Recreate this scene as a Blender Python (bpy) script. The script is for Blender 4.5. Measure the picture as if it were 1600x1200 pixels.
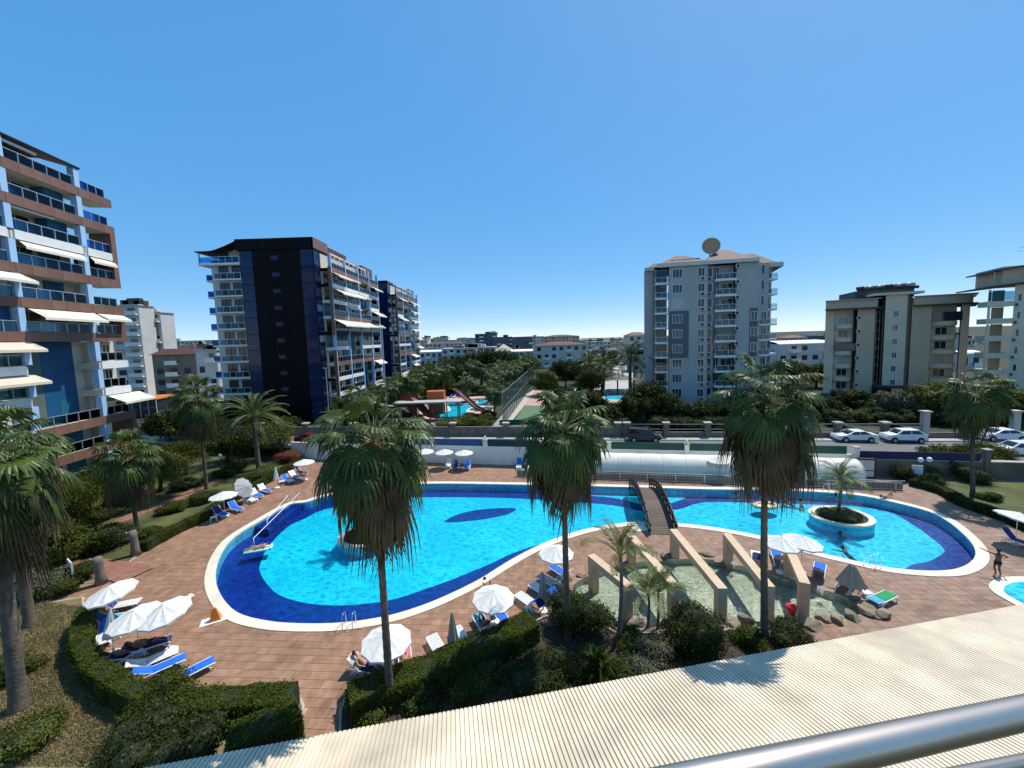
import bpy, bmesh, math, random
import numpy as np
from mathutils import Vector, Matrix
from mathutils.geometry import tessellate_polygon
rnd = random.Random(7)
R_ = math.radians
scene = bpy.context.scene
for o in list(bpy.data.objects): bpy.data.objects.remove(o)

# ------------------------------------------------------------------ camera
CAM_H, FPX = 16.0, 601.0
PPY = 582.0                          # the lens axis meets the picture a little above its middle
PITCH, ROLL = math.atan(52 / 601), 0.032
_cp, _sp, _cr, _sr = math.cos(PITCH), math.sin(PITCH), math.cos(ROLL), math.sin(ROLL)
FW = Vector((0, _cp, -_sp)); _U0 = Vector((0, _sp, _cp)); _R0 = Vector((1, 0, 0))
RT = _R0 * _cr - _U0 * _sr
UP = _U0 * _cr + _R0 * _sr
cd = bpy.data.cameras.new('camera'); cam = bpy.data.objects.new('camera', cd)
scene.collection.objects.link(cam); scene.camera = cam
cd.sensor_width = 36; cd.lens = FPX / 1600 * 36; cd.shift_y = -(600 - PPY) / 1600; cd.clip_start = .05; cd.clip_end = 6000
m = Matrix((RT, UP, -FW)).transposed().to_4x4(); m.translation = (0, 0, CAM_H); cam.matrix_world = m

# ------------------------------------------------------------------ sky and sun
SUN_EL, SUN_AZ = 60.0, 50.0        # azimuth measured from +Y towards +X
SKY_AIR, SKY_DUST, SKY_OZ, SKY_ALT, SKY_GAMMA, SKY_SAT, SKY_STR, SKY_VAL = .6, .5, 4.0, 1500, .28, 2.75, .135, 4.45
world = bpy.data.worlds.new('World'); scene.world = world; world.use_nodes = True
nt = world.node_tree; bg = nt.nodes['Background']
sky = nt.nodes.new('ShaderNodeTexSky'); sky.sky_type = 'NISHITA'; sky.sun_disc = False
sky.sun_elevation = R_(SUN_EL); sky.sun_rotation = R_(SUN_AZ); sky.altitude = SKY_ALT
sky.air_density = SKY_AIR; sky.dust_density = SKY_DUST; sky.ozone_density = SKY_OZ
hsv = nt.nodes.new('ShaderNodeHueSaturation'); gam = nt.nodes.new('ShaderNodeGamma'); gam.inputs[1].default_value = SKY_GAMMA; hsv.inputs['Saturation'].default_value = SKY_SAT; hsv.inputs['Value'].default_value = SKY_VAL
nt.links.new(sky.outputs[0], gam.inputs[0]); nt.links.new(gam.outputs[0], hsv.inputs['Color']); nt.links.new(hsv.outputs[0], bg.inputs[0]); bg.inputs[1].default_value = SKY_STR
sl = bpy.data.lights.new('sun', 'SUN'); sl.energy = 5.0; sl.angle = R_(.5); sl.color = (1, .95, .87)
so = bpy.data.objects.new('sun', sl); scene.collection.objects.link(so)
sd = Vector((math.sin(R_(SUN_AZ)) * math.cos(R_(SUN_EL)), math.cos(R_(SUN_AZ)) * math.cos(R_(SUN_EL)), math.sin(R_(SUN_EL))))
so.rotation_euler = sd.to_track_quat('Z', 'Y').to_euler()
vs = scene.view_settings; vs.view_transform = 'Standard'; vs.look = 'None'; vs.exposure = 0.0; vs.gamma = 1; vs.use_curve_mapping = False
cy = scene.cycles; cy.max_bounces = 5; cy.diffuse_bounces = 2; cy.glossy_bounces = 3; cy.transmission_bounces = 3; cy.transparent_max_bounces = 8
cy.use_denoising = True; cy.caustics_reflective = False; cy.caustics_refractive = False

# ------------------------------------------------------------------ survey helpers (a point seen in the survey photo -> its place on a level)
def ray(px, py): return FW + RT * ((px - 800) / FPX) + UP * (-(py - PPY) / FPX)
def at(px, py, z=0.):
    d = ray(px, py); t = (z - CAM_H) / d.z; return Vector((d.x * t, d.y * t, z))
def at_y(px, py, Y):
    d = ray(px, py); t = Y / d.y; return Vector((d.x * t, Y, CAM_H + d.z * t))
def proj(p):
    v = Vector(p) - Vector((0, 0, CAM_H)); k = v.dot(FW)
    return (800 + FPX * v.dot(RT) / k, PPY - FPX * v.dot(UP) / k) if k > .1 else (-9e3, -9e3)
def z_at(X, Y, py):
    lo, hi = -5., 70.
    for _ in range(40):
        mid = (lo + hi) / 2
        if proj((X, Y, mid))[1] > py: lo = mid
        else: hi = mid
    return lo

# ------------------------------------------------------------------ object helpers
COL = scene.collection
def props(o, label=None, cat=None, group=None, kind=None):
    for k, v in (('label', label), ('category', cat), ('group', group), ('kind', kind)):
        if v: o[k] = v
    return o
def thing(name, label, cat, loc=(0, 0, 0), rz=0., group=None):
    o = bpy.data.objects.new(name, None); COL.objects.link(o); o.location = loc; o.rotation_euler = (0, 0, rz)
    o.empty_display_size = .2
    return props(o, label, cat, group)
def inst(name, me, parent=None, loc=(0, 0, 0), rot=(0, 0, 0), sc=1.):
    o = bpy.data.objects.new(name, me); COL.objects.link(o); o.location = loc; o.rotation_euler = rot
    o.scale = (sc, sc, sc) if not hasattr(sc, '__len__') else sc
    if parent: o.parent = parent
    return o
class MB:
    """collects faces; mats per face"""
    def __init__(s): s.v = []; s.f = []; s.m = []
    def add(s, vs, fs, mi=0):
        b = len(s.v); s.v += [tuple(p) for p in vs]; s.f += [tuple(b + i for i in f) for f in fs]; s.m += [mi] * len(fs); return s
    def box(s, x0, x1, y0, y1, z0, z1, mi=0, bottom=True):
        vs = [(x0, y0, z0), (x1, y0, z0), (x1, y1, z0), (x0, y1, z0), (x0, y0, z1), (x1, y0, z1), (x1, y1, z1), (x0, y1, z1)]
        fs = [(4, 5, 6, 7), (0, 1, 5, 4), (1, 2, 6, 5), (2, 3, 7, 6), (3, 0, 4, 7)] + ([(3, 2, 1, 0)] if bottom else [])
        return s.add(vs, fs, mi)
    def cbox(s, c, sx, sy, sz, rz=0., mi=0):
        co, si = math.cos(rz), math.sin(rz); vs = []
        for dz in (-.5, .5):
            for dx, dy in ((-.5, -.5), (.5, -.5), (.5, .5), (-.5, .5)):
                x, y = dx * sx, dy * sy; vs.append((c[0] + x * co - y * si, c[1] + x * si + y * co, c[2] + dz * sz))
        return s.add(vs, [(4, 5, 6, 7), (0, 1, 5, 4), (1, 2, 6, 5), (2, 3, 7, 6), (3, 0, 4, 7), (3, 2, 1, 0)], mi)
    def beam(s, a, b, w, h, mi=0, up=(0, 0, 1)):
        a, b = Vector(a), Vector(b); d = (b - a).normalized(); u = Vector(up)
        if abs(d.dot(u)) > .98: u = Vector((0, 1, 0))
        sd_ = d.cross(u).normalized() * (w / 2); uu = sd_.cross(d).normalized() * (h / 2)
        vs = [p + i * sd_ + j * uu for p in (a, b) for i, j in ((-1, -1), (1, -1), (1, 1), (-1, 1))]
        return s.add(vs, [(0, 1, 5, 4), (1, 2, 6, 5), (2, 3, 7, 6), (3, 0, 4, 7), (3, 2, 1, 0), (4, 5, 6, 7)], mi)
    def tube(s, pts, r, n=6, mi=0, caps=True):
        pts = [Vector(p) for p in pts]; rs = r if hasattr(r, '__len__') else [r] * len(pts); rings = []; b = len(s.v)
        for i, p in enumerate(pts):
            d = (pts[min(i + 1, len(pts) - 1)] - pts[max(i - 1, 0)]).normalized()
            u = Vector((0, 0, 1)) if abs(d.z) < .9 else Vector((1, 0, 0))
            x = d.cross(u).normalized(); y = x.cross(d).normalized()
            for k in range(n):
                t = 2 * math.pi * k / n; s.v.append(tuple(p + (x * math.cos(t) + y * math.sin(t)) * rs[i]))
        for i in range(len(pts) - 1):
            for k in range(n):
                s.f.append((b + i * n + k, b + i * n + (k + 1) % n, b + (i + 1) * n + (k + 1) % n, b + (i + 1) * n + k)); s.m.append(mi)
        if caps:
            s.f.append(tuple(b + k for k in range(n))[::-1]); s.f.append(tuple(b + (len(pts) - 1) * n + k for k in range(n))); s.m += [mi, mi]
        return s
    def lathe(s, prof, n=16, c=(0, 0, 0), mi=0):
        b = len(s.v)
        for r, z in prof:
            for k in range(n):
                t = 2 * math.pi * k / n; s.v.append((c[0] + r * math.cos(t), c[1] + r * math.sin(t), c[2] + z))
        for i in range(len(prof) - 1):
            for k in range(n):
                s.f.append((b + i * n + k, b + i * n + (k + 1) % n, b + (i + 1) * n + (k + 1) % n, b + (i + 1) * n + k)); s.m.append(mi)
        return s
    def prism(s, poly, z0, z1, mi=0, top=True, sides=True, bottom=False):
        poly = [(p[0], p[1]) for p in poly]
        A = sum(poly[i - 1][0] * poly[i][1] - poly[i][0] * poly[i - 1][1] for i in range(len(poly)))
        if A < 0: poly = poly[::-1]
        n = len(poly)
        if sides: s.add([(x, y, z0) for x, y in poly] + [(x, y, z1) for x, y in poly], [(i, (i + 1) % n, n + (i + 1) % n, n + i) for i in range(n)], mi)
        tri = tessellate_polygon([[Vector((x, y, 0)) for x, y in poly]])
        def o(t):
            a, b_, c_ = (poly[i] for i in t); return t if (b_[0] - a[0]) * (c_[1] - a[1]) - (b_[1] - a[1]) * (c_[0] - a[0]) > 0 else t[::-1]
        tri = [o(t) for t in tri]
        if top: s.add([(x, y, z1) for x, y in poly], tri, mi)
        if bottom: s.add([(x, y, z0) for x, y in poly], [t[::-1] for t in tri], mi)
        return s
    def grid(s, fn, nu, nv, mi=0, closed=False):
        b = len(s.v)
        for i in range(nu + 1):
            for j in range(nv + 1): s.v.append(tuple(fn(i / nu, j / nv)))
        for i in range(nu):
            for j in range(nv):
                k = b + i * (nv + 1) + j; s.f.append((k, k + nv + 1, k + nv + 2, k + 1)); s.m.append(mi)
        return s
    def mesh(s, name, mats, smooth=False):
        me = bpy.data.meshes.new(name); me.from_pydata(s.v, [], s.f)
        mats = mats if isinstance(mats, (list, tuple)) else [mats]
        for q in mats: me.materials.append(q)
        if len(mats) > 1: me.polygons.foreach_set('material_index', s.m)
        if smooth: me.polygons.foreach_set('use_smooth', [True] * len(s.f))
        me.update(); return me
    def build(s, name, mats, parent=None, loc=(0, 0, 0), smooth=False, **kw):
        o = inst(name, s.mesh(name, mats, smooth), parent, loc); return props(o, **kw)
def quads_mesh(name, V, mats, mi=None):
    """V: (n,4,3) array of quads"""
    n = len(V); me = bpy.data.meshes.new(name); me.vertices.add(n * 4); me.loops.add(n * 4); me.polygons.add(n)
    me.vertices.foreach_set('co', V.reshape(-1)); me.loops.foreach_set('vertex_index', np.arange(n * 4, dtype=np.int32))
    me.polygons.foreach_set('loop_start', np.arange(0, n * 4, 4, dtype=np.int32))
    for q in (mats if isinstance(mats, (list, tuple)) else [mats]): me.materials.append(q)
    if mi is not None: me.polygons.foreach_set('material_index', mi)
    me.update(calc_edges=True); return me
def inside(p, poly):
    x, y = p[0], p[1]; c = False; n = len(poly)
    for i in range(n):
        a, b = poly[i], poly[i - 1]
        if (a[1] > y) != (b[1] > y) and x < (b[0] - a[0]) * (y - a[1]) / (b[1] - a[1]) + a[0]: c = not c
    return c
def spline(pts, closed=True, k=6):
    P = [Vector(p) for p in pts]; n = len(P); out = []
    for i in range(n if closed else n - 1):
        g = (lambda j: P[j % n]) if closed else (lambda j: P[max(0, min(n - 1, j))])
        p0, p1, p2, p3 = g(i - 1), g(i), g(i + 1), g(i + 2)
        for q in range(k):
            t = q / k; out.append(.5 * ((2 * p1) + (p2 - p0) * t + (2 * p0 - 5 * p1 + 4 * p2 - p3) * t * t + (3 * p1 - p0 - 3 * p2 + p3) * t ** 3))
    if not closed: out.append(P[-1])
    return out
def offset(poly, d):
    """closed ccw polyline pushed outwards by d"""
    n = len(poly); out = []
    for i in range(n):
        t = (Vector(poly[(i + 1) % n][:2]) - Vector(poly[i - 1][:2])).normalized(); out.append(Vector((poly[i][0] + t.y * d, poly[i][1] - t.x * d)))
    return out
def ccw(poly):
    A = sum(poly[i - 1][0] * poly[i][1] - poly[i][0] * poly[i - 1][1] for i in range(len(poly)))
    return list(poly) if A > 0 else list(poly)[::-1]

# ------------------------------------------------------------------ materials
def lin(h):
    c = [int(h[i:i + 2], 16) / 255 for i in (0, 2, 4)]
    return tuple((x / 12.92 if x <= .04045 else ((x + .055) / 1.055) ** 2.4) for x in c)
def mat(name, col, rough=.6, var=.12, scale=3., bump=0., bscale=None, metal=0., spec=.4, rand=0., trans=0., stain=0., coords='Object'):
    mt = bpy.data.materials.new(name); mt.use_nodes = True; N = mt.node_tree.nodes; L = mt.node_tree.links
    b = N['Principled BSDF']; b.inputs['Roughness'].default_value = rough; b.inputs['Metallic'].default_value = metal
    b.inputs['Specular IOR Level'].default_value = spec
    tc = N.new('ShaderNodeTexCoord' if coords != 'Position' else 'ShaderNodeNewGeometry'); no = N.new('ShaderNodeTexNoise'); no.inputs['Scale'].default_value = scale; no.inputs['Detail'].default_value = 5
    L.new(tc.outputs[coords], no.inputs['Vector'])
    mx = N.new('ShaderNodeMix'); mx.data_type = 'RGBA'
    mx.inputs[6].default_value = tuple(max(0, c * (1 - var)) for c in col[:3]) + (1,); mx.inputs[7].default_value = tuple(min(1, c * (1 + var)) for c in col[:3]) + (1,)
    rp = N.new('ShaderNodeMapRange'); rp.inputs[1].default_value = .3; rp.inputs[2].default_value = .7
    L.new(no.outputs[0], rp.inputs[0]); L.new(rp.outputs[0], mx.inputs[0]); out = mx.outputs[2]
    if stain:
        n2 = N.new('ShaderNodeTexNoise'); n2.inputs['Scale'].default_value = scale * .23; n2.inputs['Detail'].default_value = 6
        L.new(tc.outputs[coords], n2.inputs['Vector']); r2 = N.new('ShaderNodeMapRange'); r2.inputs[1].default_value = .5; r2.inputs[2].default_value = .75; r2.inputs[3].default_value = 1; r2.inputs[4].default_value = 1 - stain
        L.new(n2.outputs[0], r2.inputs[0]); hs = N.new('ShaderNodeHueSaturation'); L.new(r2.outputs[0], hs.inputs['Value']); L.new(out, hs.inputs['Color']); out = hs.outputs[0]
    if rand:
        oi = N.new('ShaderNodeObjectInfo'); r3 = N.new('ShaderNodeMapRange'); r3.inputs[3].default_value = 1 - rand; r3.inputs[4].default_value = 1 + rand
        L.new(oi.outputs['Random'], r3.inputs[0]); h2 = N.new('ShaderNodeHueSaturation'); L.new(r3.outputs[0], h2.inputs['Value']); L.new(out, h2.inputs['Color']); out = h2.outputs[0]
    L.new(out, b.inputs['Base Color'])
    if bump:
        bn = N.new('ShaderNodeTexNoise'); bn.inputs['Scale'].default_value = bscale or scale * 4; bn.inputs['Detail'].default_value = 4
        L.new(tc.outputs[coords], bn.inputs['Vector']); bp = N.new('ShaderNodeBump'); bp.inputs['Strength'].default_value = bump; bp.inputs['Distance'].default_value = .05
        L.new(bn.outputs[0], bp.inputs['Height']); L.new(bp.outputs[0], b.inputs['Normal'])
    if trans:
        tb = N.new('ShaderNodeBsdfTranslucent'); L.new(out, tb.inputs[0]); ms = N.new('ShaderNodeMixShader'); ms.inputs[0].default_value = trans
        L.new(b.outputs[0], ms.inputs[1]); L.new(tb.outputs[0], ms.inputs[2]); L.new(ms.outputs[0], N['Material Output'].inputs[0])
    return mt
M = {}
def mk(k, *a, **kw): M[k] = mat(k, *a, **kw); return M[k]
mk('white_paint', (.78, .78, .75), .55, .06, 1.5, stain=.12)
mk('wall_white', (.86, .81, .71), .8, .06, .8, .1, stain=.15)
mk('cream', (.62, .57, .48), .8, .07, .7, .05, stain=.1)
mk('brown_clad', (.20, .105, .072), .45, .10, .5, rand=.12)
mk('brown_dark', (.009, .007, .008), .5, .2, .6, spec=.08)
mk('redroof', (.125, .05, .038), .7, .25, 2., .3, stain=.3)
mk('lightblue', (.36, .55, .78), .6, .05, .5)
mk('teal', (.012, .12, .20), .55, .10, .5)
mk('bluepanel', (.008, .085, .20), .5, .10, .5)
mk('greenpanel', (.10, .14, .12), .6, .10, .5)
mk('door_dark', (.02, .02, .022), .15, .2, 1.)
mk('pane', (.018, .028, .038), .08, .4, .7, spec=.6)
mk('curtain', (.45, .44, .42), .8, .2, 2.)
mk('rail_metal', (.62, .64, .66), .35, .05, 4., metal=.6)
mk('awning', (.80, .74, .62), .8, .05, 1., trans=.15)
mk('awning_tan', (.72, .62, .48), .8, .05, 1., trans=.15)
mk('grey_wall', (.42, .405, .38), .85, .05, .4, .05, stain=.12)
mk('grey_dark', (.115, .13, .145), .85, .05, .6)
mk('grey_pale', (.58, .56, .52), .8, .06, .6, stain=.12)
mk('tan_wall', (.58, .45, .31), .85, .06, .4, .05, stain=.15)
mk('tan_light', (.70, .57, .41), .85, .06, .4, .05, stain=.12)
mk('tan_brown', (.24, .17, .125), .85, .08, .4)
mk('roof_dark', (.05, .048, .05), .6, .2, 1., .2)
mk('metal_grey', (.35, .36, .37), .4, .1, 3., metal=.5)
mk('black', (.012, .012, .013), .5, .2, 4.)
mk('white_plastic', (.80, .80, .78), .4, .05, 6.)
mk('blue_cloth', (.012, .13, .62), .8, .15, 6., .2)
mk('navy_cloth', (.01, .028, .16), .8, .2, 6., .2)
mk('grey_cloth', (.35, .36, .36), .85, .15, 6., .2)
mk('canopy', (.80, .79, .74), .8, .05, 2., trans=.18)
mk('canopy_beige', (.42, .38, .29), .85, .08, 3., trans=.1)
mk('canopy_grey', (.33, .34, .33), .85, .08, 3.)
mk('asphalt', (.16, .155, .15), .9, .12, 1.5, .2, bscale=30, stain=.2)
mk('concrete', (.42, .40, .36), .9, .10, 1., .2, stain=.3)
mk('stone_wall', (.17, .145, .115), .9, .3, 1.5, .6, bscale=6, stain=.4)
mk('stucco_wall', (.16, .14, .10), .9, .25, .6, .2, stain=.4)
mk('soil', (.055, .04, .026), .95, .3, 2., .6, bscale=12)
mk('lawn', (.19, .155, .07), .95, .35, .45, .7, bscale=40, stain=.3)
mk('lawn_green', (.085, .095, .03), .95, .4, .5, .7, bscale=40, stain=.3)
mk('lawn_far', (.035, .04, .018), .95, .35, .3, .5, bscale=10)
mk('kerb', (.45, .40, .33), .85, .15, 3., .1)
mk('coping', (.72, .64, .51), .6, .10, 1.2, .08, bscale=20, stain=.15)
mk('beige_stone', (.60, .44, .29), .75, .09, 2., .08, bscale=20, stain=.15)
mk('rock', (.26, .215, .155), .9, .3, 1.6, .8, bscale=5, stain=.3)
mk('path_red', (.26, .12, .085), .85, .25, 2., .3)
mk('grout', (.42, .285, .195), .9, .15, 2.)
mk('wood', (.13, .095, .07), .7, .25, 4., .2, rand=.2)
mk('wood_dark', (.018, .013, .011), .55, .3, 5., .2)
mk('chrome', (.75, .76, .78), .22, .03, 5., metal=1.)
mk('orange_plastic', (.62, .19, .025), .5, .1, 5.)
mk('red_plastic', (.55, .02, .02), .45, .1, 5.)
mk('slide_orange', (.68, .16, .05), .4, .1, 2.)
mk('slide_brown', (.16, .05, .03), .4, .1, 2.)
mk('tyre', (.012, .012, .012), .8, .1, 5.)
mk('rim', (.45, .46, .47), .3, .05, 5., metal=.8)
mk('glass_car', (.012, .014, .016), .05, .1, 1., spec=.7)
mk('lamp_glass', (.82, .82, .80), .3, .02, 2.)
mk('lens', (.6, .62, .62), .1, .05, 5.); mk('tail', (.35, .01, .01), .2, .1, 5.)
mk('globe_post', (.05, .06, .06), .5, .1, 5.)
mk('green_band', (.008, .075, .045), .6, .2, 1., stain=.3); mk('blue_band', (.012, .075, .19), .6, .2, 1.); mk('navy_band', (.012, .018, .07), .6, .2, 1.); mk('teal_band', (.01, .045, .05), .6, .2, 1.)
mk('tunnel', (.90, .83, .69), .6, .08, .8, trans=.2, stain=.15)
mk('court_green', (.10, .17, .09), .9, .08, .5); mk('court_red', (.46, .30, .24), .9, .08, .5)
mk('sandstone', (.56, .40, .31), .9, .12, 1.)
mk('skin', (.42, .22, .14), .6, .08, 8.); mk('skin_dark', (.17, .08, .05), .55, .1, 8.)
mk('hair', (.02, .013, .01), .6, .2, 30.); mk('red_cloth', (.55, .02, .03), .8, .1, 5.); mk('pink_cloth', (.75, .12, .18), .85, .12, 8.)
mk('black_cloth', (.012, .012, .016), .85, .2, 8.); mk('green_cloth', (.015, .28, .09), .85, .15, 8.); mk('towel', (.62, .60, .56), .9, .25, 9., .3); mk('cyan_cloth', (.06, .35, .55), .8, .15, 8.)
mk('float_pvc', (.42, .70, .66), .2, .15, 6.); mk('ring_pvc', (.75, .52, .25), .25, .3, 5.)
# foliage
mk('leaf', (.055, .075, .009), .75, .4, 1.2, spec=.12, rand=.12, trans=.3)
mk('leaf_dark', (.024, .038, .007), .75, .4, 1.2, spec=.12, rand=.15, trans=.2)
mk('leaf_yellow', (.10, .118, .012), .75, .35, 1.2, rand=.12, trans=.25)
mk('leaf_grey', (.11, .115, .065), .8, .3, 1.2, rand=.12, trans=.15)
mk('leaf_light', (.12, .14, .02), .7, .4, 1.2, spec=.15, trans=.35)
mk('leaf_brown', (.10, .07, .03), .8, .4, 1.2, spec=.1, trans=.2)
mk('leaf_core', (.016, .023, .007), .9, .3, 3.)  # solid inner body of bushes and hedges, coloured dark for shade between leaves
mk('hedge_leaf', (.065, .09, .010), .75, .4, 1.5, spec=.12, trans=.25)
mk('flower_red', (.28, .05, .02), .7, .3, 2., trans=.2)
mk('frond', (.058, .092, .015), .42, .4, 1.0, spec=.32, rand=.25, trans=.3)
mk('frond_stalk', (.26, .25, .10), .5, .2, 2.)
mk('frond_dead', (.085, .062, .028), .75, .4, 1.5, rand=.35, trans=.15)
mk('frond_dry', (.065, .066, .02), .65, .4, 1.5, rand=.3, trans=.2)
mk('frond_areca', (.085, .12, .014), .5, .3, 1.0, rand=.2, trans=.25)
mk('trunk_palm', (.12, .095, .07), .9, .35, 2.5, .8, bscale=9)
mk('trunk_thatch', (.13, .062, .028), .9, .4, 3., .8, bscale=14)
mk('trunk_ring', (.16, .14, .11), .9, .3, 3., .5)
mk('bark', (.10, .075, .05), .9, .3, 3., .7)
mk('grass_blade', (.13, .14, .04), .8, .4, .8, trans=.2)
mk('dry_grass', (.34, .26, .13), .9, .3, .8, trans=.2)

def glass_mat(name, tint, refl=.25):
    mt = bpy.data.materials.new(name); mt.use_nodes = True; N = mt.node_tree.nodes; L = mt.node_tree.links; N.remove(N['Principled BSDF'])
    t = N.new('ShaderNodeBsdfTransparent'); t.inputs[0].default_value = (*tint, 1); g = N.new('ShaderNodeBsdfGlossy'); g.inputs['Roughness'].default_value = .04
    g.inputs[0].default_value = (.75, .88, 1, 1); fr = N.new('ShaderNodeLayerWeight'); fr.inputs[0].default_value = refl
    ms = N.new('ShaderNodeMixShader'); L.new(fr.outputs['Fresnel'], ms.inputs[0]); L.new(t.outputs[0], ms.inputs[1]); L.new(g.outputs[0], ms.inputs[2]); L.new(ms.outputs[0], N['Material Output'].inputs[0])
    M[name] = mt
glass_mat('rail_glass', (.36, .58, .66), .25); glass_mat('rail_blue', (.22, .52, .78), .2); glass_mat('clear_glass', (.62, .70, .72), .3); glass_mat('tower_glass', (.02, .06, .12), .35)

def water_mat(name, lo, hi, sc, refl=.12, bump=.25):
    """see-through ripples: a caustic light network is painted into the tint over the basin"""
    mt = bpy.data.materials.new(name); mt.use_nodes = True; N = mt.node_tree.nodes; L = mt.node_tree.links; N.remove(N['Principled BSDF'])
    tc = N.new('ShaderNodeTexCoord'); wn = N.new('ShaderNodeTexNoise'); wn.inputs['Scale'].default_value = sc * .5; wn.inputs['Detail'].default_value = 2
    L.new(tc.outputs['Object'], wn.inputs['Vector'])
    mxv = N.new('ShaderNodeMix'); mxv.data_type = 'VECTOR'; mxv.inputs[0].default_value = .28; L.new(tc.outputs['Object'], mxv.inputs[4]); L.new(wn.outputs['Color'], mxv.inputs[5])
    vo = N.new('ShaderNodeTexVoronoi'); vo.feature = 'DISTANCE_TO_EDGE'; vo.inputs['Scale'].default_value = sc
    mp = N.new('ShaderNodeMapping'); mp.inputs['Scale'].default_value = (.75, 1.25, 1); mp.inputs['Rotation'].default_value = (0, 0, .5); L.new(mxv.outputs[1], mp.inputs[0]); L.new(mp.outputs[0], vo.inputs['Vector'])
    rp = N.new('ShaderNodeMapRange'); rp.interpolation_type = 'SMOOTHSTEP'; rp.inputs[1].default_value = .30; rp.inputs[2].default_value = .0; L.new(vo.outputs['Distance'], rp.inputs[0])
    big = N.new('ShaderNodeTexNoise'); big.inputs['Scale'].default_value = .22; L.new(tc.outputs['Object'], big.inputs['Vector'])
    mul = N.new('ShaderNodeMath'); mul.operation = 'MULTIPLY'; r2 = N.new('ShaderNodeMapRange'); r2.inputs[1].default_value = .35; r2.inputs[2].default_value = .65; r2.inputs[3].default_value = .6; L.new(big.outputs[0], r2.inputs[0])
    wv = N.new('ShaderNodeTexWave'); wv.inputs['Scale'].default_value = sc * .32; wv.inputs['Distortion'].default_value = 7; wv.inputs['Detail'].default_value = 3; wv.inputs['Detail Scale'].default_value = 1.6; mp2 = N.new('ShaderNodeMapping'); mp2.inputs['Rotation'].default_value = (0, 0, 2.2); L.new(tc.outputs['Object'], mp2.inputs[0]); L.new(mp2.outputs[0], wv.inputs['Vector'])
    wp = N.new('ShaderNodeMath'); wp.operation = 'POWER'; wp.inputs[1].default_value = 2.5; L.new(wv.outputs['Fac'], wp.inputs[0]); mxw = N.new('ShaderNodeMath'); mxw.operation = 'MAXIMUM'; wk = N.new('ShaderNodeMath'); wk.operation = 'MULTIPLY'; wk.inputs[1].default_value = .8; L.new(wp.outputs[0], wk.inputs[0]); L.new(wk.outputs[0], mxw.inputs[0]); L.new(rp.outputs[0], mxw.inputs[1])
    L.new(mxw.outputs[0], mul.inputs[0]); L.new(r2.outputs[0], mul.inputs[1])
    mc = N.new('ShaderNodeMix'); mc.data_type = 'RGBA'; mc.inputs[6].default_value = (*lo, 1); mc.inputs[7].default_value = (*hi, 1); L.new(mul.outputs[0], mc.inputs[0])  # caustic lines and sparkle painted as bright tint over a dimmer one
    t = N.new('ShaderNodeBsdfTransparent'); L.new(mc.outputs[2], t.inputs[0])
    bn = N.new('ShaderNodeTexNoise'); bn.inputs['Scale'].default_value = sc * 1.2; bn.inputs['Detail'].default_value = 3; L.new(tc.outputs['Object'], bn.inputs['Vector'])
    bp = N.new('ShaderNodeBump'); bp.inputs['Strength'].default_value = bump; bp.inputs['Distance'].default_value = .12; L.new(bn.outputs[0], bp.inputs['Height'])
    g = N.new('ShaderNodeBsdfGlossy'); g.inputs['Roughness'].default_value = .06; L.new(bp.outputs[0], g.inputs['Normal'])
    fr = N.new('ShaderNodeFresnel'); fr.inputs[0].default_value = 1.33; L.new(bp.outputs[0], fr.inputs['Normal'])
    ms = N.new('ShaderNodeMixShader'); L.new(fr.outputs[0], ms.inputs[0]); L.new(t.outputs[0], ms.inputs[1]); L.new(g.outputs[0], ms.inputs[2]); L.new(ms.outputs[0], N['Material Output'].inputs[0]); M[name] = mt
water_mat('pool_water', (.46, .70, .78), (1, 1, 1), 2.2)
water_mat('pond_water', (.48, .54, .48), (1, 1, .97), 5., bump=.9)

def mosaic(name, c, var=.3, size=4.):
    mt = bpy.data.materials.new(name); mt.use_nodes = True; N = mt.node_tree.nodes; L = mt.node_tree.links; b = N['Principled BSDF']; b.inputs['Roughness'].default_value = .4
    tc = N.new('ShaderNodeTexCoord'); br = N.new('ShaderNodeTexBrick'); br.inputs['Scale'].default_value = size; br.offset = 0; br.inputs['Brick Width'].default_value = 1; br.inputs['Row Height'].default_value = 1
    br.inputs['Mortar Size'].default_value = .04; br.inputs['Color1'].default_value = (*[x * (1 - var) for x in c], 1); br.inputs['Color2'].default_value = (*[min(1, x * (1 + var * .6)) for x in c], 1); br.inputs['Mortar'].default_value = (*[x * .75 for x in c], 1)
    L.new(tc.outputs['Object'], br.inputs['Vector']); L.new(br.outputs[0], b.inputs['Base Color']); M[name] = mt
mosaic('tile_cyan', (.008, .72, .97), .10, 3.); mosaic('tile_blue', (.0004, .032, .30), .35, 3.); mosaic('tile_wall', (.12, .72, .98), .1, 3.); mosaic('tile_pond', (.56, .62, .49), .15, 3.)
# paving in three burnt shades
for i, c in enumerate(((.315, .178, .110), (.285, .158, .095), (.345, .20, .128), (.33, .215, .155), (.30, .192, .138))): mk('paver%d' % i, c, .8, .2, 2.2, .25, bscale=25, rand=.08, stain=.28, coords='Position')
# ================================================================== THE SETTING
def PX(pts, z=0.): return [at(x, y, z) for x, y in pts]
def sheet(name, poly, z, mt, parent=None, **kw):
    kw = dict(kw) if parent else dict(kind='structure', **kw)
    return MB().prism([(p[0], p[1]) for p in poly], z - .1, z, sides=False).build(name, mt, parent, **kw)

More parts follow.
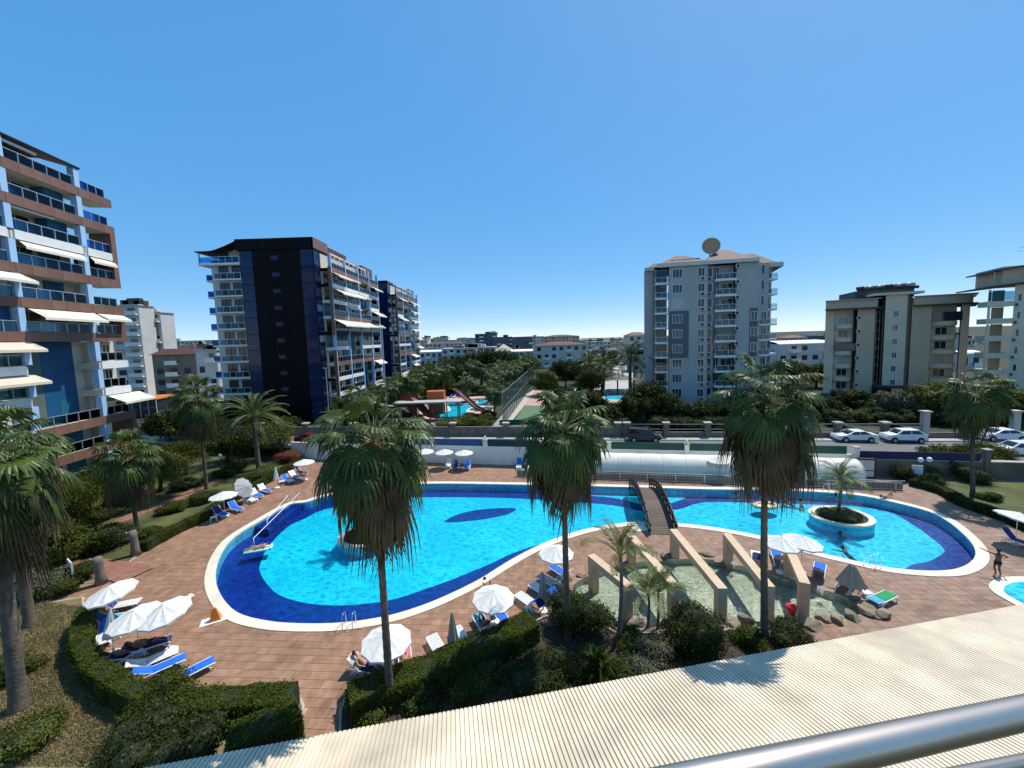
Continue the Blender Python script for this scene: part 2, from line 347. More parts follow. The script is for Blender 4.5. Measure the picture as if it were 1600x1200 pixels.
# the low ground everything stands on, out to the horizon; on the street side the land lies 1.7 m higher
sheet('ground', [(-3500, -200), (3500, -200), (3500, 5000), (-3500, 5000)], -2.2, M['lawn_far'])
WALL_A, WALL_B = Vector((-30., 53.6)), Vector((75., 33.4))      # line of the boundary wall
wd = (WALL_B - WALL_A).normalized(); wn = Vector((-wd.y, wd.x))
def wl(s, d=0.): p = WALL_A + wd * s + wn * d; return p          # s metres along the wall, d metres beyond it
WROT = math.atan2(wd.y, wd.x)
sheet('terrace_ground', [(-140, 100), (-140, 60), (-52, 58), *[wl(-1, .25), wl(140, .25)], (500, 20), (3000, 500), (3000, 4000), (-3000, 4000), (-3000, 100)], 1.62, M['lawn_far'])

# ---------------------------------------------------------------- pool outline (water's edge)
pool_px = [(337, 898), (344, 928), (370, 957), (420, 971), (480, 975), (540, 973), (600, 964), (650, 950), (700, 930), (750, 905), (790, 880), (830, 858), (870, 841), (920, 826), (970, 818), (1015, 815),
           (1060, 818), (1120, 825), (1193, 839), (1265, 860), (1319, 873), (1380, 886), (1440, 892), (1485, 891), (1512, 882), (1524, 868), (1520, 852), (1504, 834), (1482, 816), (1452, 800), (1400, 786), (1353, 776), (1307, 771), (1255, 768),
           (1193, 766), (1110, 765), (1037, 763), (960, 761), (880, 759), (780, 757), (680, 756), (610, 759), (555, 766), (507, 776), (478, 785), (452, 789), (412, 811), (367, 839), (346, 866)]
pool = ccw([(p.x, p.y) for p in spline(PX(pool_px, 0.), True, 4)])
coping_out = [tuple(p) for p in offset(pool, .62)]
# ---------------------------------------------------------------- beds and lawns (raised a little above the paving)
bed_upper_left = PX([(160, 905), (196, 882), (222, 862), (262, 838), (312, 816), (331, 802), (365, 781), (400, 763), (440, 742), (478, 722), (505, 709)]) + [Vector((-52, 60, 0)), Vector((-80, 60, 0)), Vector((-80, 25, 0)), Vector((-36, 23, 0))]
bed_lower_left = PX([(128, 935), (128, 960), (140, 1000), (162, 1032), (205, 1066), (262, 1085), (345, 1090), (462, 1083), (472, 1105), (466, 1140)]) + [Vector((-8.5, 9, 0)), Vector((-60, 8, 0)), Vector((-60, 22.5, 0)), Vector((-36, 22, 0))]
bed_front = PX([(534, 1112), (545, 1082), (600, 1064), (680, 1042), (760, 1012), (836, 972), (860, 962), (905, 958), (960, 990), (1060, 992), (1150, 985), (1240, 1002), (1268, 1003)]) + [Vector((14.5, 11, 0)), Vector((-6, 11, 0))]
bed_right = PX([(1404, 741), (1418, 757), (1470, 766), (1510, 786), (1560, 802), (1600, 818), (1680, 850)]) + [Vector((75, 22, 0)), Vector((80, 32, 0)), wl(104, -.5).to_3d(), wl(72.2, -.5).to_3d()]
BEDS = [[(p[0], p[1]) for p in b] for b in (bed_upper_left, bed_lower_left, bed_front, bed_right)]
for nm, b, mt in (('upper_garden_lawn', BEDS[0], M['lawn_green']), ('lower_garden_lawn', BEDS[1], M['lawn']), ('planting_bed', BEDS[2], M['soil']), ('side_garden_lawn', BEDS[3], M['lawn_green'])):
    MB().prism(ccw(b), -.1, .07).build(nm, mt, kind='structure')
    MB().prism(ccw([tuple(p) for p in offset(ccw(b), .11)]), -.1, .05).build('garden_kerb', M['kerb'], kind='structure')

# ---------------------------------------------------------------- fountain pond outline
pond_px = [(868, 948), (882, 925), (905, 905), (935, 890), (985, 878), (1050, 872), (1110, 872), (1165, 884), (1225, 903), (1285, 918), (1335, 938), (1350, 950), (1330, 962), (1290, 966), (1245, 968), (1180, 972), (1110, 972), (1040, 976), (960, 978), (905, 965)]
pond = ccw([(p.x, p.y) for p in spline(PX(pond_px, .1), True, 3)])

# ---------------------------------------------------------------- paved pool deck with holes for pool and pond
DECK = [(-80, 8), (80, 8), (80, 31.8)] + [tuple(wl(104.8, .0)), tuple(wl(-.5, .0))] + [(-52, 59), (-80, 59)]
def holed(outer, holes, z, name, mt, **kw):
    loops = [[Vector((*p, 0)) for p in outer]] + [[Vector((*p, 0)) for p in h] for h in holes]
    flat = [p for l in loops for p in l]; tri = tessellate_polygon(loops); mb = MB(); vs = [(p.x, p.y, z) for p in flat]; fs = []
    for t in tri:
        a, b, c = (flat[i] for i in t); fs.append(t if (b - a).cross(c - a).z > 0 else t[::-1])
    return mb.add(vs, fs).build(name, mt, **kw)
deck = holed(ccw(DECK), [[tuple(p) for p in offset(pool, .05)], pond], -.012, 'pool_deck', M['grout'], kind='structure')
# pavers: half-metre squares of three boards, turned by quarter turns (basket weave)
TS, GA = .46, R_(-4)
def paver_mesh(name, turn, mt):
    mb = MB(); h = TS / 2 - .010; w = 2 * h / 3
    for k in range(3):
        a, b = -h + k * w + (.004 if k else 0), -h + (k + 1) * w
        if turn: mb.box(a, b, -h, h, -.01, .004, bottom=False)
        else: mb.box(-h, h, a, b, -.01, .004, bottom=False)
    return mb.mesh(name, mt)
PAV = [[paver_mesh('paver', t, M['paver%d' % c]) for c in range(5)] for t in (0, 1)]
pool_keep = [tuple(p) for p in offset(pool, .22)]; cells = []
ca, sa = math.cos(GA), math.sin(GA)
for i in range(-130, 170):
    for j in range(0, 134):
        lx, ly = (i + .5) * TS, 10 + (j + .5) * TS; x, y = lx * ca - ly * sa, lx * sa + ly * ca
        if not (-40 < x < 62) or y > 56 or not inside((x, y), DECK) or inside((x, y), pool_keep) or inside((x, y), pond): continue
        if any(inside((x, y), b) for b in BEDS): continue
        # the far lower roof hides what lies under it
        q = proj((x, y, 0))
        if not (-60 < q[0] < 1660 and q[1] < 1260): continue
        cells.append((x * x + y * y, x, y, i, j, 0 <= q[0] <= 1600 and q[1] < 1108 - max(0, (q[0] - 585)) * .165))
cells.sort(); near = [c for c in cells if c[5]][:300]; nearset = set((c[3], c[4]) for c in near)
far_v = []; far_m = []
for d, x, y, i, j, vis in cells:
    turn = (i + j) % 2; cidx = rnd.choice((0, 0, 1, 1, 2)) if rnd.random() > min(.9, max(0, (x - 2) / 18)) else rnd.choice((3, 4))
    if (i, j) in nearset: inst('paver', PAV[turn][cidx], deck, (x, y, rnd.uniform(-.0015, .0015)), (0, 0, GA))
    else:
        h = TS / 2 - .010; w = 2 * h / 3; zz = .004 + rnd.uniform(-.0015, .0015)
        for k in range(3):
            a, b = -h + k * w + (.006 if k else 0), -h + (k + 1) * w
            pts = [(-h, a), (h, a), (h, b), (-h, b)] if not turn else [(a, -h), (b, -h), (b, h), (a, h)]
            far_v.append([(x + px * ca - py * sa, y + px * sa + py * ca, zz) for px, py in pts]); far_m.append(cidx)
o = inst('paving', quads_mesh('paving', np.array(far_v), [M['paver%d' % k] for k in range(5)], far_m), deck); o['kind'] = 'stuff'

# ---------------------------------------------------------------- swimming pool: basin, tiles, water, coping
D = -.82
holed(ccw(coping_out), [pool], .045, 'pool_coping', M['coping'], kind='structure')
mbk = MB(); n = len(pool)
mbk.add([(*p, .045) for p in coping_out] + [(*p, -.02) for p in coping_out], [(i, (i + 1) % n, n + (i + 1) % n, n + i) for i in range(n)]).build('pool_coping_edge', M['coping'], kind='structure')
b0 = MB().add([(*p, .045) for p in pool] + [(*p, -.06) for p in pool], [(i, (i + 1) % n, n + (i + 1) % n, n + i) for i in range(n)]); b0.build('pool_coping_lip', M['coping'], kind='structure')
MB().add([(*p, -.06) for p in pool] + [(*p, D - .05) for p in pool], [(i, (i + 1) % n, n + (i + 1) % n, n + i) for i in range(n)]).build('pool_wall', M['tile_wall'], kind='structure')
basin = sheet('pool_floor', [tuple(p) for p in offset(pool, .3)], D, M['tile_blue'])
cyan_px = [(406, 884), (410, 902), (428, 924), (452, 936), (490, 944), (540, 946), (590, 941), (625, 934), (660, 922), (700, 908), (740, 892), (775, 877), (800, 865), (845, 850), (900, 838), (960, 832), (1020, 832), (1060, 850), (1200, 880), (1300, 900), (1390, 900), (1423, 883), (1451, 877), (1470, 867), (1475, 858), (1451, 837), (1423, 818), (1388, 800), (1330, 791), (1260, 788), (1193, 786), (1100, 785), (1060, 796), (1005, 799), (960, 790), (880, 783), (780, 778), (680, 777), (620, 778), (560, 787), (507, 796), (475, 811), (450, 823), (420, 853)]
MB().prism(ccw([(p.x, p.y) for p in spline(PX(cyan_px, D), True, 3)]), D, D + .004, sides=False).build('floor_tiles', M['tile_cyan'], basin)
cy2 = [(700, 758), (800, 760), (900, 763), (985, 766), (1003, 776), (1008, 789), (960, 778), (880, 772), (780, 768), (700, 766)]
MB().prism(ccw([(p.x, p.y) for p in spline(PX(cy2, D), True, 3)]), D, D + .004, sides=False).build('floor_tiles', M['tile_cyan'], basin)
cy3 = [(1040, 770), (1076, 771), (1070, 779), (1044, 788)]
MB().prism(ccw([(p.x, p.y) for p in PX(cy3, D)]), D, D + .004, sides=False).build('floor_tiles', M['tile_cyan'], basin)
leaf = [(695, 816), (715, 804), (745, 797), (780, 794), (806, 795), (795, 803), (770, 809), (735, 814)]
MB().prism(ccw([(p.x, p.y) for p in spline(PX(leaf, D), True, 4)]), D, D + .008, sides=False).build('leaf_tiles', M['tile_blue'], basin)
wv = [tuple(p) for p in offset(pool, .05)]
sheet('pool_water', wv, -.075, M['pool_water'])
# stepped entry with two handrails at the far left end of the pool
st = thing('pool_steps', 'dark blue tiled steps at the upper left end of the big pool', 'steps', (0, 0, 0))
for k in range(3):
    a, b, c, d = (at(x, y, -.2 * (k + 1)) for x, y in ((452 - k * 2, 790 + k), (476 - k * 2, 787 + k * 2), (420 - k * 3, 828 + k * 3), (396 - k * 2, 822 + k * 3)))
    MB().prism([(p.x, p.y) for p in (a, b, c, d)], D, -.2 * (k + 1)).build('step', M['tile_blue'], st)
for (x0, y0, x1, y1) in ((469, 782, 397, 852), (451, 786, 418, 822)):
    a = at(x0, y0, 0.); b = at(x1, y1, -.25); u = Vector((0, 0, .8))
    MB().tube([a, a + u, b + u * .75, b - Vector((0, 0, .4))], .03, 6).build('handrail', M['white_plastic'], st, smooth=True)
# pond: shallow greenish basin
np_ = len(pond)
MB().add([(*p, .02) for p in pond] + [(*p, -.5) for p in pond], [(i, (i + 1) % np_, np_ + (i + 1) % np_, np_ + i) for i in range(np_)]).build('pond_wall', M['tile_pond'], kind='structure')
sheet('pond_floor', [tuple(p) for p in offset(pond, .2)], -.45, M['tile_pond'])
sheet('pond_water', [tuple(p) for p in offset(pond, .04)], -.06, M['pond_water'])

# ---------------------------------------------------------------- garden paths in red brick
def strip(name, pts, w, z, mt, **kw):
    P = [Vector((p[0], p[1])) for p in spline([Vector(q) for q in pts], False, 5)]; mb = MB(); vs = []
    for i, p in enumerate(P):
        t = (P[min(i + 1, len(P) - 1)] - P[max(i - 1, 0)]).normalized(); nn = Vector((-t.y, t.x)) * (w / 2); vs += [(*(p + nn), z), (*(p - nn), z)]
    return mb.add(vs, [(2 * i, 2 * i + 1, 2 * i + 3, 2 * i + 2) for i in range(len(P) - 1)]).build(name, mt, **kw)
strip('garden_path', PX([(345, 748), (300, 768), (255, 787), (205, 806), (150, 832), (105, 856), (40, 880)], .08), 1.3, .078, M['path_red'], kind='structure')
strip('garden_path', PX([(215, 900), (190, 893), (165, 890), (130, 886), (100, 888)], .0), 2.0, .082, M['path_red'], kind='structure')

# ---------------------------------------------------------------- street behind the wall, with kerbs and the far pavement
ROAD = 1.70
MB().prism([wl(-60, .9), wl(150, .9), wl(150, 12.1), wl(60, 7.4), wl(-60, 1.4)], ROAD - .3, ROAD).build('street', M['asphalt'], kind='structure')
MB().prism([wl(-60, .26), wl(150, .26), wl(150, .88), wl(-60, .88)], ROAD - .3, ROAD + .12).build('pavement', M['concrete'], kind='structure')
MB().prism([wl(-60, 1.42), wl(60, 7.42), wl(150, 12.12), wl(150, 13.4), wl(60, 8.7), wl(-60, 2.7)], ROAD - .3, ROAD + .12).build('pavement', M['concrete'], kind='structure')

# boundary wall of the pool garden: white stretch, then stucco, with posts and coloured bands
bw = thing('boundary_wall', 'long white garden wall with posts and coloured bands behind the pool', 'wall', (*WALL_A, 0), WROT)
def wbox(name, s0, s1, d0, d1, z0, z1, mt, par=bw): return MB().box(s0, s1, d0, d1, z0, z1).build(name, mt, par)
S_END = 68.0
wbox('wall_panel', -2, S_END, 0, .22, -.1, 2.35, M['wall_white']); wbox('wall_panel', S_END, 125, 0, .22, -.1, 1.85, M['stucco_wall'])
bands = [(2, 16.2, 'teal_band'), (16.8, 19.2, 'blue_band'), (19.7, 26.4, 'blue_band'), (27, 33.7, 'teal_band'), (34.3, 42, 'green_band'), (42.4, 50.8, 'green_band'), (51.3, 59, 'green_band'), (59.5, 67.4, 'green_band'), (68.6, 79.5, 'navy_band')]
for a, b, k in bands:
    z0 = 2.36 if b < S_END else 1.86
    wbox('band_panel', a, b, .06, .12, z0 + .02, z0 + .88, M[k]); wbox('band_rail', a, b, .03, .15, z0 - .02, z0 + .018, M['white_paint'])
posts = [1.6, 16.5, 26.7, 34.0, 42.2, 51.05, 59.25, 68.3, 80.0, 93.5, 106]
for s in posts:
    p = wbox('post', s - .25, s + .25, -.09, .33, -.1, 3.1, M['wall_white' if s < 69 else 'stucco_wall']); wbox('cap', s - .33, s + .33, -.17, .41, 3.1, 3.2, M['concrete'], bw)
    if s in (16.5, 26.7, 51.05): MB().lathe([(0, 3.2), (.06, 3.2), (.06, 3.32), (.15, 3.42), (.17, 3.55), (.1, 3.68), (0, 3.72)], 10, (s, .12, 0)).build('globe_lamp', M['lamp_glass'], bw, smooth=True)
for s in (84.5, 89, 98): wbox('rail_post', s - .03, s + .03, .08, .14, 1.85, 2.9, M['black'])
# far side of the street: old stone wall with pillars, a railing on the right half
fwl = thing('street_wall', 'weathered stone wall with pillars across the street', 'wall', (*wl(0, 5.75), 0), WROT + R_(2.95))
MB().box(-40, 45, 0, .35, ROAD, ROAD + 1.55).build('wall_body', M['stone_wall'], fwl); MB().box(45, 120, 0, .35, ROAD, ROAD + .8).build('wall_body', M['stone_wall'], fwl)
for s in list(range(-36, 45, 8)) + [45.2, 50.5, 55.9, 61.2, 66.7, 72, 77.5, 82, 86.5, 91.8, 97]:
    hh = 3.4 if s in (82, 91.8) else 2.0
    p = MB().box(s - .35, s + .35, -.12, .47, ROAD, ROAD + hh).build('pillar', M['stone_wall' if s not in (82, 91.8) else 'concrete'], fwl)
    MB().box(s - .5, s + .5, -.27, .62, ROAD + hh, ROAD + hh + .18).build('pillar_cap', M['concrete'], p)
for z in (1.15, 1.85): MB().box(45, 82, .12, .18, ROAD + z, ROAD + z + .07).build('rail', M['metal_grey'], fwl)

# polytunnel roof and its sunken walkway with railing in front of the wall
tn = thing('polytunnel', 'long white barrel shaped plastic tunnel roof along the garden wall', 'tunnel', (*WALL_A, 0), WROT)
T0, T1, NB = 33.5, 67.2, 14
for k in range(NB):
    a, b = T0 + (T1 - T0) * k / NB, T0 + (T1 - T0) * (k + 1) / NB
    MB().grid(lambda u, v, a=a, b=b: (a + .012 + (b - a - .024) * u, -1.75 + 1.55 * math.cos(math.pi * v) , .75 + (1.62 + .03 * math.sin(math.pi * u)) * math.sin(math.pi * v)), 4, 14).build('roof_panel', M['tunnel'], tn, smooth=True)
    MB().tube([(a, -1.75 + 1.57 * math.cos(math.pi * v / 12), .75 + 1.64 * math.sin(math.pi * v / 12)) for v in range(13)], .03, 5).build('hoop', M['white_paint'], tn)
    MB().box(a + .2, a + .26, -3.36, -3.3, 0, .75).build('tunnel_post', M['metal_grey'], tn)
MB().tube([(T1, -1.75 + 1.57 * math.cos(math.pi * v / 12), .75 + 1.64 * math.sin(math.pi * v / 12)) for v in range(13)], .03, 5).build('hoop', M['white_paint'], tn)
MB().grid(lambda u, v: (T1 + .0, -1.75 + 1.55 * math.cos(math.pi * v) * 1, .05 + u * (.7 + 1.62 * math.sin(math.pi * v))), 6, 14).build('end_panel', M['tunnel'], tn)
MB().box(T0, T1, -3.2, -.3, -.05, .02).build('walkway', M['black'], tn)
rl = thing('pool_railing', 'white metal railing with thin bars in front of the tunnel roof', 'railing', (*WALL_A, 0), WROT)
for z in (.12, .98): MB().box(31.5, 70, -4.15, -4.1, z, z + .05).build('rail', M['rail_metal'], rl)
bar = MB().box(-.011, .011, -.011, .011, .17, .98).mesh('bar', M['rail_metal'])
for k in range(256): inst('bar', bar, rl, (31.5 + k * .15, -4.125, 0))
for k in range(14): MB().box(31.5 + k * 2.9, 31.56 + k * 2.9, -4.16, -4.1, 0, 1.05).build('railing_post', M['rail_metal'], rl)
MB().box(31.5, 70, -3.9, -3.72, -.05, .72).build('parapet', M['stucco_wall'], rl)
kb = thing('notice_cabinet', 'dark framed white notice cabinet against the white wall end', 'cabinet', (*wl(68.8, -.5), 0), WROT)
MB().box(-.9, .9, -.2, .2, 0, 2.1).build('frame', M['black'], kb); MB().box(-.75, .75, -.23, -.202, .9, 1.95).build('board', M['grey_pale'], kb); MB().box(-.75, .75, -.23, -.202, .15, .8).build('board', M['grey_pale'], kb)

# ---------------------------------------------------------------- ribbed metal roof just below the balcony
e0, e1 = at(250, 1197, 3.0), at(1600, 945, 3.0); ed = (e1 - e0).normalized(); en = Vector((ed.y, -ed.x, 0)); slope = .235
roof_o = thing('ribbed_metal_roof', 'cream ribbed metal roof sloping below the balcony', 'roof', (*e0.xy, 3.0), math.atan2(ed.y, ed.x))
RW, RD, RP = (e1 - e0).length + 18, 11.0, .15
nr = int((RW + 1) / RP)
# each sheet of the roof is one pan of four ribs
for q in range(0, nr, 7):
    mb = MB(); prof = []
    for k in range(7):
        x = -.4 + (q + k) * RP; prof += [(x, .05), (x + .104, .05), (x + .110, 0), (x + .144, 0)]
    prof.append((-.4 + (q + 7) * RP, .05)); dz = rnd.uniform(0, .006)
    vs = [(x, 0.02 * rnd.random() * 0, z + dz) for x, z in prof] + [(x, -RD, z + dz + RD * slope) for x, z in prof]; k_ = len(prof)
    mb.add(vs, [(i + 1, i, k_ + i, k_ + i + 1) for i in range(k_ - 1)]).build('roof_sheet', M['roof_sheet'] if 'roof_sheet' in M else mk('roof_sheet', (.74, .63, .47), .55, .12, .9, stain=.28, rand=.07), roof_o)
MB().box(-.4, RW, -.12, -.04, -.22, -.02).build('gutter', M['white_paint'], roof_o)
MB().prism([(-.3, -.3), (RW, -.3), (RW, -RD), (-.3, -RD)], -3., -.35).build('building_wall', M['grey_wall'], roof_o)
# the balcony's steel handrail
hr = thing('balcony_handrail', 'polished steel tube handrail of the balcony in the near corner', 'handrail', (0, 0, 0))
def depth(px, py, d): return Vector((0, 0, CAM_H)) + ray(px, py) * d
hs_ = mat('steel', (.62, .52, .44), .38, .05, 6., metal=1.)
pa, pb = depth(1640, 1104, .545), depth(1250, 1190, .42); dv = (pb - pa).normalized()
MB().tube([pa - dv * 1.2, pa, pb, pb + dv * .9], .0175, 32).build('top_rail', hs_, hr, smooth=True)
pa2, pb2 = depth(1640, 1182, .60), depth(1330, 1246, .46); dv2 = (pb2 - pa2).normalized()
MB().tube([pa2 - dv2 * 1.2, pa2, pb2, pb2 + dv2 * .9], .009, 16).build('lower_rail', hs_, hr, smooth=True)
# ================================================================== PALMS
def fan_frond(seed, elev, dead=False):
    """a fan leaf: stalk from the trunk, pleated blade, tips hanging; x outwards, z up"""
    r = random.Random(seed); mb = MB(); e = R_(elev)
    Lp = r.uniform(1.1, 1.55) * (.95 if dead else 1); pts = []; p = Vector((.06, 0, 0)); nst = 5; ee = e
    for k in range(nst + 1):
        pts.append(p.copy()); ee -= R_(7 if not dead else 9) * (1 if e < R_(70) else .5); ee = max(ee, R_(-88)); p = p + Vector((math.cos(ee), 0, math.sin(ee))) * (Lp / nst)
    mb.tube(pts, [.035, .03, .026, .022, .02, .016], 4, 1, caps=False)
    d = Vector((math.cos(ee), 0, math.sin(ee))); s = Vector((0, 1, 0)); up = s.cross(d) * -1
    if up.z < 0: up = -up
    hub = pts[-1]; N = 22 if not dead else 15; span = R_(125 if not dead else r.uniform(38, 75)); R0 = r.uniform(.92, 1.12)
    tw = r.uniform(-.35, .35) if dead else r.uniform(-.15, .15); s = (s * math.cos(tw) + up * math.sin(tw)).normalized()
    for i in range(N):
        a0, a1 = -span + 2 * span * i / N, -span + 2 * span * (i + 1) / N; am = (a0 + a1) / 2
        if dead and r.random() < .12: continue
        Rr = R0 * (1 - .18 * (am / span) ** 2) * r.uniform(.88, 1.08); hang = (r.uniform(.2, .7) + max(0, 40 - elev) * .007) * (1.7 if dead else 1); ring = []
        for t in (.07, .34, .58, .8, 1.0):
            rr = t * Rr; w = (1 if t < .6 else (.62 if t < .9 else .1)); off = max(0, t - .45); cup = -.16 * math.cos(am) * rr * rr
            c = hub + d * (rr * math.cos(am)) + s * (rr * math.sin(am)) + up * (cup + .05 * abs(math.sin(am)) * rr)
            lat = (-d * math.sin(am) + s * math.cos(am)) * (rr * (a1 - a0) / 2 * w)
            drop = Vector((0, 0, -1)) * (hang * off * off * 2.6 * Rr); fold = up * (.022 if t < .9 else 0) * (1 if t > .1 else 0)
            # hanging tips pull inwards so the blade keeps its length
            c = hub + (c - hub) * (1 - .35 * off * off * hang)
            ring.append((c - lat + drop, c + fold + drop, c + lat + drop))
        vs = [q for g in ring for q in g]; fs = []
        for k in range(4):
            b = 3 * k; fs += [(b, b + 1, b + 4, b + 3), (b + 1, b + 2, b + 5, b + 4)]
        mb.add(vs, fs, 0)
    return mb
FROND = {e: [fan_frond(100 + e * 3 + k, e).mesh('frond', [M['frond'], M['frond_stalk']]) for k in range(3)] for e in (82, 62, 42, 22, 2, -20, -42)}
DRY = [fan_frond(300 + k, e, True).mesh('dry_frond', [M['frond_dry'], M['frond_stalk']]) for k, e in enumerate((0, -15, -25, -10, -35))]
DEAD = [fan_frond(400 + k, e, True).mesh('dead_frond', [M['frond_dead'], M['frond_dead']]) for k, e in enumerate((5, -12, -28, -18, -45, -5))]
def trunk_mesh(h, r0, r1, seed, bend=.3, rings=26, mt='trunk_palm', n=12):
    r = random.Random(seed); bx, by = r.uniform(-bend, bend), r.uniform(-bend, bend); mb = MB(); prof = []
    def c(t): return Vector((bx * math.sin(t * 2.2), by * math.sin(t * 2.0), t * h))
    P = []; Rr = []
    for k in range(rings * 2 + 1):
        t = k / (rings * 2); P.append(c(t)); f = r0 + (r1 - r0) * min(1, t * 1.15); f *= 1 + .35 * max(0, .06 - t) / .06
        Rr.append(f * (1.05 if k % 2 else .97) * r.uniform(.98, 1.02))
    return mb.tube(P, Rr, n), c(1.)
def fan_palm(x, y, h, label, seed, size=1., green=34, dry=12, dead=26, group=None, thatch=1.6, r0=.175, skirt=2.0, z0=0., lean=.3):
    r = random.Random(seed); t = thing('fan_palm', label, 'palm tree', (x, y, z0), 0, group)
    tm, top = trunk_mesh(h, r0, r0 * .72, seed, lean); tm.build('trunk', M['trunk_palm'], t, smooth=True)
    if thatch:
        mb = MB(); n = 40
        mb.tube([top + Vector((0, 0, z)) for z in (-skirt * .75, -skirt * .5, -skirt * .2, .1)], [.22, .34, .36, .2], 12)
        for k in range(90):
            a = r.uniform(0, 6.283); z = r.uniform(-skirt * .9, -.1); rr = .3 + .1 * r.random(); L = r.uniform(.4, .9) * thatch * .6; w = .05
            p = top + Vector((math.cos(a) * rr, math.sin(a) * rr, z)); q = p + Vector((math.cos(a) * .12, math.sin(a) * .12, -L)); sd_ = Vector((-math.sin(a), math.cos(a), 0)) * w
            mb.add([p - sd_, p + sd_, q + sd_ * .3, q - sd_ * .3], [(0, 1, 2, 3)])
        mb.build('thatch', M['trunk_thatch'], t)
    for i in range(green):
        u = (i + .5) / green; e = 88 - 118 * u ** .85 + r.uniform(-10, 10); key = min(FROND, key=lambda k: abs(k - e))
        inst('frond', r.choice(FROND[key]), t, top + Vector((0, 0, .25 - .5 * u)), (R_(r.uniform(-8, 8)), R_(key - e) * .8, i * 2.39996 + r.uniform(-.25, .25)), size * r.uniform(.86, 1.1))
    for i in range(dry):
        inst('dry_frond', r.choice(DRY), t, top + Vector((0, 0, -.25 - .5 * r.random())), (R_(r.uniform(-10, 10)), R_(r.uniform(-8, 14)), i * 2.39996 + r.uniform(-.3, .3)), size * r.uniform(.9, 1.2))
    for i in range(dead):
        u = i / max(1, dead - 1)
        inst('dead_frond', r.choice(DEAD), t, top + Vector((0, 0, -.35 - u * skirt)), (R_(r.uniform(-14, 14)), R_(r.uniform(-6, 22)), i * 2.39996 + r.uniform(-.4, .4)), size * r.uniform(.85, 1.25))
    return t
def feather_frond(seed, L, elev, droop, nl, ll, lw, vee=.5):
    """a feather leaf: arching rib with leaflets on both sides"""
    r = random.Random(seed); mb = MB(); e = R_(elev); p = Vector((.05, 0, 0)); P = []; T = []
    K = 14
    for k in range(K + 1):
        P.append(p.copy()); T.append(Vector((math.cos(e), 0, math.sin(e)))); p = p + T[-1] * (L / K); e -= R_(droop) / K * (.5 + 1.2 * k / K)
    mb.tube(P, [.035 * (1 - .8 * k / K) + .006 for k in range(K + 1)], 4, 1, caps=False)
    for k in range(nl):
        t = .16 + .84 * k / nl; f = t * K; i = min(K - 1, int(f)); c = P[i].lerp(P[i + 1], f - i); d = T[i]; up = Vector((-d.z, 0, d.x))
        for s in (-1, 1):
            l = ll * math.sin(math.pi * (.12 + .82 * t)) ** .6 * r.uniform(.85, 1.1); dr = (d * r.uniform(.45, .7) + Vector((0, s, 0)) + up * vee * r.uniform(.6, 1.2)).normalized()
            m1 = c + dr * l * .5; tip = c + dr * l + Vector((0, 0, -.22 * l * r.uniform(.4, 1.5))); w = d * lw
            mb.add([c - w * .4, c + w * .4, m1 + w, m1 - w, tip], [(0, 1, 2, 3), (3, 2, 4)], 0)
    return mb
DATE = {e: [feather_frond(500 + e + k, 3.3, e, 75, 40, .5, .022, .5).mesh('frond', [M['frond'], M['frond_stalk']]) for k in range(2)] for e in (80, 55, 30, 5, -20)}
ARECA = {e: [feather_frond(600 + e + k, 2.3, e, 80, 34, .55, .026, .35).mesh('frond', [M['frond_areca'], M['frond_stalk']]) for k in range(2)] for e in (80, 58, 36)}
def feather_palm(x, y, h, label, seed, kind, nf, size=1., group=None, z0=0., r0=.26, elo=-30, name='feather_palm', lean=.25, tm_='trunk_palm'):
    r = random.Random(seed); t = thing(name, label, 'palm tree', (x, y, z0), 0, group); tm, top = trunk_mesh(h, r0, r0 * .8, seed, lean); tm.build('trunk', M[tm_], t, smooth=True)
    for i in range(nf):
        u = (i + .5) / nf; e = 86 - (86 - elo) * u + r.uniform(-6, 6); key = min(kind, key=lambda k: abs(k - e))
        inst('frond', r.choice(kind[key]), t, top + Vector((0, 0, .1)), (R_(r.uniform(-15, 15)), R_(key - e), i * 2.39996 + r.uniform(-.25, .25)), size * r.uniform(.85, 1.1))
    return t
def palm_at(px, py, top_py, label, seed, **kw):
    p = at(px, py, kw.get('z0', 0.)); h = z_at(p.x, p.y, top_py) - kw.get('z0', 0.); return fan_palm(p.x, p.y, h, label, seed, **kw)
palm_at(611, 1108, 692, 'tall fan palm with brown thatch standing in front of the big pool', 11, size=1.12, green=36, dry=24, dead=28, skirt=1.0, lean=.25)
palm_at(887, 1000, 676, 'middle fan palm of the three tall ones, left of the stone fountain frames', 12, size=1.08, green=36, dry=20, dead=24, skirt=.9)
palm_at(1195, 1003, 626, 'tall fan palm rising in front of the stone fountain frames', 13, size=1.14, green=28, dry=24, dead=46, skirt=1.5)
palm_at(1520, 775, 618, 'dark fan palm on the right hand lawn near the hedge', 14, size=1.15, green=34, dry=8, dead=6, skirt=.8)
palm_at(323, 765, 622, 'slender fan palm on the upper left lawn beside the lamp', 15, size=1.2, green=32, dry=14, dead=16, skirt=1.4)
palm_at(215, 830, 715, 'short fan palm beside the cut trunk on the left lawn', 16, size=1.15, green=32, dry=10, dead=10, skirt=1.0)
palm_at(30, 1110, 735, 'fan palm with thick trunk at the near left edge', 17, size=1.15, green=30, dry=16, dead=18, skirt=1.6, r0=.29)
palm_at(48, 980, 700, 'fan palm just behind the near left edge palm', 18, size=1.2, green=32, dry=16, dead=18, skirt=1.6, r0=.26)
p = at(405, 735); feather_palm(p.x, p.y, z_at(p.x, p.y, 652), 'date palm with arching feather leaves in front of the dark tower', 21, DATE, 44, 1.35, r0=.32, elo=-25, name='date_palm')
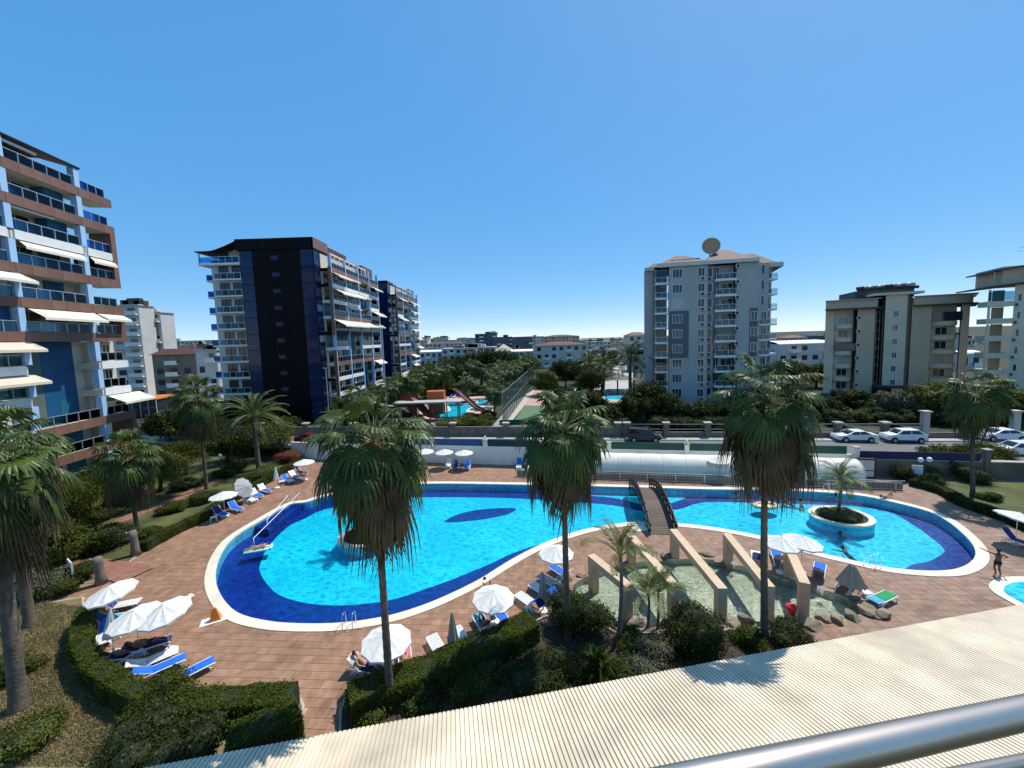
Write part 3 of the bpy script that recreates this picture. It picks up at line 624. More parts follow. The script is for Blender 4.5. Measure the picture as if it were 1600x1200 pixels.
p = at(965, 1005); feather_palm(p.x, p.y, z_at(p.x, p.y, 868), 'slim feather palm with curled leaves beside the fountain', 22, ARECA, 9, .95, r0=.11, elo=20, lean=.2, tm_='trunk_ring')
p = at(1012, 980); feather_palm(p.x, p.y, z_at(p.x, p.y, 935), 'left of the twin young feather palms before the fountain', 23, ARECA, 8, .85, r0=.08, elo=28, lean=.15, tm_='trunk_ring')
p = at(1028, 982); feather_palm(p.x, p.y, z_at(p.x, p.y, 930), 'right of the twin young feather palms before the fountain', 24, ARECA, 8, .8, r0=.08, elo=28, lean=.2, tm_='trunk_ring')

# ================================================================== LEAFY THINGS
def leaf_quads(rs, pts, nrm, size, flat=.5):
    """a small pointed leaf at each point, turned about the given normal"""
    n = len(pts); d = nrm + rs.normal(0, flat, (n, 3)); d /= np.linalg.norm(d, axis=1)[:, None] + 1e-9
    a = np.cross(d, rs.normal(0, 1, (n, 3))); a /= np.linalg.norm(a, axis=1)[:, None] + 1e-9; b = np.cross(d, a)
    s = (size * rs.uniform(.6, 1.3, n))[:, None]; V = np.empty((n, 4, 3)); V[:, 0] = pts - a * s; V[:, 1] = pts - b * s * .55; V[:, 2] = pts + a * s; V[:, 3] = pts + b * s * .55
    return V
def blob_leaves(rs, n, lumps, size, shell=.55):
    """leaves through the outer half of a set of lumps (x,y,z,rx,ry,rz)"""
    lumps = np.array(lumps); w = (lumps[:, 3] * lumps[:, 4] * lumps[:, 5]) ** .67; idx = rs.choice(len(lumps), n, p=w / w.sum()); L = lumps[idx]
    d = rs.normal(0, 1, (n, 3)); d /= np.linalg.norm(d, axis=1)[:, None]; rad = shell + (1 - shell) * rs.uniform(0, 1, n) ** .5; rad = rad * (1 + .15 * rs.normal(0, 1, n))
    pts = L[:, :3] + d * rad[:, None] * L[:, 3:]
    return leaf_quads(rs, pts, d + np.array([0, 0, .35]), size)
def mixed(rs, n, leafm):
    """most leaves of the kind, a few young or withered ones"""
    q = rs.uniform(0, 1, n); return [M[leafm], M['leaf_light'], M['leaf_brown']], np.where(q < .84, 0, np.where(q < .95, 1, 2)).astype(np.int32)
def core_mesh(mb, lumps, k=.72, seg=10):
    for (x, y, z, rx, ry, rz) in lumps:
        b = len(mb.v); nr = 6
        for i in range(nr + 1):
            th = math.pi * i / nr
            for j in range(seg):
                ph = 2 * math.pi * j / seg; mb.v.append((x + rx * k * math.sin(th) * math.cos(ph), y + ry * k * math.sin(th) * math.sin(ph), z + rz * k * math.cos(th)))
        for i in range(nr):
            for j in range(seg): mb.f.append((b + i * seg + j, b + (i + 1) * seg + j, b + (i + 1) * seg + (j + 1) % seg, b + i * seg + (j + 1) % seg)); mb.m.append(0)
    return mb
def lumps_for(rs, rx, ry, rz, z0, n=9, spread=.55, k=.55):
    out = [(0, 0, z0, rx * .75, ry * .75, rz * .75)]
    for i in range(n):
        a = rs.uniform(0, 6.283); e = rs.uniform(-.5, 1.2); f = spread * rs.uniform(.7, 1.2); s = k * rs.uniform(.7, 1.15)
        f *= rs.uniform(.85, 1.25); out.append((math.cos(a) * math.cos(e) * rx * f, math.sin(a) * math.cos(e) * ry * f, z0 + math.sin(e) * rz * f, rx * s, ry * s, rz * s))
    return out
def shrub(px, py, r, h, label, seed, leafm='leaf', n=5000, size=.06, group=None, z=0., name='shrub', lum=8, core=True, pos=None, ry=None, cat='shrub'):
    rs = np.random.RandomState(seed); p = pos if pos is not None else at(px, py, z); t = thing(name, label, cat, (p[0], p[1], z), rs.uniform(0, 6), group)
    L = lumps_for(rs, r, ry or r, h * .52, h * .48, lum); L = [(a, b, max(c, f * .8), d, e, f) for a, b, c, d, e, f in L]
    o = inst('foliage', quads_mesh('foliage', blob_leaves(rs, n, L, size), *mixed(rs, n, leafm)), t); o['kind'] = 'stuff'
    if core: core_mesh(MB(), L, .68).build('shade_core', M['leaf_core'], t, smooth=True)
    else: MB().tube([(0, 0, 0), (0, 0, h * .6)], [.06, .02], 6).build('stem', M['bark'], t)
    return t
def tree(x, y, h, r, label, seed, leafm='leaf_dark', n=7000, size=.13, group=None, z=0., trunk=.35, name='tree', lum=14, rz=None, sx=1.):
    rs = np.random.RandomState(seed); t = thing(name, label, 'tree', (x, y, z), 0, group); rz = rz or h * (1 - trunk) * .5; zc = h - rz
    L = lumps_for(rs, r * sx, r, rz, zc, lum, .68, .42)
    mb = MB().tube([(0, 0, -.05), (.05 * r, .03 * r, h * .3), (0, 0, zc)], [.07 * r + .06, .05 * r + .05, .03 * r + .03], 7)
    for q in L[1:8]: mb.tube([(0, 0, zc * .7), (q[0] * .5, q[1] * .5, (zc * .7 + q[2]) / 2), (q[0], q[1], q[2])], [.03 * r + .03, .02 * r + .02, .015], 5)
    mb.build('trunk', M['bark'], t, smooth=True)
    o = inst('crown', quads_mesh('crown', blob_leaves(rs, n, L, size, .35), *mixed(rs, n, leafm)), t); o['kind'] = 'stuff'
    return t
def hedge(px_pts, w, h, label, seed, z=0., dens=1100, size=.045, leafm='hedge_leaf', top=True, pts=None, group=None):
    """clipped hedge along a line given at its top"""
    P = [Vector((p.x, p.y)) for p in spline(pts or [at(a, b, h) for a, b in px_pts], False, 6)]; rs = np.random.RandomState(seed); c0 = P[len(P) // 2]
    t = thing('hedge', label, 'hedge', (c0.x, c0.y, z), 0, group); P = [p - c0 for p in P]; mb = MB(); vs = []; ring = 8; fs = []
    for i, p in enumerate(P):
        d = (P[min(i + 1, len(P) - 1)] - P[max(i - 1, 0)]).normalized(); nn = Vector((-d.y, d.x)); jw = rs.uniform(-.03, .03)
        for a, b in ((-.5, 0), (-.52, .5), (-.49, .93), (-.3, 1.0), (.3, 1.0), (.49, .93), (.52, .5), (.5, 0)): q = p + nn * a * (w - .06 + jw); vs.append((q.x, q.y, b * (h - .03 + rs.uniform(-.02, .02))))
    for i in range(len(P) - 1):
        for k in range(ring - 1): b = i * ring + k; fs.append((b, b + 1, b + ring + 1, b + ring))
    fs += [tuple(range(ring)), tuple(range((len(P) - 1) * ring, len(P) * ring))[::-1]]
    mb.add(vs, fs).build('shade_core', M['leaf_core'], t)
    L = sum((P[i + 1] - P[i]).length for i in range(len(P) - 1)); n = int(L * (w + 2 * h) * dens); cum = np.cumsum([0] + [(P[i + 1] - P[i]).length for i in range(len(P) - 1)])
    s = rs.uniform(0, L, n); side = rs.uniform(0, w + 2 * h, n); pts_ = np.zeros((n, 3)); nr = np.zeros((n, 3)); ii = np.clip(np.searchsorted(cum, s) - 1, 0, len(P) - 2); PA = np.array([(p.x, p.y) for p in P]); d = PA[ii + 1] - PA[ii]; ln = np.linalg.norm(d, axis=1)[:, None]; d = d / ln
    base = PA[ii] + d * (s - cum[ii])[:, None]; nn = np.stack([-d[:, 1], d[:, 0]], 1)
    la = np.where(side < h, -.5 * w, np.where(side < h + w, side - h - .5 * w, .5 * w)); zz = np.where(side < h, side, np.where(side < h + w, h, side - h - w)); jit = rs.uniform(-.07, .03, n) + .10 * (rs.uniform(0, 1, n) < .05)
    wob = .04 * np.sin(s * 2.3 + seed) + .03 * np.sin(s * 5.1)
    topm = (side >= h) & (side < h + w); pts_[:, :2] = base + nn * (la + np.where(topm, 0, np.sign(la) * (jit + wob)))[:, None]; pts_[:, 2] = zz + np.where(topm, jit + wob, 0)
    nr[:, :2] = nn * np.where(topm, 0, np.sign(la))[:, None]; nr[:, 2] = np.where(topm, 1, .2)
    o = inst('foliage', quads_mesh('foliage', leaf_quads(rs, pts_, nr, size, .6), *mixed(rs, n, leafm)), t); o['kind'] = 'stuff'
    return t
hedge([(150, 938), (132, 955), (126, 985), (132, 1012), (152, 1038), (190, 1064), (235, 1084)], .8, 1.1, 'curved clipped hedge round the loungers at the lower left', 31)
hedge([(285, 1094), (340, 1089), (400, 1085), (457, 1080)], 1.1, 1.1, 'straight clipped hedge at the front left corner of the paving', 32)
hedge([(465, 1100), (440, 1115), (400, 1132), (355, 1150)], 1.3, 1.2, 'short thick hedge slanting down to the metal roof', 33)
hedge([(545, 1086), (600, 1062), (660, 1041), (720, 1016), (780, 990), (832, 963)], 1.3, 1.1, 'long clipped hedge between the front loungers and the planting bed', 34)
hedge([(222, 848), (262, 826), (312, 803), (330, 792), (365, 771), (398, 754), (438, 733), (470, 716)], .8, .75, 'low hedge behind the row of loungers at the upper left', 35, leafm='leaf')
hedge([(1424, 748), (1470, 760), (1508, 780), (1560, 797), (1600, 813), (1660, 838)], .9, .65, 'low dark hedge along the right hand lawn', 36, leafm='leaf_dark')
for q in ((905, 985, 1.75, 2.1, 'big round dark bush beside the fountain pond', 41, 'leaf_dark', 12000), (1098, 1008, 1.85, 2.0, 'big round dark bush in front of the third fountain frame', 42, 'leaf_dark', 12000),
          (838, 1062, 1.5, 1.2, 'low dark bush beside the middle palm trunk', 43, 'leaf_dark', 7000), (985, 1012, .9, .8, 'small green bush at the foot of the slim palm', 44, 'leaf', 4000), (1020, 1030, 1.0, 1.1, 'silver grey bush in the middle of the planting bed', 45, 'leaf_grey', 6000),
          (1000, 1052, .9, .8, 'low silver grey bush near the edge of the metal roof', 46, 'leaf_grey', 4500), (1172, 1010, .8, .9, 'small round green bush left of the front palm trunk', 47, 'leaf', 4000), (1232, 1008, 1.2, 1.1, 'dark wedge shaped bush at the right end of the planting bed', 48, 'leaf_dark', 6000),
          (575, 1102, 1.2, .9, 'round clipped bush left of the front palm trunk base', 49, 'hedge_leaf', 6000), (660, 1082, 1.3, .8, 'low spreading bush right of the front palm trunk base', 50, 'leaf_dark', 5000), (740, 1060, 1.6, .8, 'wide low bush below the long front hedge', 51, 'leaf', 6000), (905, 1050, .9, .7, 'small dark bush between the roof edge and the round bush', 52, 'leaf_dark', 4000),
          (245, 1122, 1.3, 1.5, 'tall leafy shrub at the end of the curved hedge', 53, 'leaf', 11000), (315, 1130, 1.3, 1.2, 'leafy shrub beside the straight front hedge', 54, 'leaf', 9000), (215, 1180, 1.7, 1.8, 'dark leafy shrub at the lower left by the roof corner', 55, 'leaf_dark', 9000), (300, 1190, 1.4, 1.5, 'dark shrub hugging the metal roof corner', 56, 'leaf_dark', 7000),
          (130, 905, 1.0, 1.3, 'green bush beside the white notice board', 57, 'leaf', 6000), (102, 925, 1.0, 1.0, 'pair bush in front of the white notice board', 58, 'leaf', 5000), (60, 930, 1.8, 1.6, 'grey green bush behind the left palm trunks', 59, 'leaf_grey', 7000), (172, 858, 1.9, 2.0, 'big dark round topiary bush on the left lawn', 60, 'leaf_dark', 11000),
          (118, 848, 1.6, 1.5, 'loose green bush beside the red garden path', 61, 'leaf', 7000), (45, 1165, 1.5, .9, 'low yellow green plant patch in the near left corner', 62, 'leaf_yellow', 6000), (12, 1060, 1.2, 1.0, 'small bush at the left edge behind the thick trunk', 63, 'leaf', 4000), (238, 838, 1.0, .9, 'small green bush right of the short fan palm', 64, 'leaf', 4500),
          (415, 745, 1.9, 1.5, 'yellow green round bush behind the upper loungers', 65, 'leaf_yellow', 8000), (352, 745, 1.6, 1.3, 'dark round bush under the garden lamp', 66, 'leaf_dark', 6000), (318, 785, 1.5, 1.2, 'spreading green bush at the foot of the slender palm', 67, 'leaf', 6500), (448, 722, 1.9, 1.6, 'reddish bush near the upper corner of the garden', 68, 'flower_red', 6000), (478, 711, 1.6, 1.4, 'red flowering bush by the far parasol', 69, 'flower_red', 6000), (492, 706, 1.3, 1.7, 'dark red flowering bush next to the white wall', 70, 'flower_red', 5000),
          (1412, 750, 1.1, 1.5, 'clipped dark bush at the corner of the right hand lawn', 71, 'leaf_dark', 6000), (1440, 742, 1.6, 1.5, 'yellow green bush below the twin globe lamp', 72, 'leaf_yellow', 6500), (1450, 760, 1.0, 1.4, 'dark bush behind the white lawn sign', 73, 'leaf_dark', 5000), (1545, 782, .9, .8, 'small bush right of the dark fan palm trunk', 74, 'leaf', 3500), (1508, 748, 2.2, 1.5, 'dark rounded bush at the back of the right hand lawn', 75, 'leaf_dark', 8000), (1580, 742, 1.4, 1.3, 'dark bush near the right edge at the wall', 76, 'leaf_dark', 5000)):
    shrub(q[0], q[1], q[2], q[3], q[4], q[5], q[6], q[7])
def spiky(px, py, r, label, seed, n=70, mt='leaf'):
    rr = random.Random(seed); p = at(px, py); t = thing('spiky_plant', label, 'plant', (p.x, p.y, .05)); 
    me = []
    for v in range(3):
        mb = MB(); d = [(0, 0, 0), (.35, 0, .28), (.7, 0, .38), (1.0, 0, .2)]; w = [.03, .035, .025, .003]; vs = []
        for (x, y, z), ww in zip(d, w): vs += [(x, -ww, z * (1 + .5 * v)), (x, ww, z * (1 + .5 * v))]
        me.append(mb.add(vs, [(0, 1, 3, 2), (2, 3, 5, 4), (4, 5, 7, 6)]).mesh('blade', M[mt]))
    for k in range(n): inst('blade', rr.choice(me), t, (0, 0, 0), (0, R_(rr.uniform(-45, 10)), rr.uniform(0, 6.28)), r * rr.uniform(.7, 1.15))
spiky(935, 1058, 1.3, 'spiky grassy plant at the edge of the metal roof', 81); spiky(960, 1066, 1.0, 'smaller spiky plant beside the silver grey bush', 82); spiky(985, 1015, .6, 'tuft of strap leaves near the fountain rocks', 83, 40)
# trees behind the left garden: the thicket in front of the left block, and over the street wall on the right
for i, (px, py, h, r, lb, lm) in enumerate((
        (250, 770, 5.0, 2.8, 'bright green tree between the left block and the slender palm', 'leaf_yellow'), (165, 800, 5.2, 3.0, 'leafy tree in front of the left block behind the topiary bush', 'leaf'), (120, 830, 4.8, 2.6, 'leafy tree between the two left palms and the red path', 'leaf'),
        (290, 742, 4.6, 2.8, 'dark leafy tree behind the slender palm', 'leaf'), (355, 722, 4.5, 2.6, 'dark tree in the thicket behind the garden lamp', 'leaf_dark'), (390, 715, 5.0, 3.0, 'dark tree left of the date palm trunk', 'leaf_dark'), (438, 716, 5.6, 2.4, 'yellow green cypress like tree right of the date palm', 'leaf_yellow'), (330, 705, 5.0, 3.0, 'dark tree deep in the upper left thicket', 'leaf_dark'), (205, 755, 4.8, 2.8, 'green tree beside the corner of the left block', 'leaf'),
        (1460, 738, 2.8, 1.9, 'small leafy tree before the stucco wall, left one', 'leaf'), (1500, 738, 3.0, 2.0, 'small leafy tree before the stucco wall behind the palm trunk', 'leaf'), (1545, 735, 3.0, 2.0, 'small leafy tree before the stucco wall, right one', 'leaf_yellow'), (75, 905, 4.0, 2.2, 'leafy tree behind the left palm trunks', 'leaf'))):
    p = at(px, py); tree(p.x, p.y, h, r, lb, 200 + i, lm, 7500, .10, trunk=.08, lum=20)
# dead cut trunks on the left
for px, py, h, lb in ((212, 868, 2.0, 'pale cut palm trunk standing on the left lawn edge'), (158, 912, 1.9, 'pale cut palm trunk beside the white notice board')):
    p = at(px, py); t = thing('cut_trunk', lb, 'tree stump', (p.x, p.y, 0)); rr = random.Random(px); MB().tube([(0, 0, 0), (.03, 0, .5), (0, .02, 1.1), (-.05, 0, 1.6), (-.03, 0, h)], [.36, .27, .25, .26, .24], 12).build('stump', M['trunk_ring'], t, smooth=True)
    MB().tube([(0, 0, h * .72), (-.35, -.1, h * .92), (-.5, -.1, h * .98)], [.12, .09, .08], 7).build('branch_stub', M['trunk_ring'], t, smooth=True)
# grass on the lawns (uncountable)
rs = np.random.RandomState(5)
def grass(name, poly, n, hgt, mt, label, test=None, z=.07):
    xs = np.array(poly); lo, hi = xs.min(0), xs.max(0); pts = []
    while len(pts) < n:
        c = rs.uniform(lo, hi, (n, 2))
        for q in c:
            if inside(q, poly) and (test is None or test(q)): pts.append(q)
            if len(pts) >= n: break
    P = np.array(pts); a = rs.uniform(0, 6.283, n); hh = hgt * rs.uniform(.5, 1.4, n); w = .018; V = np.zeros((n, 4, 3)); dx, dy = np.cos(a) * w, np.sin(a) * w; lx, ly = rs.normal(0, .5, n) * hh, rs.normal(0, .5, n) * hh
    V[:, 0] = np.stack([P[:, 0] - dx, P[:, 1] - dy, np.full(n, z - .01)], 1); V[:, 1] = np.stack([P[:, 0] + dx, P[:, 1] + dy, np.full(n, z - .01)], 1)
    V[:, 2] = np.stack([P[:, 0] + dx * .4 + lx, P[:, 1] + dy * .4 + ly, z + hh], 1); V[:, 3] = np.stack([P[:, 0] - dx * .4 + lx, P[:, 1] - dy * .4 + ly, z + hh], 1)
    props(inst(name, quads_mesh(name, V, M[mt])), label, 'grass', kind='stuff')
gl = [(p.x, p.y) for p in PX([(0, 930), (125, 950), (150, 1040), (215, 1090), (250, 1200), (0, 1200)])]
grass('lawn_grass', gl, 60000, .07, 'dry_grass', 'dry straw coloured grass on the lower left lawn'); grass('lawn_grass', gl, 16000, .07, 'grass_blade', 'green grass tufts on the lower left lawn')
grass('bed_grass', BEDS[2], 9000, .08, 'dry_grass', 'dry grass between the bushes of the planting bed')
# bare dry tree in front of the blue recess of the left block
q = at(96, 735); t = thing('bare_tree', 'thin dry branching tree in front of the blue recess of the left block', 'tree', (q.x, q.y, 0)); rb = random.Random(9); zt = z_at(q.x, q.y, 575)
MB().tube([(0, 0, 0), (.1, 0, zt * .4), (-.1, .1, zt * .75), (0, 0, zt)], [.14, .1, .06, .02], 6).build('trunk', M['bark'], t)
for k in range(26):
    z = zt * rb.uniform(.45, .95); a = rb.uniform(0, 6.28); L_ = (1.1 - z / zt) * 3 + .5; MB().tube([(0, 0, z), (math.cos(a) * L_ * .5, math.sin(a) * L_ * .5, z + L_ * .3), (math.cos(a) * L_, math.sin(a) * L_, z + L_ * rb.uniform(.2, .6))], [.035, .022, .008], 4).build('branch', M['bark'], t)
# more planting on the upper left lawn
for k, (px, py, r, h, lm, lb) in enumerate(((150, 815, 1.7, 1.6, 'leaf', 'leafy bush beside the red path behind the topiary bush'), (270, 800, 1.3, 1.1, 'leaf', 'low bush on the lawn left of the slender palm'), (200, 785, 1.8, 1.8, 'leaf', 'leafy bush on the far side of the red path'), (290, 765, 1.5, 1.4, 'leaf_dark', 'dark bush beside the far bend of the red path'), (370, 738, 1.6, 1.4, 'leaf_dark', 'dark bush right of the garden lamp'), (388, 752, 1.3, 1.0, 'leaf', 'green bush behind the tipped grey parasol'), (95, 875, 1.5, 1.3, 'leaf', 'leafy bush at the near end of the red path'), (255, 745, 1.8, 2.0, 'leaf', 'leafy bush below the bright green tree'))):
    shrub(px, py, r, h, lb, 1400 + k, lm, 6000)
# ================================================================== BUILDINGS
_cache = {}
def cached(key, fn):
    if key not in _cache: _cache[key] = fn()
    return _cache[key]
# a facade direction: 'E' looks along +x (u = y), 'S' looks along -y (u = x), 'W' looks along -x (u = y)
def fb(face, u0, u1, v0, v1, z0, z1):
    if face == 'E': return (v0, v1, u0, u1, z0, z1)
    if face == 'W': return (-v1, -v0, u0, u1, z0, z1)
    return (u0, u1, -v1, -v0, z0, z1)
def fpos(face, u, v, z): return (v, u, z) if face == 'E' else ((-v, u, z) if face == 'W' else (u, -v, z))
def fbox(name, mt, par, face, u0, u1, v0, v1, z0, z1, **kw): return MB().box(*fb(face, u0, u1, v0, v1, z0, z1)).build(name, M[mt], par, **kw)
def ibox(name, mt, par, face, u0, u1, v0, v1, z0, z1):
    """shared mesh box placed by its middle"""
    w, d, h = round(u1 - u0, 2), round(v1 - v0, 3), round(z1 - z0, 3)
    me = cached(('b', name, mt, face, w, d, h), lambda: MB().box(*fb(face, -w / 2, w / 2, -d / 2, d / 2, -h / 2, h / 2)).mesh(name, M[mt]))
    return inst(name, me, par, fpos(face, (u0 + u1) / 2, (v0 + v1) / 2, (z0 + z1) / 2))
def window(par, face, u, v, z, w, h, fr='white_paint', pn='pane', bars=1, sill=False):
    """window centred at (u,z) on a wall at v: frame ring with mullions, pane behind"""
    def mkf():
        mb = MB(); t = .07
        for a in ((-w / 2, w / 2, 0, .07, h / 2 - t, h / 2), (-w / 2, w / 2, 0, .07, -h / 2, -h / 2 + t), (-w / 2, -w / 2 + t, 0, .07, -h / 2 + t, h / 2 - t), (w / 2 - t, w / 2, 0, .07, -h / 2 + t, h / 2 - t)): mb.box(*fb(face, *a))
        for k in range(bars): x = -w / 2 + w * (k + 1) / (bars + 1); mb.box(*fb(face, x - .03, x + .03, .01, .06, -h / 2 + t, h / 2 - t))
        if sill: mb.box(*fb(face, -w / 2 - .1, w / 2 + .1, 0, .14, -h / 2 - .08, -h / 2))
        return mb.mesh('window', M[fr])
    o = inst('window', cached(('w', face, w, h, fr, bars, sill), mkf), par, fpos(face, u, v, z))
    inst('pane', cached(('p', face, w, h, pn), lambda: MB().box(*fb(face, -w / 2 + .05, w / 2 - .05, -.05, .02, -h / 2 + .05, h / 2 - .05)).mesh('pane', M[pn])), o)
    return o
def aircon(par, face, u, v, z):
    def f():
        mb = MB().box(*fb(face, -.42, .42, 0, .32, -.3, .3)); mb.box(*fb(face, -.3, .2, .32, .34, -.22, .22), mi=1); return mb.mesh('air_conditioner', [M['grey_pale'], M['black']])
    return inst('air_conditioner', cached(('ac', face), f), par, fpos(face, u, v, z))
def glass_rail(par, face, u0, u1, v, z, hgt=1.0, gl='rail_glass', pitch=1.2, split=True):
    n = max(1, round((u1 - u0) / pitch)); w = (u1 - u0) / n
    if split:
        for k in range(n): ibox('glass_panel', gl, par, face, u0 + k * w + .04, u0 + (k + 1) * w - .04, v - .012, v + .012, z + .08, z + hgt - .05)
        for k in range(n + 1): ibox('rail_post', 'rail_metal', par, face, u0 + k * w - .025, u0 + k * w + .025, v - .03, v + .03, z, z + hgt)
    else:
        ibox('glass_panel', gl, par, face, u0 + .02, u1 - .02, v - .012, v + .012, z + .08, z + hgt - .05)
        mb = MB()
        for k in range(n + 1): mb.box(*fb(face, u0 + k * w - .025, u0 + k * w + .025, v - .03, v + .03, z, z + hgt))
        o = mb.build('rail_posts', M['rail_metal'], par); o['kind'] = 'stuff'
    ibox('handrail', 'rail_metal', par, face, u0 - .02, u1 + .02, v - .035, v + .035, z + hgt - .001, z + hgt + .05)
def fascia(par, face, u0, u1, v, z0, z1, mt, pitch=1.45, split=True, th=.1):
    if not split or mt != 'brown_clad': fbox('fascia', mt, par, face, u0, u1, v - th, v, z0, z1); return
    n = max(1, round((u1 - u0) / pitch)); w = (u1 - u0) / n
    for k in range(n): ibox('fascia_panel', mt, par, face, u0 + k * w + .012, u0 + (k + 1) * w - .012, v - th, v + rnd.uniform(0, .012), z0, z1)
def awning(par, face, u0, u1, v, z, out=1.3, drop=.75, mt='awning'):
    mb = MB(); a = [fpos(face, u, v + d, z - q) for u, d, q in ((u0, 0, 0), (u1, 0, 0), (u1, out, drop), (u0, out, drop), (u0, out + .01, drop + .22), (u1, out + .01, drop + .22))]
    b = [(p[0], p[1], p[2] - .025) for p in a]
    mb.add(a + b, [(0, 1, 2, 3), (3, 2, 5, 4), (6, 9, 8, 7), (9, 10, 11, 8), (0, 3, 9, 6), (1, 7, 8, 2), (3, 4, 10, 9), (2, 8, 11, 5)])
    o = mb.build('awning', M[mt], par)
    for u in (u0 + .3, u1 - .3): MB().tube([fpos(face, u, v, z - .35), fpos(face, u, v + out * .5, z - .28), fpos(face, u, v + out - .04, z - drop)], .02, 4).build('awning_arm', M['rail_metal'], o)
def fill_wall(name, mt, par, poly, z0, z1): return MB().prism(poly, z0, z1).build(name, M[mt], par)

# ------------------------------------------------ left block, close to us
c0 = at_y(145, 480, 42)
B1 = thing('apartment_block', 'tall apartment block with brown bands and blue columns at the left edge', 'building', (c0.x, c0.y, 0), R_(8))
F = 'E'; BK = -2.3
LV = [32.9, 29.87, 26.8, 23.8, 20.75, 17.65, 14.6, 11.65, 8.55, 5.55, 2.5]
fbox('wall', 'cream', B1, F, -24, .9, -16, BK, -.1, 33.2)
for uu in (0., -6.95, -14.2):
    for a, b in zip(LV[:-1], LV[1:]): ibox('column', 'lightblue', B1, F, uu - .28, uu + .28, -.62, -.03, b + .46, a - .46)
    ibox('column', 'lightblue', B1, F, uu - .28, uu + .28, -.62, -.03, -.05, LV[-1] - .46)
    ibox('column', 'lightblue', B1, F, uu - .28, uu + .28, -.62, -.03, LV[0] + .46, LV[0] + 2.35)
MAIN, SIDE, NEAR = (-6.62, -.32), (.32, 3.35), (-13.9, -7.25)
kind = {0: 'bbb', 1: 'bbb', 2: 'www', 3: 'bbb', 4: 'bbb', 5: 'bbb', 6: 'w-w', 7: 'w-w', 8: 'wbb', 9: 'wbb', 10: 'wbb'}
for k, z in enumerate(LV):
    for (a, b), ch in zip((NEAR, MAIN, SIDE), kind[k]):
        if ch == '-': continue
        ends = (-24.0, -6.95, .0, 3.95)
        e0, e1_ = {NEAR[0]: (-24, -6.97), MAIN[0]: (-6.95, 0), SIDE[0]: (.02, 3.9)}[a]
        if ch == 'b': fascia(B1, F, e0, e1_, 0, z - .45, z + .45, 'brown_clad')
        else: fascia(B1, F, a - .02, b + (.25 if a == SIDE[0] else .02), -.02, z - .42, z + .4, 'white_paint')
        fbox('balcony_slab', 'cream', B1, F, e0 + .03, e1_ - .05, BK + .01, -.12, z - .4, z + .3)
        blue = a == SIDE[0] and k < 3
        glass_rail(B1, F, a + .05, b - .05, -.2, z + .42, .95, 'rail_blue' if blue else 'rail_glass', 1.15)
    # rooms behind: dark doors and teal partitions
    if k and not kind[k][1] == '-' and k != 5:
        pass
for k, z in enumerate(LV[1:], 1):
    top = LV[k - 1] - .42
    if kind[k][1] != '-':
        d = fbox('door', 'door_dark', B1, F, -5.3, -2.9, BK + .005, BK + .05, z + .32, z + 2.45); fbox('door_frame', 'white_paint', B1, F, -4.12, -4.06, BK + .05, BK + .08, z + .35, z + 2.4)
        fbox('partition', 'teal' if k != 4 else 'bluepanel', B1, F, -2.3, -.35, BK + .005, -1.2 if k in (1, 2) else BK + .14, z + .32, top)
    if kind[k][0] != '-':
        fbox('door', 'door_dark', B1, F, -12.5, -9.6, BK + .005, BK + .05, z + .32, z + 2.45)
        if k in (2, 3, 5): fbox('partition', 'bluepanel', B1, F, -9.4, -7.25, BK + .1, -.75, z + .32, top)
    if k >= 4:
        fbox('end_wall', 'cream', B1, F, .95, 4.2 if k in (6, 7) else 1.6, -5.5, -1.75, z + .3, top)
        for uu in (1.7, 3.1):
            if k in (6, 7): window(B1, F, uu, -1.75, z + 1.5, 1.0, 1.7, pn='door_dark')
    if k in (3,): fbox('partition', 'black', B1, F, .9, 3.4, -2.0, -1.9, z + .3, top)
# tall blue and green recess under the sixth slab
z0, z1 = LV[8] + .4, LV[5] - .42
fbox('blue_panel', 'bluepanel', B1, F, -3.6, -.33, BK + .01, BK + .12, z0, z1); fbox('green_panel', 'greenpanel', B1, F, -6.6, -3.62, BK + .01, BK + .1, z0, z1)
# brown end frames
fascia(B1, F, 3.25, 3.9, 0, LV[3] + .46, LV[1] - .46, 'brown_clad'); fbox('end_frame', 'brown_clad', B1, F, 3.3, 3.88, -2.2, -.12, LV[3] + .46, LV[1] - .46)
fascia(B1, F, 3.25, 3.9, 0, LV[5] + .46, LV[4] - .46, 'brown_clad'); fbox('end_frame', 'brown_clad', B1, F, 3.3, 3.88, -2.2, -.12, LV[5] + .46, LV[4] - .46)
fascia(B1, F, 3.25, 3.9, 0, LV[9] + .46, LV[8] - .46, 'brown_clad'); fbox('end_frame', 'brown_clad', B1, F, 3.3, 3.88, -2.2, -.12, LV[9] + .46, LV[8] - .46)
# penthouse and thin roof edge
fbox('penthouse', 'cream', B1, F, -24, .2, -14, -3.4, 33.2, 35.6); fbox('penthouse_door', 'door_dark', B1, F, -6.0, -1.6, -3.4, -3.35, 33.4, 35.3)
mb = MB().add([fpos(F, *q) for q in ((-24, .05, 35.55), (.35, .05, 35.3), (.35, -3.6, 36.3), (-24, -3.6, 36.5), (-24, .05, 35.45), (.35, .05, 35.2), (.35, -14, 36.6), (-24, -14, 36.8))], [(0, 1, 2, 3), (4, 0, 3), (5, 4, 3, 2), (4, 5, 1, 0), (3, 2, 6, 7), (1, 5, 2)]); mb.build('roof', M['redroof'], B1)
fbox('roof_edge', 'black', B1, F, -24, .4, .02, .1, 35.3, 35.42)
fbox('awning_box', 'white_plastic', B1, F, -13.5, -3.5, -.5, -.3, 34.9, 35.1)
awning(B1, F, -6.4, .15, -.1, LV[4] - .5, 1.35, .85); awning(B1, F, .5, 3.7, -.1, LV[4] - .5, 1.0, .6)
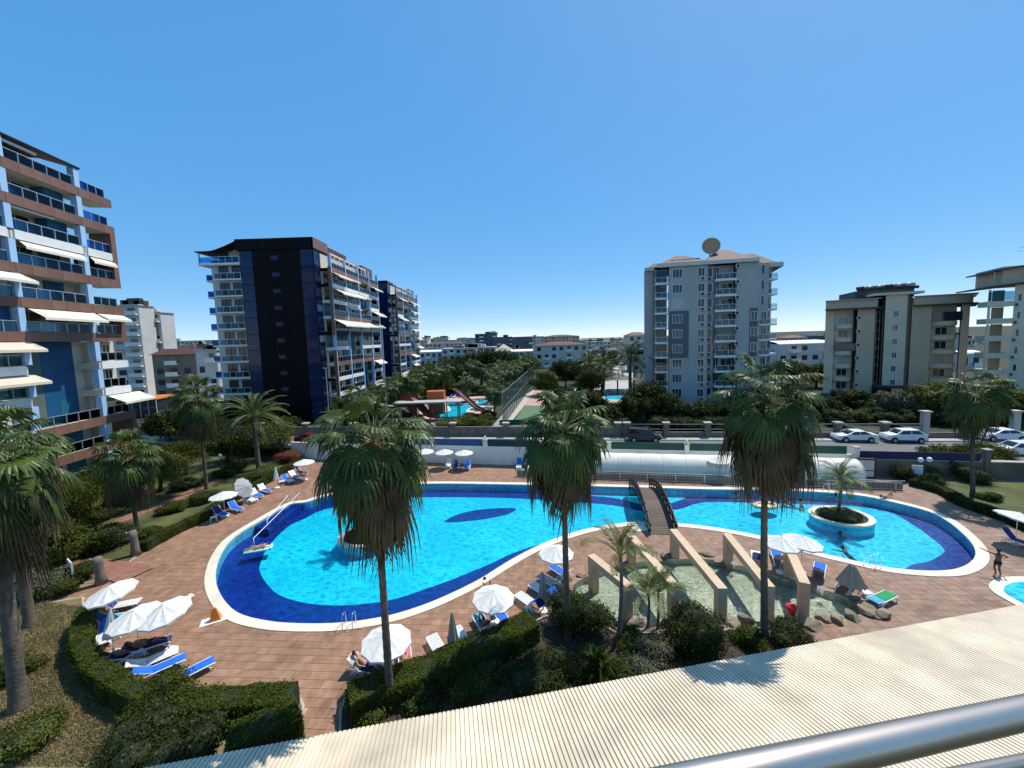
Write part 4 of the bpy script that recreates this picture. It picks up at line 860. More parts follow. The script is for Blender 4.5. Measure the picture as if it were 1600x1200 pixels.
awning(B1, F, -13.6, -6.6, -.1, LV[3] - .5, 1.4, .75); awning(B1, F, -13.6, -6.5, -.1, LV[5] - .5, 1.3, .7, 'awning_tan'); awning(B1, F, -13.6, -6.5, -.1, LV[6] - .5, 1.3, .6, 'awning_tan')
awning(B1, F, .6, 4.9, -.1, LV[7] - .5, 1.7, .8); awning(B1, F, -6.3, -.4, -.1, LV[2] - .5, .5, .5); awning(B1, F, .5, 3.4, -.1, LV[2] - .5, .4, .45); fbox('awning_box', 'white_plastic', B1, F, -6.4, -2.6, -.45, -.25, LV[1] - .65, LV[1] - .48)
# low terrace roof beyond the block
Lp = at(222, 640, 3.2); pav = thing('terrace_canopy', 'dark framed terrace shelter beyond the left block', 'shelter', (Lp.x, Lp.y, 0), R_(8))
MB().box(-4, 4, -1.5, 6, 5.4, 5.7).build('roof', M['orange_plastic'], pav); MB().box(-3.8, 3.8, -1.3, 5.8, 1.5, 5.4).build('glazing', M['pane'], pav)
for q in range(6): MB().box(-3.95 + q * 1.55, -3.85 + q * 1.55, -1.45, -1.33, 1.5, 5.4).build('mullion', M['grey_pale'], pav)

# ------------------------------------------------ dark towers with balcony sides (two alike in kind)
def tower(cx, cy, label, spec, wing=True, z_top=35.3, H=0):
    t = thing('apartment_tower', label, 'building', (cx, cy, 0)); F = 'E'
    fbox('core', 'brown_dark', t, 'S', -13.14, 0, -27.5, 0, 0, 33.4); fbox('roof_slab', 'brown_dark', t, 'S', -13.7, .25, -2.4, .3, 33.4, z_top); fbox('roof_slab_side', 'brown_clad', t, 'E', -.3, 5.2, -.02, .3, 33.4, z_top - .02)
    # glass strips: panes floor by floor
    for (a, b) in ((-13.1, -10.9), (-2.35, -.05)):
        for k in range(11):
            z = .6 + k * 2.97; o = ibox('glass_strip', 'tower_pane', t, 'S', a + .03, b - .03, .005, .05, z + .04, z + 2.9)
    for k in range(11):
        z = .6 + k * 2.97; ibox('glass_strip', 'tower_pane', t, 'E', .1, 2.0, .005, .05, z + .04, z + 2.9)
        ibox('cladding_panel', 'brown_dark', t, 'S', -10.8, -8.4, .004, .03, z, z + 2.93); ibox('cladding_panel', 'brown_dark', t, 'S', -5.2, -2.45, .004, .03, z, z + 2.93)
        if k: ibox('stair_window', 'tower_pane', t, 'S', -7.6, -6.3, .003, .03, z + 1.3, z + 2.0)
    # balcony side
    X = 2.0; lv = [30.1 - 2.95 * k for k in range(10)]; bays = [(2.4, 8.6), (8.9, 15.1), (15.4, 21.4), (21.7, 27.4)]
    fbox('inner_wall', 'cream', t, F, 2.3, 27.45, 0.01, .12, 0, 33.0)
    for k, z in enumerate(lv):
        # dark end balconies by the corner
        fbox('end_slab', 'white_paint' if k in (2, 3, 5, 6, 8) else 'brown_dark', t, F, 2.2, 2.35, .0, X, z - .35, z + .2)
        for bi, (a, b) in enumerate(bays):
            c = spec[k][bi]
            if c == 'v': continue                           # open void: the recess panel runs through
            if c in 'bd': fascia(t, F, a - .3, b + .02, X, z - .42, z + .38, 'brown_clad' if c == 'b' else 'brown_dark', split=False)
            else: fascia(t, F, a, b, X - .02, z - .36, z + .34, 'white_paint')
            fbox('balcony_slab', 'cream', t, F, a, b, .12, X - .1, z - .3, z + .2)
            glass_rail(t, F, a + .05, b - .05, X - .1, z + .36, .95, 'rail_glass', 1.3, split=False)
            if k: ibox('door', 'door_dark', t, F, a + .7, b - 1.0, .12, .16, z + .25, z + 2.35)
    for uu in (2.4, 8.75, 15.25, 21.55, 27.5):
        fbox('column', 'lightblue', t, F, uu - .16, uu + .16, X - .5, X + .03, 0, 33.0)
    fbox('edge_frame', 'brown_clad', t, F, 2.0, 2.25, X - .5, X + .06, 17.9, 30.5); fbox('edge_frame', 'brown_clad', t, F, 2.05, 2.3, X - .5, X + .06, 0, 15.)
    for (bi, k0, k1, mt) in H: fbox('recess_panel', mt, t, F, bays[bi][0], bays[bi][1], .13, .3, lv[k1] + .2, lv[k0] - .36)
    # roof terrace: pergola posts, beams, raised brown boxes
    for a, b in ((2.3, 14.9), (15.3, 20.5)): fbox('pergola_beam', 'white_paint', t, F, a, b, X - .35, X - .2, 32.85, 33.1)
    for q in range(9): fbox('pergola_post', 'white_paint', t, F, 2.4 + q * 2.2, 2.55 + q * 2.2, X - .34, X - .22, 30.5, 32.85)
    fbox('roof_box', 'redroof', t, F, 5.2, 14., -3.5, .1, 33.0, z_top - .4); fbox('roof_box', 'brown_clad', t, F, 20.8, 27.2, -6, .9, 30.5, 34.2); fbox('roof_box', 'redroof', t, F, 15., 20.8, -4.5, -.2, 33.0, 34.2)
    if wing:
        fbox('wing_wall', 'grey_pale', t, 'S', -19.2, -13.16, -14, -1.0, 0, 32.0)
        for k in range(10):
            z = 31.2 - 2.98 * (k + 1) + .3
            for uu in (-17.0, -14.6): window(t, 'S', uu, -1.0, z + 1.25, 1.75, 2.2, 'black', 'pane', 1)
            if k != 3: pass
            fbox('balcony_slab', 'white_paint', t, 'S', -18.2, -13.2, -1.0, .1, z - .28, z - .02)
            glass_rail(t, 'S', -18.1, -13.3, .02, z - .02, 1.0, 'rail_glass', 1.2, split=False)
            fbox('side_balcony', 'white_paint', t, 'W', 1.4, 5.0, 19.2, 20.6, z - .3, z - .02); ibox('glass_panel', 'rail_blue', t, 'W', 1.4, 5.0, 20.54, 20.57, z + .0, z + 1.0); ibox('glass_panel', 'rail_blue', t, 'S', -20.55, -19.25, -1.42, -1.39, z, z + 1.0)
        fbox('terrace_slab', 'white_paint', t, 'S', -20.6, -13.2, -6, .2, 30.9, 31.3); glass_rail(t, 'S', -20.5, -13.3, .1, 31.3, 1.05, 'rail_blue', 1.3, split=False)
        fbox('terrace_wall', 'cream', t, 'S', -16.5, -13.2, -6, -2.0, 31.3, 34.4)
        n = 10; mb = MB(); vs = []
        for i in range(n + 1):
            u = -20.9 + 7.6 * i / n; z = 33.2 + 1.7 * max(0, (i / n - .35)) ** 1.3 / .57; vs += [(u, -.4, z), (u, 6, z), (u, -.4, z + .18), (u, 6, z + .18)]
        fs = []
        for i in range(n): b = 4 * i; fs += [(b, b + 1, b + 5, b + 4), (b + 2, b + 6, b + 7, b + 3), (b, b + 4, b + 6, b + 2)]
        mb.add(vs, fs + [(0, 2, 3, 1)]).build('curved_canopy', M['brown_dark'], t); fbox('canopy_post', 'metal_grey', t, 'S', -20.4, -20.25, .1, .25, 31.3, 33.2)
    for (bi, k, out, a_, b_) in AW[label[:9]]: awning(t, F, bays[bi][0] + a_, bays[bi][1] + b_, X - .05, lv[k] - .45 if k >= 0 else 33, out, .55 * out)
    return t
mt = mat('tower_pane', (.006, .02, .07), .1, .5, .25, spec=.35); M['tower_pane'] = mt
AW = {'dark glas': [(0, 0, 1.5, 0, 0), (1, 0, .6, 0, 0), (3, 0, 1.4, 0, 0), (0, 1, 2.0, 0, 0), (1, 1, 1.6, 0, 0), (2, 1, .5, 0, 0), (3, 2, 2.0, 0, 0), (0, 3, 2.1, 0, 0), (1, 3, 2.0, 0, 0), (2, 3, 1.7, 0, 0), (3, 3, 1.5, 0, 0), (3, 6, 1.4, 0, 0), (3, 8, 1.8, 0, 0), (1, 2, .5, 0, 0)],
      'second da': [(0, 0, 1.7, 0, 0), (2, 0, 1.5, 0, 0), (3, 0, 1.6, 0, 0), (2, 1, 1.6, 0, 0), (3, 1, 1.6, 0, 0), (0, 2, 1.8, 0, 0), (2, 2, 1.7, 0, 0), (3, 2, 1.7, 0, 0), (2, 3, 1.6, 0, 0), (3, 3, 1.7, 0, 0), (3, 4, 1.6, 0, 0), (3, 5, 1.8, 0, 0), (2, 6, 1.5, 0, 0), (2, 7, 1.5, 0, 0), (0, 8, 1.6, 0, 0)]}
SP1 = ['bbbb', 'wwww', 'wwvw', 'bbbd', 'dddd', 'wvww', 'bbbb', 'wwvw', 'wwvw', 'bbbb']; SP2 = ['bbbb', 'bbbb', 'wvww', 'wvww', 'bbbb', 'wwvw', 'bbbb', 'wvww', 'wwvw', 'bbbb']
c2 = at_y(487, 371, 70.7)
tower(c2.x, 70.7, 'dark glass fronted tower with white side wing and many awnings', SP1, True, H=[(2, 1, 3, 'teal'), (1, 4, 6, 'teal'), (2, 6, 9, 'bluepanel'), (0, 2, 3, 'teal'), (0, 4, 5, 'greenpanel')])
tower(c2.x - .3, 113, 'second dark tower with awnings standing behind the first', SP2, False, 34.0, H=[(1, 1, 4, 'bluepanel'), (2, 4, 6, 'teal'), (1, 6, 8, 'teal'), (2, 7, 9, 'teal')])

def slab(name, mt, par, a, b, y0, y1, z0, z1, sl): return MB().prism([(a, y0), (b, y0), (b + sl * (y1 - y0), y1), (a + sl * (y1 - y0), y1)], z0, z1).build(name, M[mt], par)
# ------------------------------------------------ grey block with dish
gx = at_y(1012, 430, 75).x
B3 = thing('apartment_building', 'grey ten storey block with red roof and big round dish', 'building', (gx, 75, 0), R_(-12)); S = 'S'
def X3(px): return (px - 1012) * .1135
rows = [27.35 - 2.84 * r for r in range(10)]
def seg(name, a, b, v, mt='grey_wall', z1=28.6, z0=0., back=-12): return slab(name, mt, B3, X3(a), X3(b), -v, -back, z0, z1, .17)
seg('wall', 1010, 1026, -3.5, 'grey_wall'); seg('wall', 1026, 1046, -2.2, 'grey_wall'); seg('wall', 1046, 1106, 0); seg('wall', 1106, 1117, -1.2); seg('wall', 1117, 1150, -2.0); seg('wall', 1150, 1181, -.2)
seg('wall', 1181, 1203, -2.0); seg('wall', 1203, 1214, -4.0, 'grey_wall')
# angled right corner face
MB().prism([(X3(1180), .21), (X3(1203), 3.2), (X3(1203), 12), (X3(1180), 12)], 0, 28.6).build('corner_wall', M['grey_wall'], B3)
fbox('dark_panel', 'grey_dark', B3, S, X3(1046.5), X3(1077), .002, .12, rows[5] - 1.75, rows[3] + 1.5); fbox('dark_panel', 'grey_dark', B3, S, X3(1170), X3(1181.5), -.198, -.08, rows[5] - 1.75, rows[3] + 1.5)
for r, z in enumerate(rows):
    vp = .12 if 3 <= r <= 5 else 0
    window(B3, S, X3(1059), vp, z, 1.75, 1.65, pn='curtain' if r == 2 else 'pane', bars=2); window(B3, S, X3(1096), 0, z, 1.2, 1.55, bars=1); aircon(B3, S, X3(1098), .02, z - 1.2)
    window(B3, S, X3(1112), -1.2, z, .85, 1.7, bars=0); aircon(B3, S, X3(1111), -1.18, z - 1.25)
    # centre balcony
    fbox('balcony_slab', 'white_paint', B3, S, X3(1117.5), X3(1149), -2, .25, z - 1.85, z - 1.45); glass_rail(B3, S, X3(1118.5), X3(1148), .15, z - 1.45, .95, 'clear_glass', 1., split=False)
    window(B3, S, X3(1124), -2, z - .15, 1.0, 2.2, 'white_paint'); window(B3, S, X3(1140), -2, z - .1, 2.0, 1.6, 'white_paint', pn='curtain' if r in (0, 4) else 'pane'); aircon(B3, S, X3(1151), -.18, z + .7)
    if r in (4, 7): fbox('glazing', 'clear_glass', B3, S, X3(1118.5), X3(1148), .1, .13, z - .45, z + .95)
    # left balcony
    fbox('balcony_slab', 'white_paint', B3, S, X3(1025), X3(1046), -2.2, -.3, z - 1.85, z - 1.5); glass_rail(B3, S, X3(1025.5), X3(1045.5), -.4, z - 1.5, .95, 'clear_glass', 1., split=False)
    window(B3, S, X3(1035), -2.2, z, 1.6, 1.9, 'black'); aircon(B3, S, X3(1040), -2.18, z + 1.0)
    if r in (0, 3, 6): fbox('glazing', 'clear_glass', B3, S, X3(1025.5), X3(1045.5), -.45, -.42, z - .5, z + .95)
    # right corner windows and balconies
    window(B3, S, X3(1176), -.08 if 3 <= r <= 5 else -.2, z, 1.15, 1.7) if r >= 3 else window(B3, S, X3(1190), -1.5, z, 1.1, 1.8)
    fbox('balcony_slab', 'white_paint', B3, S, X3(1184), X3(1203), -3, -1.2, z - 1.8, z - 1.5) if r >= 3 else None
    if r >= 3: glass_rail(B3, S, X3(1185), X3(1202.5), -1.25, z - 1.5, .9, 'clear_glass', 1., split=False); window(B3, S, X3(1196), -1.99, z, 1.0, 1.7)
    fbox('side_balcony', 'white_paint', B3, S, X3(1203), X3(1222), -6.5, -3.6, z - 1.75, z - 1.4); glass_rail(B3, S, X3(1204), X3(1221.5), -3.65, z - 1.4, .9, 'clear_glass', 1.2, split=False)
    fbox('balcony_wall', 'grey_dark', B3, S, X3(1203), X3(1213.5), -4.0, -3.95, z - 1.4, z + 1.0) if r > 4 else window(B3, S, X3(1208), -4., z, .9, 1.8)
slab('eave', 'grey_pale', B3, X3(1010), X3(1026), -(-2.9), 12, 28.6, 29.3, .17); slab('eave', 'grey_pale', B3, X3(1026), X3(1106), -(.5), 12, 28.6, 29.35, .17); slab('eave', 'grey_pale', B3, X3(1106), X3(1181), -(.3), 12, 28.62, 29.3, .17); slab('eave', 'grey_pale', B3, X3(1181), X3(1226), -(-2.6), 12, 27.9, 28.7, .17)
def hip(a, b, y0, y1, z, h, name='roof', par=B3, mt='redroof'):
    m = min((b - a), (y1 - y0)) * .42
    MB().add([(a, y0, z), (b, y0, z), (b, y1, z), (a, y1, z), (a + m, y0 + m, z + h), (b - m, y0 + m, z + h), (b - m, y1 - m, z + h), (a + m, y1 - m, z + h)], [(0, 1, 5, 4), (1, 2, 6, 5), (2, 3, 7, 6), (3, 0, 4, 7), (4, 5, 6, 7)]).build(name, M[mt], par)
hip(X3(1030), X3(1108), .2, 9, 29.36, 2.0); hip(X3(1098), X3(1184), 1.2, 11, 29.32, 2.8); hip(X3(1155), X3(1218), 3., 11, 28.75, 2.4); hip(X3(1016), X3(1045), 3.4, 9, 29.32, 1.0)
for q in range(5): MB().box(X3(1050) + q * 1.1, X3(1050) + q * 1.1 + .95, 1.5, 3.2, 30.0 + q * .02, 30.15 + q * .02).build('solar_panel', M['pane'], B3)
dz = z_at(gx + X3(1121), 80, 391); mbd = MB()
mbd.lathe([(0, 0), (.5, .07), (1.0, .28), (1.62, .66), (1.65, .68), (1.62, .6), (1.0, .2), (.5, 0), (0, -.07)], 28); od = mbd.build('dish', mat('dish_mesh', (.40, .27, .16), .7, .2, 3.), B3, smooth=True); od.location = (X3(1122), 5.2, dz); od.rotation_euler = (R_(80), 0, R_(-8))
MB().tube([(X3(1122), 5.6, 30.5), (X3(1122), 5.4, dz)], .16, 8).build('dish_mast', M['metal_grey'], B3)
# ------------------------------------------------ tan block with stair tower
tx = at_y(1292, 480, 85).x
B4 = thing('tan_apartment_building', 'tan block with curved balconies, stair tower and roof tanks', 'building', (tx, 85, 0), R_(-22))
def X4(px): return (px - 1292) * .1017
def seg4(name, a, b, v, mt='tan_wall', z1=20.4, z0=0., back=-13): return slab(name, mt, B4, X4(a), X4(b), -v, -back, z0, z1, .5)
seg4('wall', 1294, 1310, -1.2, 'tan_light'); seg4('wall', 1310, 1345, -2.0, 'tan_light'); seg4('wall', 1345, 1374, 0); seg4('wall', 1374, 1390, -1.5, 'brown_dark', 21.9); seg4('stair_tower', 1387, 1421, .8, 'tan_light', 22.6); seg4('wall', 1421, 1432, -.4, 'tan_brown', 22.2); seg4('wall', 1432, 1462, .1); seg4('wall', 1462, 1508, -1.8, 'tan_light'); seg4('wall', 1508, 1520, -.4, 'tan_light')
for k in range(8):
    z = 18.7 - 2.85 * k
    if k < 7: window(B4, S, X4(1404), .8, z, .85, 1.25, 'white_paint', bars=1)
    zz = 17.3 - 2.87 * k
    if zz > 1:
        for a, b, v in ((1310, 1346, -2.0), (1462, 1510, -1.8)):
            n = 8; pts = [(X4(a) + (X4(b) - X4(a)) * i / n, -(v + (1.9) * math.sin(math.pi * i / n) ** .6)) for i in range(n + 1)]
            MB().prism(pts + [(X4(b), -v + .2), (X4(a), -v + .2)], zz - 1.3, zz - .45, bottom=True).build('balcony', M['tan_light'], B4)
            wn_ = window(B4, S, X4((a + b) / 2), v, zz + .45, 1.9, 1.6, 'white_paint', 'pane' if k % 3 else 'curtain'); aircon(B4, S, X4(b + (4 if a < 1400 else -45)) - .2, -.1 if a < 1400 else -1.2, zz + .9)
        if k in (0,): fbox('glazing', 'pane', B4, S, X4(1464), X4(1508), -.2, -.1, zz - .4, zz + 1.4)
        if k in (2,): fbox('glazing', 'pane', B4, S, X4(1312), X4(1344), -.3, -.2, zz - .4, zz + 1.2)
for k in range(9): MB().box(X4(1375), X4(1388), 1.2, 1.32, 4 + k * 1.9, 4.12 + k * 1.9).build('stair_grille', M['tan_wall'], B4)
for k in range(4): MB().box(X4(1376) + k * .52, X4(1376) + k * .52 + .08, 1.2, 1.3, 2.5, 20.2).build('stair_grille', M['tan_wall'], B4)
for a, b in ((1286, 1380), (1430, 1524)): slab('soffit', 'roof_dark', B4, X4(a), X4(b), -1.1, 13, 19.95, 20.3, .5); slab('attic', 'tan_wall', B4, X4(a + 3), X4(b - 4), -.3, 13, 20.3, 22.0, .5); slab('attic_roof', 'metal_grey', B4, X4(a), X4(b), -.9, 13, 22.0, 22.15, .5)
fbox('tower_cap', 'tan_light', B4, S, X4(1366), X4(1444), -10, 1.3, 22.6, 23.1); fbox('upper_roof', 'roof_dark', B4, S, X4(1348), X4(1445), -11, -2.5, 22.2, 24.0)
for k in range(12):
    px = 1352 + k * 8; MB().tube([(X4(px), 3 + (k % 2), 24.6 + .02 * k), (X4(px) + 1.2, 3 + (k % 2), 24.75 + .02 * k)], .36, 8).build('water_tank', M['metal_grey' if k % 3 else 'roof_dark'], B4, smooth=True); MB().box(X4(px) - .1, X4(px) + 1.2, 2.4, 2.5, 23.9, 24.5).build('tank_stand', M['black'], B4)
n = 8; MB().prism([(X4(1375) + i * .55, -1.6 - .5 * math.sin(math.pi * i / 8)) for i in range(9)] + [(X4(1375) + 4.4, 0), (X4(1375), 0)], 3.4, 3.8, bottom=True).build('porch_roof', M['roof_dark'], B4); fbox('entrance', 'door_dark', B4, S, X4(1376), X4(1404), .81, .86, 1.6, 3.3)
# ------------------------------------------------ beige block at the right edge
bx = at_y(1556, 450, 69).x
B5 = thing('beige_apartment_building', 'beige block with open balconies at the right edge', 'building', (bx, 69, 0), R_(-30))
slab('wall', 'tan_light', B5, 3.2, 9.5, -.4, 14, 0, 22.6, .6); slab('wall', 'tan_wall', B5, 9.5, 13, -1.2, 14, 0, 22.6, .6); fbox('wall', 'tan_wall', B5, S, 13, 40, -14, -.3, 0, 22.6)
for k in range(7):
    z = 20.4 - 3.05 * k; fbox('balcony', 'tan_light', B5, S, -1.6, 3.2, -3.4, .6, z - 1.4, z - .45); fbox('balcony_post', 'tan_light', B5, S, -1.3, -.9, .1, .45, z - .45, z + 1.6)
    fbox('back_wall', 'tan_wall', B5, S, 1.0, 3.2, -3.3, -3.1, z - .45, z + 1.6); window(B5, S, 4.2, .4, z, .7, 1.3, bars=0); aircon(B5, S, 3.6, .42, z - 1.2); window(B5, S, 8.6, .4, z - .3, .5, 1.2, bars=0)
    fbox('glazing', 'pane', B5, S, 13.2, 16.6, -.29, -.2, z - .7, z + 1.1); fbox('balcony', 'tan_light', B5, S, 13., 20, -.29, 1.0, z - 1.7, z - .75); aircon(B5, S, 12.2, 1.22, z - .2)
    if k in (0,): fbox('glazing', 'rail_glass', B5, S, -1.5, 3.1, .5, .54, z - .4, z + 1.2)
for z0_, ex in ((22.6, 1.2),): MB().add([(-2.4, -1.4, 22.3), (40, -2.2, 25.0), (40, 12, 25.0), (-2.4, 12, 22.3), (-2.4, -1.4, 22.55), (40, -2.2, 25.3), (40, 12, 25.3), (-2.4, 12, 22.55)], [(0, 1, 5, 4), (4, 5, 6, 7), (3, 2, 1, 0), (0, 4, 7, 3)]).build('roof', M['roof_dark'], B5)
MB().add([(-.6, 0, 25.2), (40, -1, 28.6), (40, 12, 28.6), (-.6, 12, 25.2), (-.6, 0, 25.45), (40, -1, 28.85), (40, 12, 28.85), (-.6, 12, 25.45)], [(0, 1, 5, 4), (4, 5, 6, 7), (3, 2, 1, 0), (0, 4, 7, 3)]).build('upper_roof', M['roof_dark'], B5); fbox('attic', 'tan_wall', B5, S, 1.5, 40, -12, -1, 22.8, 26); fbox('attic_post', 'tan_wall', B5, S, -.3, -.1, -.6, -.4, 22.6, 25.2)
MB().tube([(6.4, 3, 25), (6.4, 3, 29.5)], .04, 5).build('aerial_mast', M['metal_grey'], B5)
for z in (28.6, 29.2): MB().tube([(4.9, 3, z), (8.2, 3, z + .1)], .03, 4).build('aerial_arm', M['metal_grey'], B5)

B5.scale = (.66, .8, 1.0)
# ------------------------------------------------ the town beyond
def far_house(px0, px1, py_top, Y, label, wall='grey_pale', roof='flat', floors=None, seed=0, group=None, depth_=None, roofm='redroof', wins=True, z0=1.6, rail=True):
    a, b = at_y(px0, py_top, Y), at_y(px1, py_top, Y); zt = (a.z + b.z) / 2; w = b.x - a.x; r = random.Random(seed); dp = depth_ or w * .8
    t = thing('far_building', label, 'building', (a.x, Y, 0), 0, group); body_top = zt - (1.6 if roof == 'hip' else (1.0 if roof == 'vault' else .0))
    MB().prism([(0, 0), (w, 0), (w, dp), (0, dp)], z0, body_top).build('wall', M[wall], t)
    nf = floors or max(1, int((body_top - z0) / 3)); fh = (body_top - z0) / nf; nw = max(2, int(w / 3.2)); pw = w / nw
    if wins:
        mb = MB(); fr = MB()
        for f in range(nf):
            z = z0 + f * fh + fh * .3
            for k in range(nw):
                if r.random() < .12: continue
                x = k * pw + pw * .25; bal = (k % 3 == 1)
                mb.box(x, x + pw * .5, -.03, .1, z, z + fh * .5)
                if bal and rail: fr.box(x - pw * .2, x + pw * .7, -1.0, 0, z - fh * .22, z - fh * .1); fr.box(x - pw * .2, x + pw * .7, -1.0, -.94, z - fh * .1, z + fh * .16)
        o = mb.build('windows', M['pane'], t); o['kind'] = 'stuff'
        if fr.v: o = fr.build('balconies', M['wall_white' if wall != 'wall_white' else 'grey_pale'], t); o['kind'] = 'stuff'
    if roof == 'hip': hip(-.6, w + .6, -.6, dp + .6, body_top, 1.7, 'roof', t, roofm)
    elif roof == 'vault': MB().grid(lambda u, v: (u * w, dp / 2 - dp / 2 * math.cos(math.pi * v), body_top + 1.0 * math.sin(math.pi * v)), 1, 10).build('roof', M[roofm], t, smooth=True)
    elif roof == 'tent':
        MB().add([(0, 0, body_top), (w, 0, body_top), (w, dp, body_top), (0, dp, body_top), (w * .5, dp * .5, body_top + 4)], [(0, 1, 4), (1, 2, 4), (2, 3, 4), (3, 0, 4)]).build('roof', M[roofm], t)
    else:
        MB().prism([(-.3, -.3), (w + .3, -.3), (w + .3, dp), (-.3, dp)], body_top, body_top + .35).build('parapet', M[wall], t)
        for k in range(r.randint(2, 4)):
            x = r.uniform(0, w - 2); hh = r.uniform(.8, 2.2); MB().box(x, x + r.uniform(1.5, w * .25 + 1.5), dp * .3, dp * .6, body_top + .35, body_top + .35 + hh).build('roof_hut', M[r.choice(['grey_pale', 'roof_dark', 'redroof'])], t)
    return t
for k, h in enumerate((
    (168, 216, 478, 118, 'tall white far block with balconies seen just right of the left block', 'grey_pale', 'flat'), (212, 250, 489, 124, 'white far block with slanting roof above the red roofed house', 'grey_pale', 'flat'),
    (236, 322, 545, 112, 'brownish house with red roof left of the dark tower', 'tan_brown', 'hip'), (305, 338, 548, 104, 'pale house tucked against the white tower wing', 'grey_pale', 'flat'),
    (663, 722, 534, 300, 'pale far building with gabled top right of the second tower', 'grey_pale', 'hip'), (640, 668, 528, 360, 'distant building peeping over beside the second tower', 'tan_light', 'flat'), (742, 776, 522, 330, 'dark far hotel with stepped top', 'grey_dark', 'flat'), (770, 802, 527, 320, 'grey far hotel wing beside the dark one', 'grey_dark', 'flat'), (800, 832, 524, 310, 'dark far building with arched gable', 'grey_dark', 'vault'),
    (832, 850, 526, 420, 'small tan far building between the gable and the red roofs', 'tan_light', 'flat'), (850, 905, 523, 360, 'brown roofed far building with dish behind the grey house', 'tan_wall', 'hip'), (836, 918, 534, 185, 'grey house with long red roof at the end of the court', 'grey_pale', 'hip'), (655, 700, 547, 220, 'low white vaulted hall behind the palms', 'grey_pale', 'vault'), (690, 742, 545, 215, 'low pale shopping hall behind the trees', 'grey_pale', 'flat'),
    (738, 775, 543, 230, 'low hall with white sign boards', 'grey_pale', 'flat'), (772, 802, 548, 225, 'low hall under a cream tent roof', 'cream', 'tent'), (798, 842, 546, 205, 'pale low hall with white barrel roof beside the grey house', 'grey_pale', 'vault'), (918, 955, 534, 330, 'row of beige far flats left of the avenue', 'tan_light', 'flat'), (950, 985, 533, 380, 'second row of beige far flats along the avenue', 'tan_light', 'flat'), (982, 1014, 519, 190, 'beige building with roof tanks beside the grey block', 'tan_light', 'hip'), (986, 1016, 556, 150, 'white low building at the foot of the grey block', 'grey_pale', 'flat'),
    (1216, 1300, 532, 130, 'white shop hall with pale green roof between the grey and tan blocks', 'grey_pale', 'vault'), (1226, 1262, 524, 280, 'far brown roofs above the white shop hall', 'tan_wall', 'hip'), (1262, 1300, 525, 320, 'far dark roofed building beside the tan block', 'grey_dark', 'flat'), (1500, 1535, 548, 120, 'pale roofed hall seen between the two beige blocks', 'grey_pale', 'vault'), (870, 905, 528, 520, 'distant flats on the skyline behind the red roof', 'tan_light', 'flat'), (700, 745, 531, 600, 'faint distant flats on the skyline', 'grey_pale', 'flat'), (905, 1000, 530, 700, 'long distant row of pale flats on the skyline', 'tan_light', 'flat'), (255, 335, 533, 300, 'distant roofs behind the red roofed house', 'tan_light', 'flat'))):
    far_house(*h[:5], depth_=5 if h[0] < 330 else None, wall=h[5], roof=h[6], seed=k, roofm={'far brown roofs above the white shop hall': 'redroof'}.get(h[4], 'redroof') if h[6] == 'hip' else ('wall_white' if h[6] == 'vault' else 'awning_tan'))
# the rest of the low town filling the skyline
rr = random.Random(44); KN = {'grey_pale': 'pale grey', 'tan_light': 'sand coloured', 'tan_wall': 'tan', 'cream': 'cream', 'grey_wall': 'grey', 'tan_brown': 'brown'}
def ordn(i): return ['first', 'second', 'third', 'fourth', 'fifth', 'sixth', 'seventh', 'eighth', 'ninth', 'tenth', 'eleventh', 'twelfth', 'thirteenth', 'fourteenth', 'fifteenth', 'sixteenth', 'seventeenth', 'eighteenth', 'nineteenth', 'twentieth'][i]
for lbl, x0, x1, n, (t0, t1), (d0, d1) in (('nearer town row between the towers', 648, 1010, 17, (541, 551), (235, 300)), ('middle town row between the towers', 645, 1012, 18, (534, 541), (380, 470)), ('skyline row between the towers', 640, 1012, 19, (527, 534), (560, 800)), ('row between the grey and tan blocks', 1222, 1300, 6, (525, 532), (300, 420)), ('row left of the dark tower', 232, 335, 8, (538, 546), (210, 300)), ('row between the two beige blocks', 1500, 1540, 3, (520, 530), (200, 300))):
    w = (x1 - x0) / n
    for i in range(n):
        a = x0 + w * i + rr.uniform(-.25, .25) * w; b = a + w * rr.uniform(.75, 1.25); wl_ = rr.choice(list(KN)); rf = rr.choice(['flat', 'hip', 'flat', 'hip', 'vault']) if w > 8 else 'flat'
        far_house(a, b, rr.uniform(t0, t1) - (a - 800) * .0, rr.uniform(d0, d1), '%s %s roofed building, %s from left, %s' % (KN[wl_], {'flat': 'flat', 'hip': 'red', 'vault': 'round'}[rf], ordn(i), lbl), wl_, rf, seed=100 + i, roofm='redroof' if rf == 'hip' else 'grey_pale', group=lbl)
# avenue running away from us, right of centre
av = [at(p[0], p[1], 1.75) for p in ((945, 612), (962, 600), (972, 580), (982, 566))]
strip('avenue', av, 9, 1.66, M['concrete'], kind='structure')
# ================================================================== MIDDLE DISTANCE
Z1 = 1.66
def zp(pts, x0=640, y0=580, k=7.273, z=Z1): return [(q.x, q.y) for q in (at(x0 + a / k, y0 + b / k, z) for a, b in pts)]
